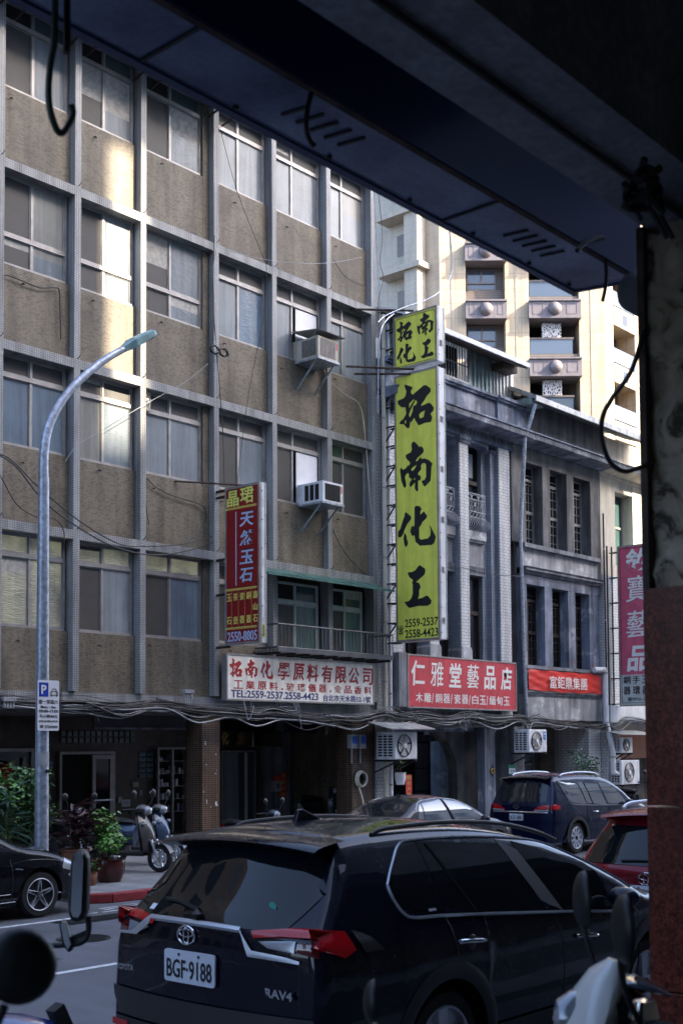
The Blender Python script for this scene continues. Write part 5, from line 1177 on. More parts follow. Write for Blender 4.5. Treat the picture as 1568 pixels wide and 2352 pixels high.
t = thing('house_number', 'green and white house number plate 54 on the painted brick pier', 'plate', (29.0, 19.25, 1.2)); x0, x1, z0, z1 = rect(1166.8, 1757, 1183, 1779, 19.28); MB().box(x0, x1, 19.27, 19.29, z0, z1).build('plate', plain('green_plate', (.02, .22, .14), .5), t); MB().box(x0+.03, x1-.03, 19.262, 19.272, z0+.03, z1-.1).build('white_field', M['whitep'], t); text('54', 'digits', M['inkn'], t, (x0+.08, 19.259, z0+.06), XF, x1-x0-.16, z1-z0-.2, .02, .001)
x0, x1, z0, z1 = rect(933.5, 1780, 947, 1832, 19.7); couplet('red paper couplet beside the arched doorway, left of the door', '開市大吉', x0, x1, z0, z1, 19.72)
t = thing('door_charm', 'gold and black diamond good-luck paper on the blue-grey pilaster', 'paper', at(1131, 1771, 19.5)); c = at(1131, 1771, 19.53); MB().prism([(c.x-.13, c.z), (c.x, c.z-.17), (c.x+.13, c.z), (c.x, c.z+.17)], 'y', 19.53, 19.54).build('paper', M['inkb'], t); MB().ring((c.x, 19.525, c.z), .07, .015, 'y', 14, 5).build('gold_ring', M['inkg'], t)
# ================================================================ cars
M['paint'] = car_paint('midnight_blue_paint', (.006, .007, .016)); M['paintb'] = car_paint('black_paint', (.006, .006, .009)); M['paintn'] = car_paint('navy_blue_paint', (.004, .008, .032))
M['paintr'] = car_paint('crimson_paint', (.16, .006, .016)); M['paintg'] = car_paint('graphite_paint', (.018, .019, .026))
M['tint'] = base('tinted_glass', (.006, .007, .009), .03, 0, 0, .42)[0]
M['cglass'] = base('filmed_car_glass', (.03, .035, .045), .04, 0, 0, .5)[0]; M['cglass'].node_tree.nodes['Principled BSDF'].inputs['IOR'].default_value = 2.6
M['clad'] = plain('grey_black_cladding', (.022, .022, .024), .5, var=.15)
M['lampr'] = base('red_lamp_lens', (.42, .006, .01), .12, 0, .35)[0]; M['lampd'] = base('dark_red_lens', (.10, .004, .006), .1, 0, 1.)[0]; M['lampw'] = base('clear_lamp_lens', (.32, .33, .36), .12, .2, 1.)[0]
M['plate'] = plain('number_plate_white', (.66, .68, .74), .45, var=.06)
def lerp(tab, x):
    if x <= tab[0][0]: return tab[0][1]
    for (a, b), (c, d) in zip(tab, tab[1:]):
        if x <= c: return b+(d-b)*(x-a)/(c-a)
    return tab[-1][1]
class Car:
    """side outline + width table -> body shell; panels are laid on the same surface. Local axes: x forward from the rear, y to the left, z up"""
    def __init__(s, name, label, x0, yc, k, outline, width, plan, crown, wheels, wr, paint, sill=.26, fil=.08, z0=0., group=None):
        s.k, s.x0, s.yc, s.z0 = k, x0, yc, z0; s.width, s.plan, s.fil = width, plan, fil
        s.root = thing(name, label, 'car', (x0+k*2.3, yc, z0)); s.wheels, s.wr, s.sill = wheels, wr, sill
        P = spline([(x, 0, z) for x, z in outline], 8); ol = [(p.x, p.z) for p in P]
        mn_ = 99; low = []
        for p in reversed(ol): mn_ = min(mn_, p[0]); low.append((mn_, p[1]))
        low.reverse(); out = [low[0]]
        for p in low[1:]: out.append((max(p[0], out[-1][0]+.0012), p[1]))
        s.ol = out; s.crown = crown
        nrm = []
        for i in range(len(out)):
            a, b = out[max(i-1, 0)], out[min(i+1, len(out)-1)]; dx, dz = b[0]-a[0], b[1]-a[1]; L = math.hypot(dx, dz) or 1; nrm.append((-dz/L, dx/L))
        s.nrm = nrm; s.paint = paint; s.body()
    def W(s, p): return (s.x0+s.k*p[0], s.yc+s.k*p[1], s.z0+s.k*p[2])
    def mb(s, m, name, mt, parent=None, **kw): m.v = [s.W(p) for p in m.v]; return m.build(name, mt, parent or s.root, **kw)
    def hw(s, x, z): return lerp(s.width, z)*lerp(s.plan, x)
    def dist(s, x, z):
        d = 9
        for (ax, az), (bx, bz) in zip(s.ol, s.ol[1:]):
            if abs(ax-x) > .3 and abs(bx-x) > .3: continue
            dx, dz = bx-ax, bz-az; L = dx*dx+dz*dz; t = max(0, min(1, ((x-ax)*dx+(z-az)*dz)/L)) if L else 0
            d = min(d, math.hypot(ax+dx*t-x, az+dz*t-z))
        return d
    def side(s, x, z, off=0.):
        d = s.dist(x, z); r = s.fil; y = s.hw(x, z)
        if d < r: y -= r-math.sqrt(max(0, r*r-(r-d)**2))
        return y+off
    def body(s):
        xs = sorted(set([p[0] for p in s.ol]+[w+dx*s.wr*1.17 for w in s.wheels for dx in (-1, -.97, -.9, -.8, -.65, -.5, -.3, -.1, .1, .3, .5, .65, .8, .9, .97, 1)]))
        zt = lambda x: lerp(s.ol, x)
        s.zt = zt
        def zb(x):
            for w in s.wheels:
                R_ = s.wr*1.17
                if abs(x-w) < R_: return max(s.sill, s.wr+math.sqrt(R_*R_-(x-w)**2))
            return s.sill+.0
        ts = [0, .12, .25, .4, .52, .62, .7, .77, .83, .88, .92, .95, .97, .985, .995, 1]
        for sg in (1, -1):
            rows = []
            for x in xs:
                a, b = zb(x), zt(x); a = min(a, b-.001)
                rows.append([(x, sg*s.side(x, a+(b-a)*t), a+(b-a)*t) for t in ts])
            s.mb(MB().grid(rows), 'body_side', s.paint, smooth=True)
        rows = []
        for i in range(len(s.ol)): rows.append([s.wrap(i, -1+2*j/14) for j in range(15)])
        s.mb(MB().grid(rows), 'body_shell', s.paint, smooth=True)
        for w in s.wheels:
            for sg in (1, -1):
                R_ = s.wr*1.17; rows = []
                for j in range(17):
                    a = math.pi*j/16; x, z = w+R_*math.cos(a), s.wr+R_*math.sin(a); y = s.hw(x, max(z, .3))-.01; rows.append([(x, sg*y, max(z, s.sill)), (x, sg*.45, max(z, s.sill))])
                s.mb(MB().grid(rows), 'wheel_well', M['black'])
        s.mb(MB().box(s.ol[0][0]+.15, s.ol[-1][0]-.15, -.75, .75, s.sill, s.sill+.04), 'underbody', M['black'])
    def wrap(s, i, f, off=0.):
        x, z = s.ol[i]; n = s.nrm[i]; ye = s.hw(x, z)-s.fil; c = lerp(s.crown, i/(len(s.ol)-1))*(1-f*f)+off
        return (x+n[0]*c, f*ye, z+n[1]*c)
    def rearx(s, y, z, off=.004):
        """x of the tail surface at height z and lateral y"""
        prev = None
        for i in range(len(s.ol)*2//3):
            ye = s.hw(*s.ol[i])-s.fil; f = y/ye
            if abs(f) <= 1: p = s.wrap(i, f)
            else:
                q = min(abs(y)-ye, s.fil*.999); d = s.fil-math.sqrt(s.fil**2-q*q); p = (s.ol[i][0]-s.nrm[i][0]*d, y, s.ol[i][1]-s.nrm[i][1]*d)
            if prev and prev[2] <= z <= p[2]: return prev[0]+(p[0]-prev[0])*(z-prev[2])/max(1e-6, p[2]-prev[2])-off
            if p[2] > z and not prev: return p[0]-off
            prev = p
        return prev[0]-off
    @staticmethod
    def scan(poly, nr, nc):
        zs = [p[1] for p in poly]; a, b = min(zs), max(zs); rows = []
        for j in range(nr+1):
            z = a+(b-a)*(j/nr); z = min(max(z, a+1e-4), b-1e-4); xs = []
            for (p, q) in zip(poly, poly[1:]+poly[:1]):
                if (p[1]-z)*(q[1]-z) < 0 or p[1] == z: xs.append(p[0]+(q[0]-p[0])*(z-p[1])/(q[1]-p[1]) if q[1] != p[1] else p[0])
            if len(xs) < 2: continue
            l, r = min(xs), max(xs); rows.append([(l+(r-l)*i/nc, z) for i in range(nc+1)])
        return rows
    def sp(s, poly, name, mt, off=.005, sides=(-1,), nr=8, nc=10, parent=None):
        for sg in sides: o = s.mb(MB().grid([[(x, sg*s.side(x, z, off), z) for x, z in r] for r in s.scan(poly, nr, nc)]), name, mt, parent, smooth=True)
        return o
    def rp(s, poly, name, mt, off=.006, nr=8, nc=12, parent=None): return s.mb(MB().grid([[(s.rearx(y, z, off), y, z) for y, z in r] for r in s.scan(poly, nr, nc)]), name, mt, parent, smooth=True)
    def sl(s, pts, r, name, mt, off=.004, sides=(-1,), parent=None):
        P = spline([(x, 0, z) for x, z in pts], 6)
        for sg in sides: o = s.mb(MB().tube([(p.x, sg*s.side(p.x, p.z, off), p.z) for p in P], r, 6), name, mt, parent, smooth=True)
        return o
    def rl(s, pts, r, name, mt, off=.004, parent=None, n=6):
        P = spline([(0, y, z) for y, z in pts], n); return s.mb(MB().tube([(s.rearx(p.y, p.z, off), p.y, p.z) for p in P], r, 6), name, mt, parent, smooth=True)
    def wheel(s, wx, sg, spokes, rim, tw=.21, star=False):
        y = s.hw(wx, .5)-.035; r = s.wr; m = MB(); c = (wx, sg*(y-tw/2), r)
        pr = [(r*.68, -tw/2), (r*.9, -tw/2), (r*.985, -tw*.36), (r, -tw*.2), (r, tw*.2), (r*.985, tw*.36), (r*.9, tw/2), (r*.68, tw/2)]
        w = s.mb(m.lathe(pr, c, 'y', 40), 'wheel', M['rub'], smooth=True)
        o = sg*tw/2
        s.mb(MB().lathe([(r*.70, o), (r*.69, o+sg*.006), (r*.66, o), (r*.64, o-sg*.05), (r*.3, o-sg*.06), (0, o-sg*.06)], c, 'y', 40), 'rim', M['satin'] if not star else M['clad'], w, smooth=True)
        s.mb(MB().ring((c[0], c[1]+o, c[2]), r*.675, .008, 'y', 40, 6), 'rim_lip', M['satin'], w, smooth=True)
        m = MB()
        for k in range(spokes):
            a = 2*math.pi*k/spokes+.3
            for da, w0, w1 in (((0, .14/spokes+.008, .2/spokes+.008),) if not star else ((-.13, .03, .012), (.13, .03, .012))):
                p0 = Vector((math.cos(a), 0, math.sin(a)))*r*.12; p1 = Vector((math.cos(a+da*.3), 0, math.sin(a+da*.3)))*r*.67; t = (p1-p0).normalized(); n = Vector((-t.z, 0, t.x))
                yy = [sg*(tw/2-.028), sg*(tw/2-.01)]
                pts = [Vector(c)+p0-n*w0, Vector(c)+p0+n*w0, Vector(c)+p1+n*w1, Vector(c)+p1-n*w1]
                m.add([p+Vector((0, yy[1], 0)) for p in pts]+[p+Vector((0, yy[0]-sg*.03, 0)) for p in pts], [[0,1,2,3],[4,5,6,7],[0,1,5,4],[1,2,6,5],[2,3,7,6],[3,0,4,7]])
        s.mb(m, 'spokes', rim, w, bevel=.004)
        s.mb(MB().lathe([(r*.13, o-sg*.02), (r*.12, o+sg*.004), (0, o+sg*.006)], c, 'y', 20), 'hub', M['clad'], w, smooth=True)
        if star: m = MB(); [m.bar((c[0], c[1]+o+sg*.008, c[2]), (c[0]+r*.1*math.cos(a), c[1]+o+sg*.008, c[2]+r*.1*math.sin(a)), .006) for a in (R(90), R(210), R(330))]; m.ring((c[0], c[1]+o+sg*.006, c[2]), r*.105, .004, 'y', 20, 5); s.mb(m, 'hub_emblem', M['chrome'], w)
        return w
    def wheels4(s, spokes, rim, **k):
        for wx in s.wheels:
            for sg in (-1, 1): s.wheel(wx, sg, spokes, rim, **k)
    def mirror(s, x, z, sg, mt, sz=.11):
        y = s.side(x, z); m = MB(); rows = []
        for a in range(9):
            t = -1+2*a/8; q = math.sqrt(max(0, 1-t*t*.96)); rows.append([(x+.02+sz*.75*q*math.cos(b*math.pi/8), sg*(y+.13+t*sz), z+.03+sz*.62*q*math.sin(b*math.pi/8)) for b in range(16)])
        o = s.mb(m.grid(rows, True), 'wing_mirror', mt, smooth=True); m = MB(); m.poly(rows[0]); m.poly(rows[-1]); s.mb(m, 'mirror_cap', mt, o)
        s.mb(MB().bar((x, sg*(y-.01), z-.02), (x, sg*(y+.07), z), .07, .05), 'mirror_arm', M['black'], o)
    def text_rear(s, body, y0, z0, w, h, mt, name='badge', bold=.02, off=.012, parent=None):
        x = s.rearx(y0-w/2, z0+h/2, off); return text(body, name, mt, parent or s.root, s.W((x, y0, z0)), YF, w*s.k, h*s.k, bold, .003)
    def numplate(s, body, yc, zc, w=.38, h=.16, x=None):
        x = s.rearx(yc, zc, .02) if x is None else x; pl = []
        for cy, cz, a0 in ((yc+w/2-.02, zc+h/2-.02, 0), (yc-w/2+.02, zc+h/2-.02, 90), (yc-w/2+.02, zc-h/2+.02, 180), (yc+w/2-.02, zc-h/2+.02, 270)): pl += [(cy+.02*math.cos(R(a0+k*30)), cz+.02*math.sin(R(a0+k*30))) for k in range(4)]
        m = MB().prism(pl, 'x', x, x+.012); p = s.mb(m, 'number_plate', M['plate'])
        text(body, 'plate_lettering', M['inkb'], p, s.W((x-.003, yc+w*.445, zc-h*.36)), YF, w*.89*s.k, h*.58*s.k, .012, .001)
        for dy in (-.19*w, .2*w): s.mb(MB().cyl((x-.004, yc+dy, zc+h*.37), (x, yc+dy, zc+h*.37), .009, n=10), 'plate_screw', M['blackm'], p)
    def oval_emblem(s, yc, zc, w, h):
        x = s.rearx(yc, zc, .014); m = MB()
        def el(cy, cz, a, b, t): m.tube([(x, cy+a*math.cos(q*math.pi/14), cz+b*math.sin(q*math.pi/14)) for q in range(29)], t, 6, False)
        el(yc, zc, w/2, h/2, .006); el(yc, zc+h*.12, w*.40, h*.21, .005); el(yc, zc, w*.15, h*.45, .005); s.mb(m, 'emblem', M['chrome'], smooth=True)

# --- dark blue SUV, the nearest car
WID = [(.2, .82), (.35, .895), (.5, .915), (.75, .93), (.95, .93), (1.08, .90), (1.14, .865), (1.3, .79), (1.5, .69), (1.62, .62), (1.7, .6)]
C = Car('suv', 'dark midnight-blue SUV seen from behind, nearest car', 4.93, 5.43, 1.015,
        [(.16, .26), (.07, .40), (.03, .55), (.04, .70), (.03, .82), (.03, .95), (.05, 1.05), (.10, 1.12), (.20, 1.22), (.33, 1.38), (.44, 1.54), (.50, 1.63), (.75, 1.655), (1.3, 1.66), (1.9, 1.63), (2.5, 1.53), (3.0, 1.38), (3.5, 1.17), (3.75, 1.06), (4.1, 1.01), (4.4, .92), (4.55, .75), (4.6, .5), (4.62, .26)],
        WID, [(0, .93), (.3, .97), (.8, 1.), (3.4, 1.), (4.2, .95), (4.62, .82)], [(0, .06), (.25, .10), (.4, .09), (.5, .05), (.7, .04), (1, .10)], (1.17, 3.75), .365, M['paint'])
B = (-1, 1)
C.sp([(.79, 1.30), (.84, 1.22), (.92, 1.185), (1.215, 1.17), (1.155, 1.575), (1.03, 1.565), (.86, 1.42)], 'quarter_window', M['tint'], .004, B)
C.sp([(1.255, 1.16), (2.30, 1.075), (2.02, 1.555), (1.20, 1.585)], 'rear_door_window', M['tint'], .004, B)
C.sp([(2.50, 1.045), (3.16, .99), (3.10, 1.29), (2.63, 1.465), (2.20, 1.53)], 'front_door_window', M['tint'], .004, B)
C.sp([(2.31, 1.075), (2.49, 1.05), (2.19, 1.535), (2.03, 1.555)], 'b_pillar_cover', M['clad'], .005, B, 6, 2)
C.sl([(.78, 1.36), (.785, 1.28), (.83, 1.20), (.92, 1.165), (1.2, 1.15), (1.7, 1.11), (2.3, 1.06), (2.7, 1.025), (3.2, .975)], .010, 'window_trim', M['trim'], .006, B)
C.sl([(.78, 1.36), (.88, 1.46), (1.03, 1.575), (1.2, 1.595), (1.7, 1.585), (2.25, 1.545), (2.65, 1.485), (3.12, 1.31), (3.4, 1.18), (3.5, 1.12)], .008, 'window_trim', M['trim'], .006, B)
C.sl([(1.28, 1.57), (1.53, 1.145)], .009, 'window_divider', M['black'], .006, B)
C.sl([(1.20, 1.15), (1.235, 1.0), (1.26, .87), (1.29, .80)], .006, 'door_gap', M['black'], -.002, B); C.sl([(2.36, 1.05), (2.45, .85), (2.47, .6), (2.45, .3)], .006, 'door_gap', M['black'], -.002, B); C.sl([(1.58, .70), (1.66, .5), (1.68, .3)], .006, 'door_gap', M['black'], -.002, B)
C.sl([(3.45, 1.0), (3.55, .8), (3.5, .3)], .006, 'door_gap', M['black'], -.002, B)
for a, z in ((1.26, .99), (2.62, .865)):
    for sg in B:
        h = C.mb(MB().tube(spline([(a, sg*(C.side(a, z)+.01), z), (a+.04, sg*(C.side(a, z)+.035), z+.002), (a+.2, sg*(C.side(a, z)+.035), z-.012), (a+.27, sg*(C.side(a, z)+.012), z-.022)], 4), .014, 8), 'door_handle', M['chrome'], smooth=True)
        C.mb(MB().lathe([(.05, 0), (.045, -.004), (.0, -.012)], (a+.14, sg*(C.side(a, z)+.004), z-.02), 'y', 16), 'handle_cup', M['black'], h)
for w in C.wheels:
    rr_ = C.wr*1.17
    for sg in B:
        rows = []
        for j in range(25):
            a = math.pi*(-.08+1.16*j/24); row = []
            for q in (0, .3, .7, 1): r_ = rr_-.01+.105*q; x, z = w+r_*math.cos(a), max(C.wr+r_*math.sin(a), .26); row.append((x, sg*(C.hw(x, max(z, .3))+.014*math.sin(q*math.pi)+.004), z))
            rows.append(row)
        C.mb(MB().grid(rows), 'arch_cladding', M['clad'], smooth=True)
C.sp([(1.62, .27), (3.32, .27), (3.32, .43), (1.62, .43)], 'sill_cladding', M['clad'], .012, B, 3, 8)
C.mirror(3.08, 1.06, -1, M['paint'], .125); C.mirror(3.08, 1.06, 1, M['paint'], .125); C.wheels4(5, M['satin'])
for sg in B:
    rail = spline([(.85, sg*.585, 1.64), (1.0, sg*.585, 1.672), (1.6, sg*.58, 1.68), (2.2, sg*.575, 1.642), (2.65, sg*.585, 1.565), (2.9, sg*.60, 1.49)], 6); C.mb(MB().tube(rail, .015, 8), 'roof_rail', M['black'], smooth=True)
# tail
C.rp([(.70, 1.155), (-.60, 1.155), (-.73, 1.40), (-.70, 1.51), (.0, 1.535), (.70, 1.51), (.75, 1.40)], 'rear_window', M['tint'], .008, 10, 14)
C.mb(MB().grid([[(x, f*w_, z+dz*(1-f*f)) for f in [-1+2*j/12 for j in range(13)]] for x, w_, z, dz in ((.55, .64, 1.625, .05), (.40, .66, 1.615, .045), (.30, .66, 1.595, .04), (.275, .65, 1.575, .04), (.33, .64, 1.555, .03), (.45, .64, 1.545, .02))]), 'spoiler', M['paint'], smooth=True)
C.mb(MB().grid([[(.297-.0, f*.2, 1.588+.04*(1-f*f*.1)-dz) for f in [-1+2*j/6 for j in range(7)]] for dz in (.0, .02)]), 'brake_lamp', M['lampd'])
C.mb(MB().prism([(.80, 1.70), (.83, 1.775), (.87, 1.78), (1.03, 1.715), (1.03, 1.69), (.8, 1.69)], 'y', -.018, .018), 'aerial_fin', M['paint'], bevel=.012)
C.rl([(.47, 1.150), (.2, 1.157), (-.1, 1.155), (-.325, 1.148)], .019, 'tailgate_bar', M['satin'], .004)
C.rp([(.47, 1.172), (.455, 1.12), (.60, 1.03), (.82, 1.025), (.82, 1.05), (.64, 1.055)], 'tailgate_bar', M['satin'], .018, 10, 4)
C.rp([(-.31, 1.168), (-.345, 1.122), (-.41, 1.005), (-.74, .995), (-.74, 1.022), (-.43, 1.045)], 'tailgate_bar', M['satin'], .018, 10, 4)
for sg in B:
    f = lambda P: [(sg*y, z) for y, z in P]
    C.rp(f([(.40, 1.155), (.80, 1.19), (.80, 1.125), (.43, 1.115)]), 'tail_lamp', M['lampr'], .016, 4, 10); C.rp(f([(.44, 1.11), (.70, 1.115), (.70, 1.05), (.56, 1.055)]), 'reversing_lamp', M['lampw'], .014, 4, 10); C.rp(f([(.71, 1.12), (.84, 1.125), (.84, 1.03), (.71, 1.04)]), 'tail_lamp', M['lampd'], .013, 4, 6)
    C.sp([(.06, 1.19), (.30, 1.175), (.36, 1.03), (.26, 1.02), (.07, 1.09)], 'tail_lamp', M['lampr'], .012, (sg,), 5, 8); C.sp([(.36, 1.16), (.48, 1.12), (.58, 1.03), (.42, 1.03)], 'lamp_fin', M['black'], .010, (sg,), 5, 6)
C.numplate('BGF·9188', .04, .905, .43, .185); C.oval_emblem(.085, 1.085, .145, .105)
C.text_rear('RAV4', -.515, .80, .205, .05, M['chrome'], 'badge', .03); C.text_rear('TOYOTA', .79, .81, .16, .035, M['chrome'], 'badge', .02)
C.rp([(.87, .55), (-.87, .55), (-.84, .71), (.84, .71)], 'bumper_cladding', M['clad'], .02, 5, 16); C.rp([(.86, .30), (-.86, .30), (-.87, .54), (.87, .54)], 'bumper_cladding', M['clad'], .028, 5, 16)
C.rl([(.82, .70), (.78, .85), (.77, 1.02)], .004, 'tailgate_gap', M['black'], -.002); C.rl([(-.76, .70), (-.74, .85), (-.735, 1.02)], .004, 'tailgate_gap', M['black'], -.002)
C.rp([(.80, .48), (.62, .48), (.62, .52), (.80, .52)], 'reflector', M['lampr'], .034, 2, 4); C.rp([(-.80, .48), (-.62, .48), (-.62, .52), (-.80, .52)], 'reflector', M['lampr'], .034, 2, 4)
C.rl([(.43, 1.255), (.30, 1.255), (.13, 1.235), (.05, 1.225)], .014, 'wiper', M['black'], .02); C.mb(MB().lathe([(.03, 0), (.035, .02), (.0, .05)], (C.rearx(.03, 1.21, .04), .03, 1.19), 'z', 14), 'wiper_pivot', M['black'])
C.rp([(.56, 1.19), (.50, 1.19), (.50, 1.22), (.56, 1.22)], 'sticker', M['whitep'], .011, 2, 2); C.mb(MB().lathe([(0, -.001), (.03, 0)], (C.rearx(-.44, 1.27, .013), -.44, 1.27), 'x', 16), 'round_sticker', plain('teal_sticker', (.05, .35, .28), .5))
C.sp([(.5, 1.13), (.62, 1.13), (.62, 1.18), (.5, 1.18)], 'fuel_flap', M['paint'], .003, (-1,), 3, 3)
C.sp([(1.07, 1.185), (1.14, 1.185), (1.14, 1.2), (1.07, 1.2)], 'sticker', M['wireg'], .007, (-1,), 2, 2)

# --- black saloon at the left edge (front wing and wheel in view)
K2 = .92; WS = [(.15, .80), (.3, .87), (.55, .90), (.7, .895), (.85, .86), (.95, .83), (1.2, .72), (1.4, .6), (1.45, .56)]
def saloon(name, label, x0, yc, k, paint, wheels=(1.05, 3.85), wr=.33, h=1.0, L=4.75):
    o = [(.10, .25), (.02, .45), (.0, .62), (.03, .85), (.12, .98), (.5, 1.03), (.95, 1.16), (1.35, 1.34), (1.7, 1.43*h), (2.2, 1.45*h), (2.7, 1.40*h), (3.2, 1.2), (3.55, 1.02), (4.0, .93), (4.4, .80), (4.62, .66), (4.72, .48), (L, .22)]
    return Car(name, label, x0, yc, k, o, WS, [(0, .9), (.4, .97), (1., 1.), (3.6, 1.), (4.2, .95), (4.55, .84), (L, .68)], [(0, .08), (.3, .05), (.6, .05), (1, .10)], wheels, wr, paint, .20, .09)
C = saloon('saloon_car', 'black saloon with five twin-spoke alloy wheels, cut off by the left edge', 9.63-3.85*K2, 14.43, K2, M['paintb'])
C.wheels4(5, M['satin'], star=True)
C.sp([(4.20, .68), (4.50, .60), (4.58, .68), (4.48, .76), (4.30, .82)], 'headlamp', M['lampw'], .006, B, 6, 8); C.sp([(4.3, .56), (4.5, .52), (4.56, .56), (4.4, .6)], 'headlamp_rim', M['chrome'], .008, B, 3, 4)
C.sl([(3.35, .30), (3.36, .6), (3.33, .86)], .005, 'door_gap', M['black'], -.002, B); C.sl([(2.2, .25), (3.42, .27)], .006, 'sill_trim', M['chrome'], .006, B); C.sl([(2.0, .36), (3.33, .38)], .005, 'door_strip', M['chrome'], .006, B)
C.sp([(3.40, .71), (3.52, .70), (3.52, .73), (3.40, .735)], 'side_repeater', M['chrome'], .006, B, 2, 4); C.sp([(2.3, .95), (3.2, .92), (3.0, 1.2), (2.4, 1.36), (2.2, 1.38)], 'door_window', M['tint'], .005, B); C.sp([(1.2, .97), (2.2, .95), (2.12, 1.38), (1.6, 1.35)], 'door_window', M['tint'], .005, B)
C.sl([(3.38, .80), (3.7, .83), (4.1, .80), (4.4, .72)], .006, 'wing_crease', M['paintb'], .0, B)

# --- graphite saloon in the middle, only its roof and windows show
C = saloon('saloon_car', 'graphite saloon half hidden behind the nearest SUV, only roof and windows visible', 15.9, 13.85, .9, M['paintg'], h=.985)
C.wheels4(7, M['satin'])
C.sp([(1.22, 1.0), (1.42, .99), (1.5, 1.33), (1.42, 1.30)], 'quarter_window', M['cglass'], .005, B); C.sp([(1.46, .985), (2.30, .965), (2.18, 1.39), (1.72, 1.375), (1.55, 1.34)], 'door_window', M['cglass'], .005, B); C.sp([(2.42, .96), (3.35, .93), (3.1, 1.16), (2.75, 1.33), (2.28, 1.385)], 'door_window', M['cglass'], .005, B)
C.sl([(1.2, .985), (2.0, .965), (3.4, .92)], 0.006, 'window_trim', M['trim'], .006, B); C.sl([(1.25, 1.22), (1.5, 1.365), (1.9, 1.41), (2.3, 1.41), (2.8, 1.34), (3.3, 1.1)], .006, 'window_trim', M['trim'], .006, B); C.sl([(2.37, .96), (2.24, 1.4)], .02, 'b_pillar_cover', M['clad'], .004, B)
C.rp([(.55, 1.06), (-.55, 1.06), (-.5, 1.33), (.5, 1.33)], 'rear_window', M['glassd'], .006, 8, 10); C.mirror(3.22, .95, -1, M['paintg']); C.mirror(3.22, .95, 1, M['paintg'])
C.mb(MB().prism([(1.55, 1.43), (1.6, 1.5), (1.63, 1.5), (1.72, 1.44)], 'y', -.015, .015), 'aerial_fin', M['paintg'])
C.mb(MB().cyl((1.05, .3, 1.25), (1.02, .3, 1.38), .012, n=8), 'roof_aerial', M['black'])

# --- navy people carrier behind it
C = Car('people_carrier', 'shiny navy people carrier parked in front of the house with plate 54', 22.18-.98*.9, 13.86, .9,
        [(.14, .30), (.05, .45), (.03, .62), (.02, .8), (.03, 1.0), (.08, 1.12), (.18, 1.32), (.28, 1.55), (.36, 1.70), (.6, 1.745), (1.3, 1.765), (2.1, 1.745), (2.7, 1.65), (3.2, 1.42), (3.6, 1.17), (4.0, 1.06), (4.4, .95), (4.62, .75), (4.7, .5), (4.72, .28)],
        [(.2, .85), (.4, .92), (.7, .935), (.95, .93), (1.1, .89), (1.4, .80), (1.65, .70), (1.8, .64)], [(0, .92), (.3, .97), (.8, 1), (3.4, 1), (4.2, .94), (4.72, .8)], [(0, .06), (.3, .09), (.45, .06), (.7, .04), (1, .1)], (.98, 3.72), .36, M['paintn'], .28)
C.sp([(.62, 1.42), (.75, 1.19), (.95, 1.13), (1.42, 1.10), (1.25, 1.60), (.5, 1.64)], 'quarter_window', M['cglass'], .005, B); C.sp([(1.48, 1.10), (2.32, 1.06), (2.15, 1.60), (1.32, 1.61)], 'door_window', M['cglass'], .005, B); C.sp([(2.42, 1.06), (3.35, 1.02), (3.0, 1.36), (2.66, 1.56), (2.24, 1.605)], 'door_window', M['cglass'], .005, B)
C.sl([(.48, 1.66), (.60, 1.42), (.74, 1.17), (.95, 1.11), (1.45, 1.08), (2.4, 1.045), (3.4, 1.0)], .009, 'window_trim', M['trim'], .007, B); C.sl([(1.57, 1.6), (1.72, 1.09)], .012, 'window_divider', M['black'], .008, B)
C.sl([(1.45, 1.08), (1.40, .9), (1.42, .7), (1.5, .5), (1.52, .3)], .005, 'door_gap', M['black'], -.001, B); C.sl([(2.4, 1.05), (2.44, .8), (2.42, .32)], .005, 'door_gap', M['black'], -.001, B)
for a, z in ((1.62, .93), (2.62, .90)):
    for sg in B: C.mb(MB().tube(spline([(a, sg*(C.side(a, z)+.008), z), (a+.08, sg*(C.side(a, z)+.035), z), (a+.24, sg*(C.side(a, z)+.01), z-.01)], 4), .016, 8), 'door_handle', M['chrome'], smooth=True)
C.rp([(.66, 1.18), (-.66, 1.18), (-.60, 1.60), (.60, 1.60)], 'rear_window', M['glassd'], .008, 10, 12); C.mb(MB().grid([[(x, f*.62, z+.05*(1-f*f)) for f in [-1+2*j/10 for j in range(11)]] for x, z in ((.45, 1.735), (.2, 1.71), (.15, 1.68), (.3, 1.65))]), 'spoiler', M['paintb'], smooth=True)
for sg in B:
    f = lambda P: [(sg*y, z) for y, z in P]
    C.rp(f([(.34, .99), (.74, 1.0), (.74, 1.13), (.55, 1.12)]), 'tail_lamp', M['lampr'], .012, 5, 8); C.rp(f([(.38, .97), (.74, .975), (.74, 1.02), (.42, 1.02)]), 'reversing_lamp', M['lampw'], .018, 3, 8); C.sp([(.06, 1.0), (.30, 1.02), (.32, 1.10), (.22, 1.15), (.06, 1.14)], 'tail_lamp', M['lampr'], .012, (sg,), 5, 6)
    rail = spline([(.7, sg*.63, 1.75), (.85, sg*.63, 1.80), (1.5, sg*.63, 1.83), (2.2, sg*.63, 1.80), (2.4, sg*.63, 1.73)], 6); C.mb(MB().tube(rail, .022, 8), 'roof_rail', M['satin'], smooth=True)
    rows = []
    for j in range(17):
        a = math.pi*(-.05+1.1*j/16); rows.append([(.98+r_*math.cos(a), sg*(C.hw(.98, .6)+.012), max(.36+r_*math.sin(a), .28)) for r_ in (.41, .46, .5)])
    C.mb(MB().grid(rows), 'arch_cladding', M['clad'], smooth=True)
C.rl([(.72, .955), (0, .965), (-.72, .955)], .016, 'tailgate_bar', M['chrome'], .012); C.numplate('BGF·3881', .06, .845, .36, .15); x = C.rearx(.06, 1.06, .016); m = MB()
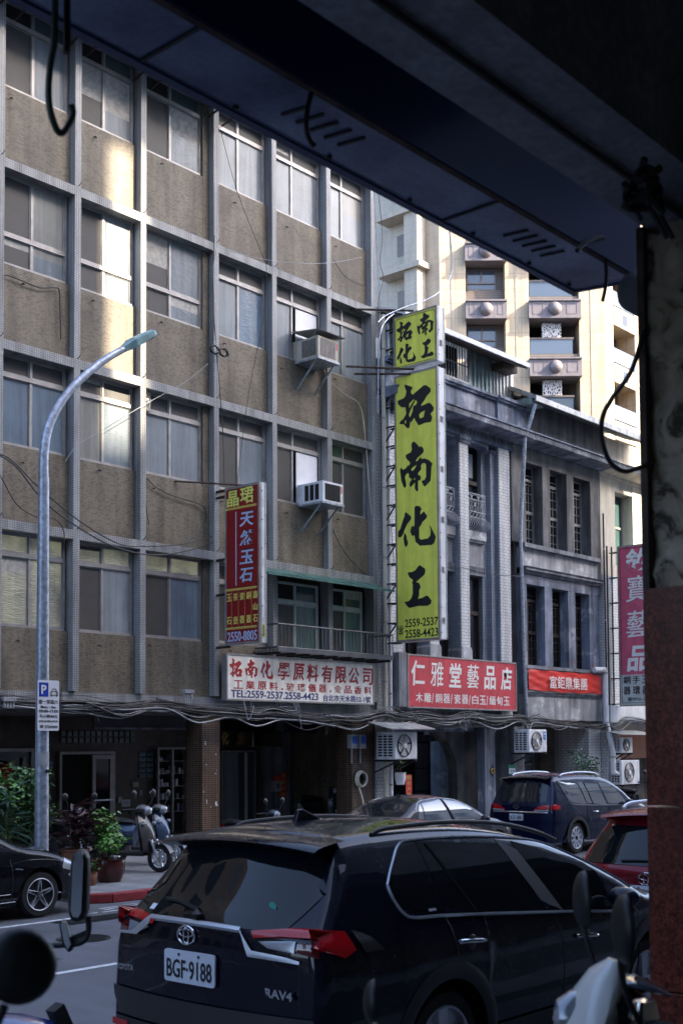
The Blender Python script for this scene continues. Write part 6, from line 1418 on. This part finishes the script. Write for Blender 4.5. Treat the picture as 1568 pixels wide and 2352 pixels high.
for a, b in (((.09, 0), (0, .045)), ((0, .045), (-.09, 0)), ((-.09, 0), (0, -.045)), ((0, -.045), (.09, 0))): m.bar((x, .06+a[0], 1.075+a[1]), (x, .06+b[0], 1.075+b[1]), .012)
m.bar((x, .06, 1.045), (x, .06, 1.105), .012); C.mb(m, 'emblem', M['chrome']); C.mirror(3.18, 1.06, -1, M['paintn']); C.mirror(3.18, 1.06, 1, M['paintn']); C.wheels4(10, M['satin'])
C.rp([(.84, .30), (-.84, .30), (-.86, .66), (.86, .66)], 'bumper', M['paintn'], .03, 5, 14)

# --- red SUV at the right, parked ahead of the blue one
C = Car('suv', 'crimson red SUV tail half hidden behind the granite pillar', 10.55, 5.5, .95,
        [(.16, .26), (.06, .45), (.02, .62), (.02, .85), (.04, 1.02), (.12, 1.10), (.26, 1.28), (.42, 1.50), (.48, 1.60), (.7, 1.645), (1.3, 1.66), (1.9, 1.63), (2.5, 1.53), (3.1, 1.3), (3.6, 1.07), (4.1, .99), (4.35, .85), (4.42, .5), (4.45, .26)],
        WID, [(0, .93), (.3, .97), (.8, 1.), (3.4, 1.), (4.45, .82)], [(0, .06), (.3, .09), (.45, .05), (1, .10)], (1.0, 3.6), .36, M['paintr'])
C.rp([(.72, 1.13), (-.72, 1.13), (-.66, 1.50), (.66, 1.50)], 'rear_window', M['tint'], .008, 10, 12); C.mb(MB().grid([[(x, f*.64, z+.045*(1-f*f)) for f in [-1+2*j/10 for j in range(11)]] for x, z in ((.55, 1.63), (.32, 1.60), (.27, 1.57), (.4, 1.54))]), 'spoiler', M['paintr'], smooth=True)
C.rl([(.28, 1.17), (.0, 1.185), (-.3, 1.17), (-.36, 1.155)], .016, 'wiper', M['black'], .02); C.oval_emblem(-.03, 1.01, .17, .12); C.numplate('KEB·7630', -.03, .87, .36, .15)
for sg in B:
    f = lambda P: [(sg*y, z) for y, z in P]; C.rp(f([(.46, 1.06), (.84, 1.08), (.84, .97), (.5, 1.0)]), 'tail_lamp', M['lampr'], .012, 4, 8)
    rail = spline([(.7, sg*.6, 1.65), (.9, sg*.6, 1.70), (1.8, sg*.6, 1.70), (2.4, sg*.6, 1.6)], 6); C.mb(MB().tube(rail, .02, 8), 'roof_rail', M['satin'], smooth=True)
C.sp([(1.2, 1.14), (2.3, 1.1), (2.05, 1.55), (1.1, 1.57)], 'door_window', M['tint'], .004, B); C.sp([(2.42, 1.09), (3.2, 1.04), (2.7, 1.43), (2.2, 1.53)], 'door_window', M['tint'], .004, B); C.wheels4(5, M['satin'])
# ================================================================ neighbour beyond the left edge of the tiled building, and an added end block
t = thing('row_house', 'plain tiled neighbour beyond the left edge of the tiled block', 'building', (-10, 19.3, 0)); MB().box(-40, 7.6, 19.4, 30, 0, 17).build('wall', M['brick'], t)
m = MB()
for k in range(5):
    for i in range(20): m.box(-38+i*2.3, -36.6+i*2.3, 19.37, 19.41, 1.2+k*3.3, 2.9+k*3.3)
m.build('window_band', M['glassd'], t)
t = thing('added_end_block', 'unseen block added to close off horizon light behind the left of the view', 'building', (-90, 8, 0)); MB().box(-100, -90, -30, 60, 0, 9).build('wall', updk, t)  # unseen, added to keep horizon light out of car reflections
m = MB()
for k in range(2):
    for i in range(18): m.box(-90.01, -89.97, -18+i*3.1, -16.2+i*3.1, 1.5+k*3.2, 3.2+k*3.2)
m.build('window_band', M['glassd'], t)

# ================================================================ plants
def leafmat(name, c1, c2):
    m, nt, b = base(name, c1, .38); tc = nd(nt, 'ShaderNodeTexCoord'); n = nd(nt, 'ShaderNodeTexNoise', Scale=7.0, Detail=3); nt.links.new(tc.outputs['Object'], n.inputs['Vector'])
    x = nd(nt, 'ShaderNodeMix', data_type='RGBA'); r = nd(nt, 'ShaderNodeMapRange'); r.inputs[1].default_value = .35; r.inputs[2].default_value = .65; nt.links.new(n.outputs[0], r.inputs[0]); nt.links.new(r.outputs[0], x.inputs[0])
    x.inputs[6].default_value = (*c1, 1); x.inputs[7].default_value = (*c2, 1); nt.links.new(x.outputs[2], b.inputs['Base Color']); return m
LM = {'a': leafmat('bright_leaf', (.075, .19, .035), (.13, .28, .055)), 'b': leafmat('dark_leaf', (.035, .10, .028), (.07, .16, .04)), 'c': leafmat('purple_leaf', (.05, .02, .03), (.12, .05, .06)), 'd': leafmat('bluish_leaf', (.03, .085, .05), (.06, .14, .08))}
M['bark'] = plain('green_stem', (.06, .05, .03), .7); M['terra'] = plain('terracotta', (.22, .085, .05), .7, var=.3); M['glaze'] = plain('dark_red_glazed_pot', (.06, .015, .012), .2, var=.3)
def leaf(m, p, d, L, w, rr, curl=.25):
    d = d.normalized(); s = d.cross(Vector((0, 0, 1))); s = s.normalized() if s.length > .01 else Vector((1, 0, 0)); n = s.cross(d); s = (s*math.cos(a := rr.uniform(-.8, .8))+n*math.sin(a)).normalized(); n = s.cross(d)
    q = [p, p+d*L*.35+s*w/2+n*L*.04, p+d*L*.35-s*w/2+n*L*.04, p+d*L*.75+s*w*.32-n*L*curl*.4, p+d*L*.75-s*w*.32-n*L*curl*.4, p+d*L-n*L*curl, p+d*L*.35+n*0, p+d*L*.75-n*L*curl*.55]
    m.add(q, [[0, 1, 6], [0, 6, 2], [1, 3, 7, 6], [6, 7, 4, 2], [3, 5, 7], [7, 5, 4]])
def plant(label, x, y, z, h, r, n, L, w, lm, seed, kind='bush', stems=7, flowers=0, name='potted_plant', group=None):
    rr = random.Random(seed); t = thing(name, label, 'plant', (x, y, z), group); m = MB(); st = MB(); fl = []
    tips = []
    for k in range(stems):
        a = rr.uniform(0, 6.28); q = r*rr.uniform(.15, .9); top = Vector((x+q*math.cos(a), y+q*math.sin(a), z+h*rr.uniform(.55, 1)))
        pts = spline([(x+rr.uniform(-.05, .05), y, z), Vector((x, y, z)).lerp(top, .5)+Vector((rr.uniform(-.05, .05), rr.uniform(-.05, .05), h*.08)), top], 4); st.tube(pts, [.012-.008*i/(len(pts)-1) for i in range(len(pts))], 5); tips.append(pts)
    st.build('stems', M['bark'], t)
    for i in range(n):
        pts = tips[i % stems]; f = rr.uniform(.25, 1)**.8; j = min(int(f*(len(pts)-1)), len(pts)-2); p = pts[j].lerp(pts[j+1], f*(len(pts)-1)-j)
        a = rr.uniform(0, 6.28); up_ = rr.uniform(-.5, .7) if kind == 'bush' else rr.uniform(.1, 1.2); d = Vector((math.cos(a), math.sin(a), up_))
        if kind == 'bush': p = p+Vector((rr.gauss(0, r*.16), rr.gauss(0, r*.16), rr.gauss(0, r*.12)))
        leaf(m, p, d, L*rr.uniform(.6, 1.25), w*rr.uniform(.7, 1.2), rr, rr.uniform(.1, .6))
        if flowers and i < flowers: fl.append(p+d.normalized()*.05)
    m.build('foliage', LM[lm], t)
    if fl:
        for p in fl:
            f = MB(); 
            for k in range(6): leaf(f, p, Vector((math.cos(k), math.sin(k), .5)), .05, .04, rr)
            f.build('flower', M['red'], t)
    return t
def pot(t, x, y, z, r, h, mt): MB().lathe([(r*.72, 0), (r*.98, h*.45), (r, h*.8), (r*.96, h*.93), (r*1.04, h*.95), (r*1.04, h), (r*.9, h), (r*.88, h*.9), (0, h*.9)], (x, y, z), 'z', 24).build('pot', M[mt], t, smooth=True)
def gp(u, v, z=.12): 
    d = f2*2840+r3*(u-784)+u3*(1571-v); return Vector((0, 0, HC))+d*((z-HC)/d.z)
t = plant('low leafy plant in the large dark red glazed pot at the pavement edge', 12.25, 15.55, .52, .38, .34, 260, .10, .07, 'a', 1); pot(t, 12.25, 15.55, .12, .24, .36, 'glaze')
t = plant('small sprig in the little terracotta pot beside the glazed pot', 11.72, 15.35, .3, .2, .14, 40, .08, .05, 'b', 2); pot(t, 11.72, 15.35, .12, .11, .2, 'terra')
t = plant('upright glossy shrub with pink buds rising behind the glazed pot', 12.45, 16.0, .4, .85, .33, 520, .11, .055, 'a', 3, flowers=8); pot(t, 12.45, 16.0, .12, .2, .3, 'terra')
t = plant('dark purple-leaved plant with drooping strap leaves', 12.0, 16.1, .4, .85, .32, 130, .36, .06, 'c', 4, 'strap', 6); pot(t, 12.0, 16.1, .12, .22, .5, 'terra')
t = plant('feathery dark green shrub between the lamp post and the purple plant', 11.65, 16.6, .4, 1.2, .3, 700, .09, .02, 'b', 5, stems=9, flowers=6); pot(t, 11.65, 16.6, .12, .2, .3, 'terra')
t = plant('large bright leafy shrub just right of the lamp post', 11.35, 16.7, .4, 1.6, .58, 900, .13, .075, 'b', 6, stems=14); pot(t, 11.35, 16.7, .12, .25, .35, 'terra')
t = plant('tall bright green bush left of the lamp post', 10.6, 16.5, .4, 1.5, .62, 1000, .12, .07, 'a', 7, stems=14, flowers=5); pot(t, 10.6, 16.5, .12, .25, .35, 'terra')
t = plant('spiky plant with long drooping leaves in front of the bushes', 10.55, 15.9, .5, 1.25, .4, 90, .42, .055, 'd', 8, 'strap', 5); pot(t, 10.55, 15.9, .12, .22, .35, 'terra')
t = plant('broad-leaved bush at the far left edge behind the black saloon', 9.8, 16.4, .4, 1.3, .55, 700, .17, .11, 'b', 9, stems=11); pot(t, 9.8, 16.4, .12, .25, .35, 'terra')
t = plant('thin climbing shrub at the left edge above the other bushes', 9.75, 16.9, .4, 1.9, .4, 420, .12, .07, 'a', 10, stems=8); pot(t, 9.75, 16.9, .12, .25, .35, 'terra')
p = at(919, 1786, 19.15); t = plant('little fern in a white wall pot beside the white downpipe', p.x, p.y, p.z+.1, .55, .16, 60, .12, .035, 'a', 11); pot(t, p.x, p.y, p.z-.18, .14, .3, 'whitep')
p = gp(1350, 1900, .12); p = at(1352, 1800, 18.4); t = plant('dark leafy potted tree in front of the louvred shutter', p.x, 18.4, .5, 1.75, .62, 420, .16, .06, 'd', 12, stems=9); pot(t, p.x, 18.4, .12, .25, .4, 'terra')
for x, lab, lm, s in ((32.75, 'small potted plant between two windows above the banner', 'a', 13), (33.95, 'dry brown potted plant at the right window above the banner', 'c', 14)): t = plant(lab, x, 19.45, 4.72, .28, .18, 70, .10, .02, lm, s); pot(t, x, 19.45, 4.52, .12, .22, 'terra')

# ================================================================ scooters
def scooter(label, x, y, rz, z0, k, paint, trim=None, sc='front', near=False):
    """local axes: x forward, z up; wheelbase 1.22"""
    t = thing('scooter', label, 'scooter', (x, y, z0)); ca, sa = math.cos(rz), math.sin(rz)
    def b(m, name, mt, par=None, **kw): m.v = [(x+k*(p[0]*ca-p[1]*sa), y+k*(p[0]*sa+p[1]*ca), z0+k*p[2]) for p in m.v]; return m.build(name, mt, par or t, **kw)
    def loft(secs, name, mt, par=None, n=14):
        rows = []
        for cx, cz, ry, rx, tilt in secs: rows.append([(cx+rx*math.sin(a)*math.cos(tilt), ry*math.cos(a), cz+rx*math.sin(a)*math.sin(tilt)) for a in [2*math.pi*i/n for i in range(n)]])
        m = MB().grid(rows, True); m.poly(rows[0]); m.poly(rows[-1]); return b(m, name, mt, par, smooth=True)
    r = .225
    for wx, nm in ((1.22, 'front_wheel'), (0, 'rear_wheel')):
        w = b(MB().lathe([(r*.68, -.045), (r*.9, -.05), (r*.99, -.03), (r, 0), (r*.99, .03), (r*.9, .05), (r*.68, .045)], (wx, 0, r), 'y', 28), nm, M['rub'], smooth=True)
        m = MB(); m.ring((wx, 0, r), r*.69, .014, 'y', 28, 6)
        for q in range(5): a = 2*math.pi*q/5; m.bar((wx, 0, r), (wx+r*.68*math.cos(a), 0, r+r*.68*math.sin(a)), .03)
        b(m, 'rim', M['satin'], w); m = MB(); m.lathe([(r*.42, .05), (r*.42, .056), (r*.2, .056), (r*.2, .05)], (wx, 0, r), 'y', 24); b(m, 'brake_disc', M['satin'], w)
    for s in (-1, 1): b(MB().tube([(1.21, s*.075, r), (1.10, s*.075, .52)], [.022, .026], 10), 'fork', M['satin'], smooth=True)
    rows = []
    for i in range(9): a = R(20+i*17); rows.append([(1.21+.27*math.cos(a), .09*math.sin(f), r+.02+.27*math.sin(a)-.03*abs(math.sin(f))) for f in [-1.3+2.6*j/6 for j in range(7)]])
    b(MB().grid(rows), 'front_fender', paint, smooth=True)
    rows = []
    for cx, cz, hw_, bow in ((1.03, .34, .16, .02), (1.04, .45, .20, .05), (1.02, .6, .215, .07), (.97, .76, .19, .06), (.90, .90, .12, .04), (.87, .96, .08, .02)): rows.append([(cx+bow*(1-f*f)-.03*f*f, hw_*f, cz) for f in [-1+2*j/10 for j in range(11)]])
    b(MB().grid(rows), 'leg_shield', paint, smooth=True)
    b(MB().grid([[(p[0]-.05, p[1]*.97, p[2]) for p in rw] for rw in rows]), 'inner_shield', M['black'], smooth=True)
    b(MB().box(.40, 1.0, -.17, .17, .26, .32), 'floorboard', M['black'], bevel=.02)
    loft([(-.42, .70, .05, .05, 1.5), (-.36, .66, .12, .12, 1.5), (-.1, .60, .165, .17, 1.5), (.15, .55, .16, .20, 1.5), (.33, .52, .13, .2, 1.5), (.40, .50, .10, .18, 1.5)], 'rear_body', paint)
    loft([(-.46, .80, .06, .03, 1.5), (-.36, .81, .13, .05, 1.5), (0, .78, .15, .055, 1.5), (.25, .76, .13, .05, 1.5), (.38, .75, .07, .03, 1.5)], 'seat', M['black'])
    b(MB().box(-.2, .22, -.11, .11, .2, .45), 'engine', M['blackm'], bevel=.03); b(MB().tube([(-.1, -.13, .25), (-.5, -.15, .34)], [.05, .06], 12), 'exhaust', M['blackm'], smooth=True)
    loft([(.78, 1.00, .08, .05, 1.1), (.84, 1.02, .14, .08, 1.1), (.90, 1.01, .13, .085, 1.1), (.97, .98, .09, .06, 1.1)], 'handlebar_cover', paint if trim is None else trim)
    b(MB().lathe([(0, .11), (.05, .10), (.075, .06), (.08, 0)], (.94, 0, .985), 'x', 18), 'headlamp', M['lampw'], smooth=True)
    if near:          # tall painted apron, instrument pod with a clear lens, brake levers
        loft([(1.0, .50, .18, .05, .3), (1.0, .75, .20, .07, .3), (.97, .93, .185, .08, .3), (.93, 1.03, .14, .07, .3), (.90, 1.10, .10, .05, .3), (.88, 1.14, .03, .02, .3)], 'front_cowl', paint)
        loft([(.74, 1.055, .06, .02, .6), (.79, 1.075, .11, .035, .6), (.85, 1.085, .10, .03, .6), (.9, 1.08, .04, .015, .6)], 'instrument_lens', M['glassb'])
        for s in (-1, 1): b(MB().tube(spline([(.86, s*.13, 1.0), (.84, s*.22, .985), (.80, s*.33, .98)], 4), .007, 8), 'brake_lever', M['chrome'], smooth=True); b(MB().lathe([(0, .05), (.03, .045), (.04, 0), (.02, -.03), (0, -.03)], (.84, s*.155, 1.02), 'z', 14), 'fluid_cup', M['chrome'], smooth=True); b(MB().tube(spline([(.84, s*.15, 1.0), (.95, s*.1, .95), (1.0, s*.03, .8)], 5), .007, 6), 'brake_hose', M['black'])
    for s in (-1, 1):
        b(MB().tube([(.86, s*.12, 1.0), (.80, s*.24, 1.01), (.73, s*.35, 1.0)], [.016, .018, .018], 10), 'grip', M['rub'], smooth=True)
        b(MB().tube(spline([(.85, s*.18, 1.0), (.90, s*.22, 1.10), (.92, s*.26, 1.2)], 5), .008, 8), 'mirror_stem', M['black'], smooth=True)
        c = Vector((.92, s*.285, 1.265)); rows = []; sx = .105
        if near: sx = .135
        for j in range(7): q = j/6; rr_ = math.sin(math.acos(min(1, q*.98))); rows.append([(c.x-.012+.035*q, c.y+sx*.62*rr_*math.cos(a), c.z+sx*.62*1.05*rr_*math.sin(a)) for a in [2*math.pi*i/20 for i in range(20)]])
        mm_ = MB().grid(rows, True); mm_.poly(rows[-1]); mi_ = b(mm_, 'mirror', M['black'], smooth=True); b(MB().poly([(p[0]-.003, p[1]*.995+c.y*.005, p[2]) for p in rows[0]]), 'mirror_glass', M['chrome'], mi_)
        b(MB().lathe([(0, .05), (.025, .04), (.03, 0)], (.99, s*.15, .78), 'x', 12), 'indicator', M['lampw'])
    b(MB().box(-.47, -.43, -.07, .07, .68, .74), 'tail_lamp', M['lampr']); b(MB().box(-.52, -.5, -.1, .1, .5, .62), 'number_plate', M['plate'])
    return t
M['pgrey'] = car_paint('scooter_grey_paint', (.075, .072, .072)); M['pwhite'] = plain('scooter_white_paint', (.86, .85, .82), .25, coat=.6, var=.05); M['pblue'] = car_paint('scooter_blue_paint', (.05, .075, .13)); M['pteal'] = car_paint('scooter_dark_teal', (.01, .025, .03)); M['pblk'] = car_paint('scooter_black_paint', (.008, .008, .009))
hd = math.atan2(-.98, -.2)
scooter('grey scooter with a black seat parked nose to the street by the doorway', 13.32, 17.26, math.atan2(-.95, .3), .12, 1.04, M['pgrey'])
scooter('pale blue scooter beside the brown column, next to the grey one', 14.3, 17.95, math.atan2(-.95, .3), .12, 1.0, M['pblue'], M['pgrey'])
scooter('black scooter left of the grey one in the dark doorway', 13.45, 18.55, hd, .14, .97, M['pblk'])
scooter('dark teal scooter right of the brown column, only mirrors above the nearest SUV', 16.75, 17.25, hd+.3, .05, .9, M['pteal'])
scooter('dark scooter under the arcade by the dim shop, left of the arch', 23.1, 21.2, hd, .14, 1., M['pteal']); scooter('dark scooter parked beyond the navy people carrier', 31.9, 17.2, hd, .12, 1.05, M['pblk'])
# near ones, on the raised pavement beside the camera
hn = math.atan2(.764, -.645)
wx, wy = 2.86, 1.64
scooter('white scooter in the lower right corner, its mirrors against the blue SUV', wx-.9*math.cos(hn), wy-.9*math.sin(hn), hn, .55, .96, M['pwhite'], M['pblk'], near=True)
scooter('black scooter at the lower edge, only one mirror in view', 2.12-.76*math.cos(hn), 1.78-.76*math.sin(hn), hn, .55, .82, M['pblk'])
# ================================================================ cables on the fronts
rr = random.Random(31)
t = thing('cable_bundle', 'thick tangled bundle of black and grey cables sagging along the arcade front', 'cable', (20, 19, 3.0))
nodes_ = [(7.8, 3.30), (10.5, 3.22), (12.2, 3.12), (14.3, 3.06), (16.2, 3.08), (18.2, 3.0), (19.6, 2.97), (21.3, 2.86), (23.3, 3.02), (24.8, 2.95), (27, 2.98), (29.3, 2.98), (30.2, 2.95), (32.3, 2.86), (34.3, 2.82), (35.5, 3.0), (40, 2.9)]
for k in range(46):
    a = rr.randint(0, 6) if k > 14 else 0; e = len(nodes_)-1-(rr.randint(0, 6) if k > 14 else 0); pts = []
    if e-a < 3: continue
    oz, oy = rr.gauss(0, .07), rr.uniform(-.12, .1)
    for i in range(a, e+1):
        x, z = nodes_[i]; s = .35 if rr.random() < .15 else 1.
        pts.append((x+rr.uniform(-.2, .2), 19.05+oy*.6+rr.uniform(-.03, .03), z+oz*.8+rr.gauss(0, .045)))
        if i < e:
            x2, z2 = nodes_[i+1]; sag = rr.choice([.02, .04, .05, .1, .22]) if k > 20 else rr.uniform(.01, .06)
            pts.append(((x+x2)/2, 19.03+oy*.6, (z+z2)/2+oz*.8-sag))
    MB().tube(spline(pts, 5), rr.choice([.006, .008, .01, .014, .018]), 5).build('strand', M['wireg'] if rr.random() < .13 else M['wire'], t)
for k in range(16):                       # loops and loose ends at the knots
    x, z = rr.choice(nodes_[1:-1]); x += rr.uniform(-.5, .5); pts = [(x, 19.0, z)]
    for j in range(5): pts.append((x+rr.uniform(-.3, .3), 18.97+rr.uniform(-.05, .06), z+rr.uniform(-.4, .28)))
    MB().tube(spline(pts, 6), rr.choice([.005, .007, .009]), 5).build('loose_end', M['wireg'] if k % 2 else M['wire'], t)
def cab(label, Y, uv, r=.01, mt='wire'): return tag(MB().tube(spline([at(u, v, Y) for u, v in uv], 6), r, 6).build('cable', M[mt], smooth=True), label, 'cable')
cab('black cable sagging from the left edge down across the lamp post to the red sign', 18.9, [(-30, 1030), (0, 1046), (40, 1075), (100, 1150), (170, 1205), (260, 1255), (350, 1275), (430, 1265), (490, 1245)], .014)
cab('second black cable just above the first, from the left edge to the red sign', 18.95, [(-30, 1040), (20, 1052), (90, 1120), (180, 1195), (270, 1248), (330, 1255), (420, 1250), (488, 1232)], .012)
cab('rusty brown cable drooping at the left edge to the lamp post', 19.2, [(-10, 1080), (5, 1100), (40, 1160), (90, 1190), (125, 1192), (145, 1215), (148, 1245)], .010, 'rust')
cab('bent black cable outlining a vanished sign below a window at the far left', 19.4, [(-5, 720), (0, 690), (3, 655), (12, 632), (40, 640), (90, 660), (125, 660), (136, 668), (138, 720), (140, 780)], .012)
cab('thin white cable crossing the spandrels to the second pilaster', 19.1, [(150, 1060), (180, 1020), (240, 985), (330, 930), (420, 880), (478, 835)], .006, 'wireg')
cab('black cables running down the third pilaster', 19.25, [(492, 540), (490, 700), (497, 800), (505, 900), (512, 1000), (515, 1110)], .009); cab('grey cable beside the black one on the third pilaster', 19.24, [(500, 430), (498, 560), (490, 620), (495, 760), (500, 900)], .007, 'wireg')
cab('long thin black cable falling from the top window to the red sign', 18.9, [(508, 305), (545, 440), (600, 580), (612, 620), (606, 720), (575, 880), (560, 980), (545, 1112)], .006)
cab('pale drain hose falling from the upper window unit along the wall', 19.35, [(740, 825), (752, 868), (790, 905), (817, 920), (830, 942), (838, 1000), (850, 1150), (860, 1240)], .014, 'cream')
cab('black cable sagging over the spandrel below the lower window unit', 19.4, [(745, 1170), (770, 1230), (800, 1280), (850, 1330), (885, 1355)], .009)
cab('dark cable sagging under a window right of the second pilaster', 19.4, [(337, 1098), (360, 1120), (400, 1140), (465, 1162), (472, 1200)], .010); cab('black cable hanging beside the second pilaster', 19.35, [(336, 1100), (334, 1150), (342, 1205)], .008)
cab('white cable looping between two pilasters on the top spandrels', 19.15, [(500, 565), (560, 585), (640, 600), (720, 605), (780, 600), (832, 590)], .007, 'wireg'); cab('dark broken cable drooping on the top right spandrel', 19.4, [(765, 595), (790, 632), (820, 650), (838, 656)], .008)
cab('pale conduit arching from the yellow sign up to the soffit', 17.9, [(868, 740), (885, 725), (930, 705), (975, 690), (1015, 665), (1035, 630), (1037, 580), (1030, 520)], .016, 'steel')
cab('grey conduit curving down the wall left of the yellow sign', 18.9, [(905, 720), (885, 738), (872, 770), (868, 850), (868, 950)], .022, 'steel'); cab('white cable down the edge of the tiled building', 19.22, [(858, 430), (865, 560), (872, 700), (875, 900), (888, 1080), (905, 1300)], .012, 'wireg')
cab('black cable down the last pilaster of the tiled building', 19.2, [(868, 440), (878, 540), (872, 600), (880, 640), (868, 700), (875, 800)], .008); cab('thin black cable crossing the columned house front', 19.1, [(1025, 1295), (1080, 1308), (1140, 1320), (1200, 1325), (1300, 1340), (1380, 1345)], .009)
cab('black cable falling down the white brick pilaster', 19.2, [(1163, 985), (1170, 1060), (1180, 1250), (1185, 1400), (1200, 1510)], .008)
for u, v, lab in ((503, 806, 'coil of black cable tied on the third pilaster'),):
    c = at(u, v, 19.18); t = thing('cable_coil', lab, 'cable', c)
    for k in range(7):
        for s in (-1, 1): pts = [(c.x+s*(.13+.12*math.cos(a))+rr.uniform(-.02, .02), c.y+rr.uniform(-.03, .03), c.z+.08*math.sin(a)+rr.uniform(-.015, .015)) for a in [2*math.pi*i/10 for i in range(11)]]; MB().tube(spline(pts, 2), .009, 5).build('turn', M['wire'], t)
# junction boxes and rods in the cables
for u, v, lab in ((20, 1608, 'grey junction box with bottle-like plugs under the cables at the left edge'), (432, 1590, 'grey junction box with plugs where the cables meet the red sign')):
    c = at(u, v, 18.95); t = thing('junction_box', lab, 'box', c); MB().box(c.x-.13, c.x+.13, c.y-.05, c.y+.05, c.z-.03, c.z+.05).build('case', M['wireg'], t, bevel=.01)
    for k in range(4): MB().cyl((c.x-.09+k*.06, c.y, c.z-.14), (c.x-.09+k*.06, c.y, c.z-.03), .024, n=8).build('plug', M['wireg'], t)
# ================================================================ blue motorcycle with the long-armed mirrors, lower left
t = thing('motorcycle', 'blue motorcycle at the lower left with a tall rectangular mirror on a bent arm', 'motorcycle', (2.7, 3.9, 0))
dz = 5.0; 
def ap(u, v, dep=dz): d = f2*2840+r3*(u-784)+u3*(1571-v); return Vector((0, 0, HC))+d*(dep/d.dot(f2))
bl = plain('blue_tank_paint', (.012, .03, .20), .25, coat=1.)
arm = spline([ap(-60, 2330), ap(-55, 2200), ap(0, 2178), ap(90, 2174), ap(165, 2170), ap(192, 2162), ap(203, 2140), ap(203, 2105)], 5)
MB().tube(arm, .012, 10).build('mirror_arm', M['black'], t, smooth=True)
def slabm(pts, th, name, mt, par, bev=.02):
    n = (f2*-1+rt*-.0).normalized(); a = pts; m = MB(); q = [p-n*th/2 for p in a]+[p+n*th/2 for p in a]; L = len(a)
    return m.add(q, [list(range(L))[::-1], list(range(L, 2*L))]+[[i, (i+1) % L, L+(i+1) % L, L+i] for i in range(L)]).build(name, mt, par, bevel=bev)
mh = slabm([ap(u, v) for u, v in ((160, 2095), (159, 2070), (165, 1985), (170, 1962), (182, 1950), (196, 1953), (205, 1970), (206, 2000), (203, 2090), (196, 2110), (180, 2117), (165, 2112))], .07, 'mirror_housing', M['black'], t)
slabm([ap(u, v, dz-.045) for u, v in ((163, 2092), (168, 1985), (178, 1958), (190, 1958), (192, 1980), (187, 2095), (180, 2108), (168, 2106))], .012, 'mirror_glass', M['chrome'], mh, 0)
sm_ = slabm([ap(u, v) for u, v in ((138, 2122), (142, 2112), (150, 2116), (168, 2170), (168, 2183), (158, 2187), (145, 2165))], .05, 'small_mirror', M['black'], t, .01)
slabm([ap(u, v, dz-.03) for u, v in ((140, 2124), (144, 2117), (150, 2120), (163, 2170), (156, 2182), (147, 2163))], .01, 'mirror_glass', M['chrome'], sm_, 0)
MB().bar(ap(160, 2160), ap(205, 2140), .02).build('clamp_bolt', M['blackm'], t)
c = ap(-40, 2420); rows = []
for j in range(9):
    q = -1+j/4; s = math.sqrt(max(0, 1-q*q*.97)); rows.append([Vector((c.x+.42*q, c.y+.17*s*math.cos(a), c.z-.05+.2*s*math.sin(a))) for a in [2*math.pi*i/14 for i in range(14)]])
MB().grid(rows, True).build('fuel_tank', bl, t, smooth=True)
for wx_, nm in ((c.x+.75, 'front_wheel'), (c.x-.6, 'rear_wheel')): MB().lathe([(.2, -.05), (.27, -.05), (.3, 0), (.27, .05), (.2, .05)], (wx_, c.y, .3), 'y', 24).build(nm, M['rub'], t, smooth=True); 
MB().bar((c.x-.6, c.y, .3), (c.x+.1, c.y, .75), .1).build('frame', M['blackm'], t); MB().bar((c.x+.75, c.y, .3), (c.x+.35, c.y, 1.1), .06).build('fork', M['blackm'], t); MB().box(c.x-.75, c.x-.15, c.y-.14, c.y+.14, .78, .88).build('seat', M['black'], t, bevel=.03)
# big dark mirror close to the lens at the left edge: a third scooter, mostly outside the picture
scooter('black scooter at the left edge, only the back of one mirror in view', 1.56, 2.80, math.atan2(-.83, -.56), .55, 1.0, M['pblk'])
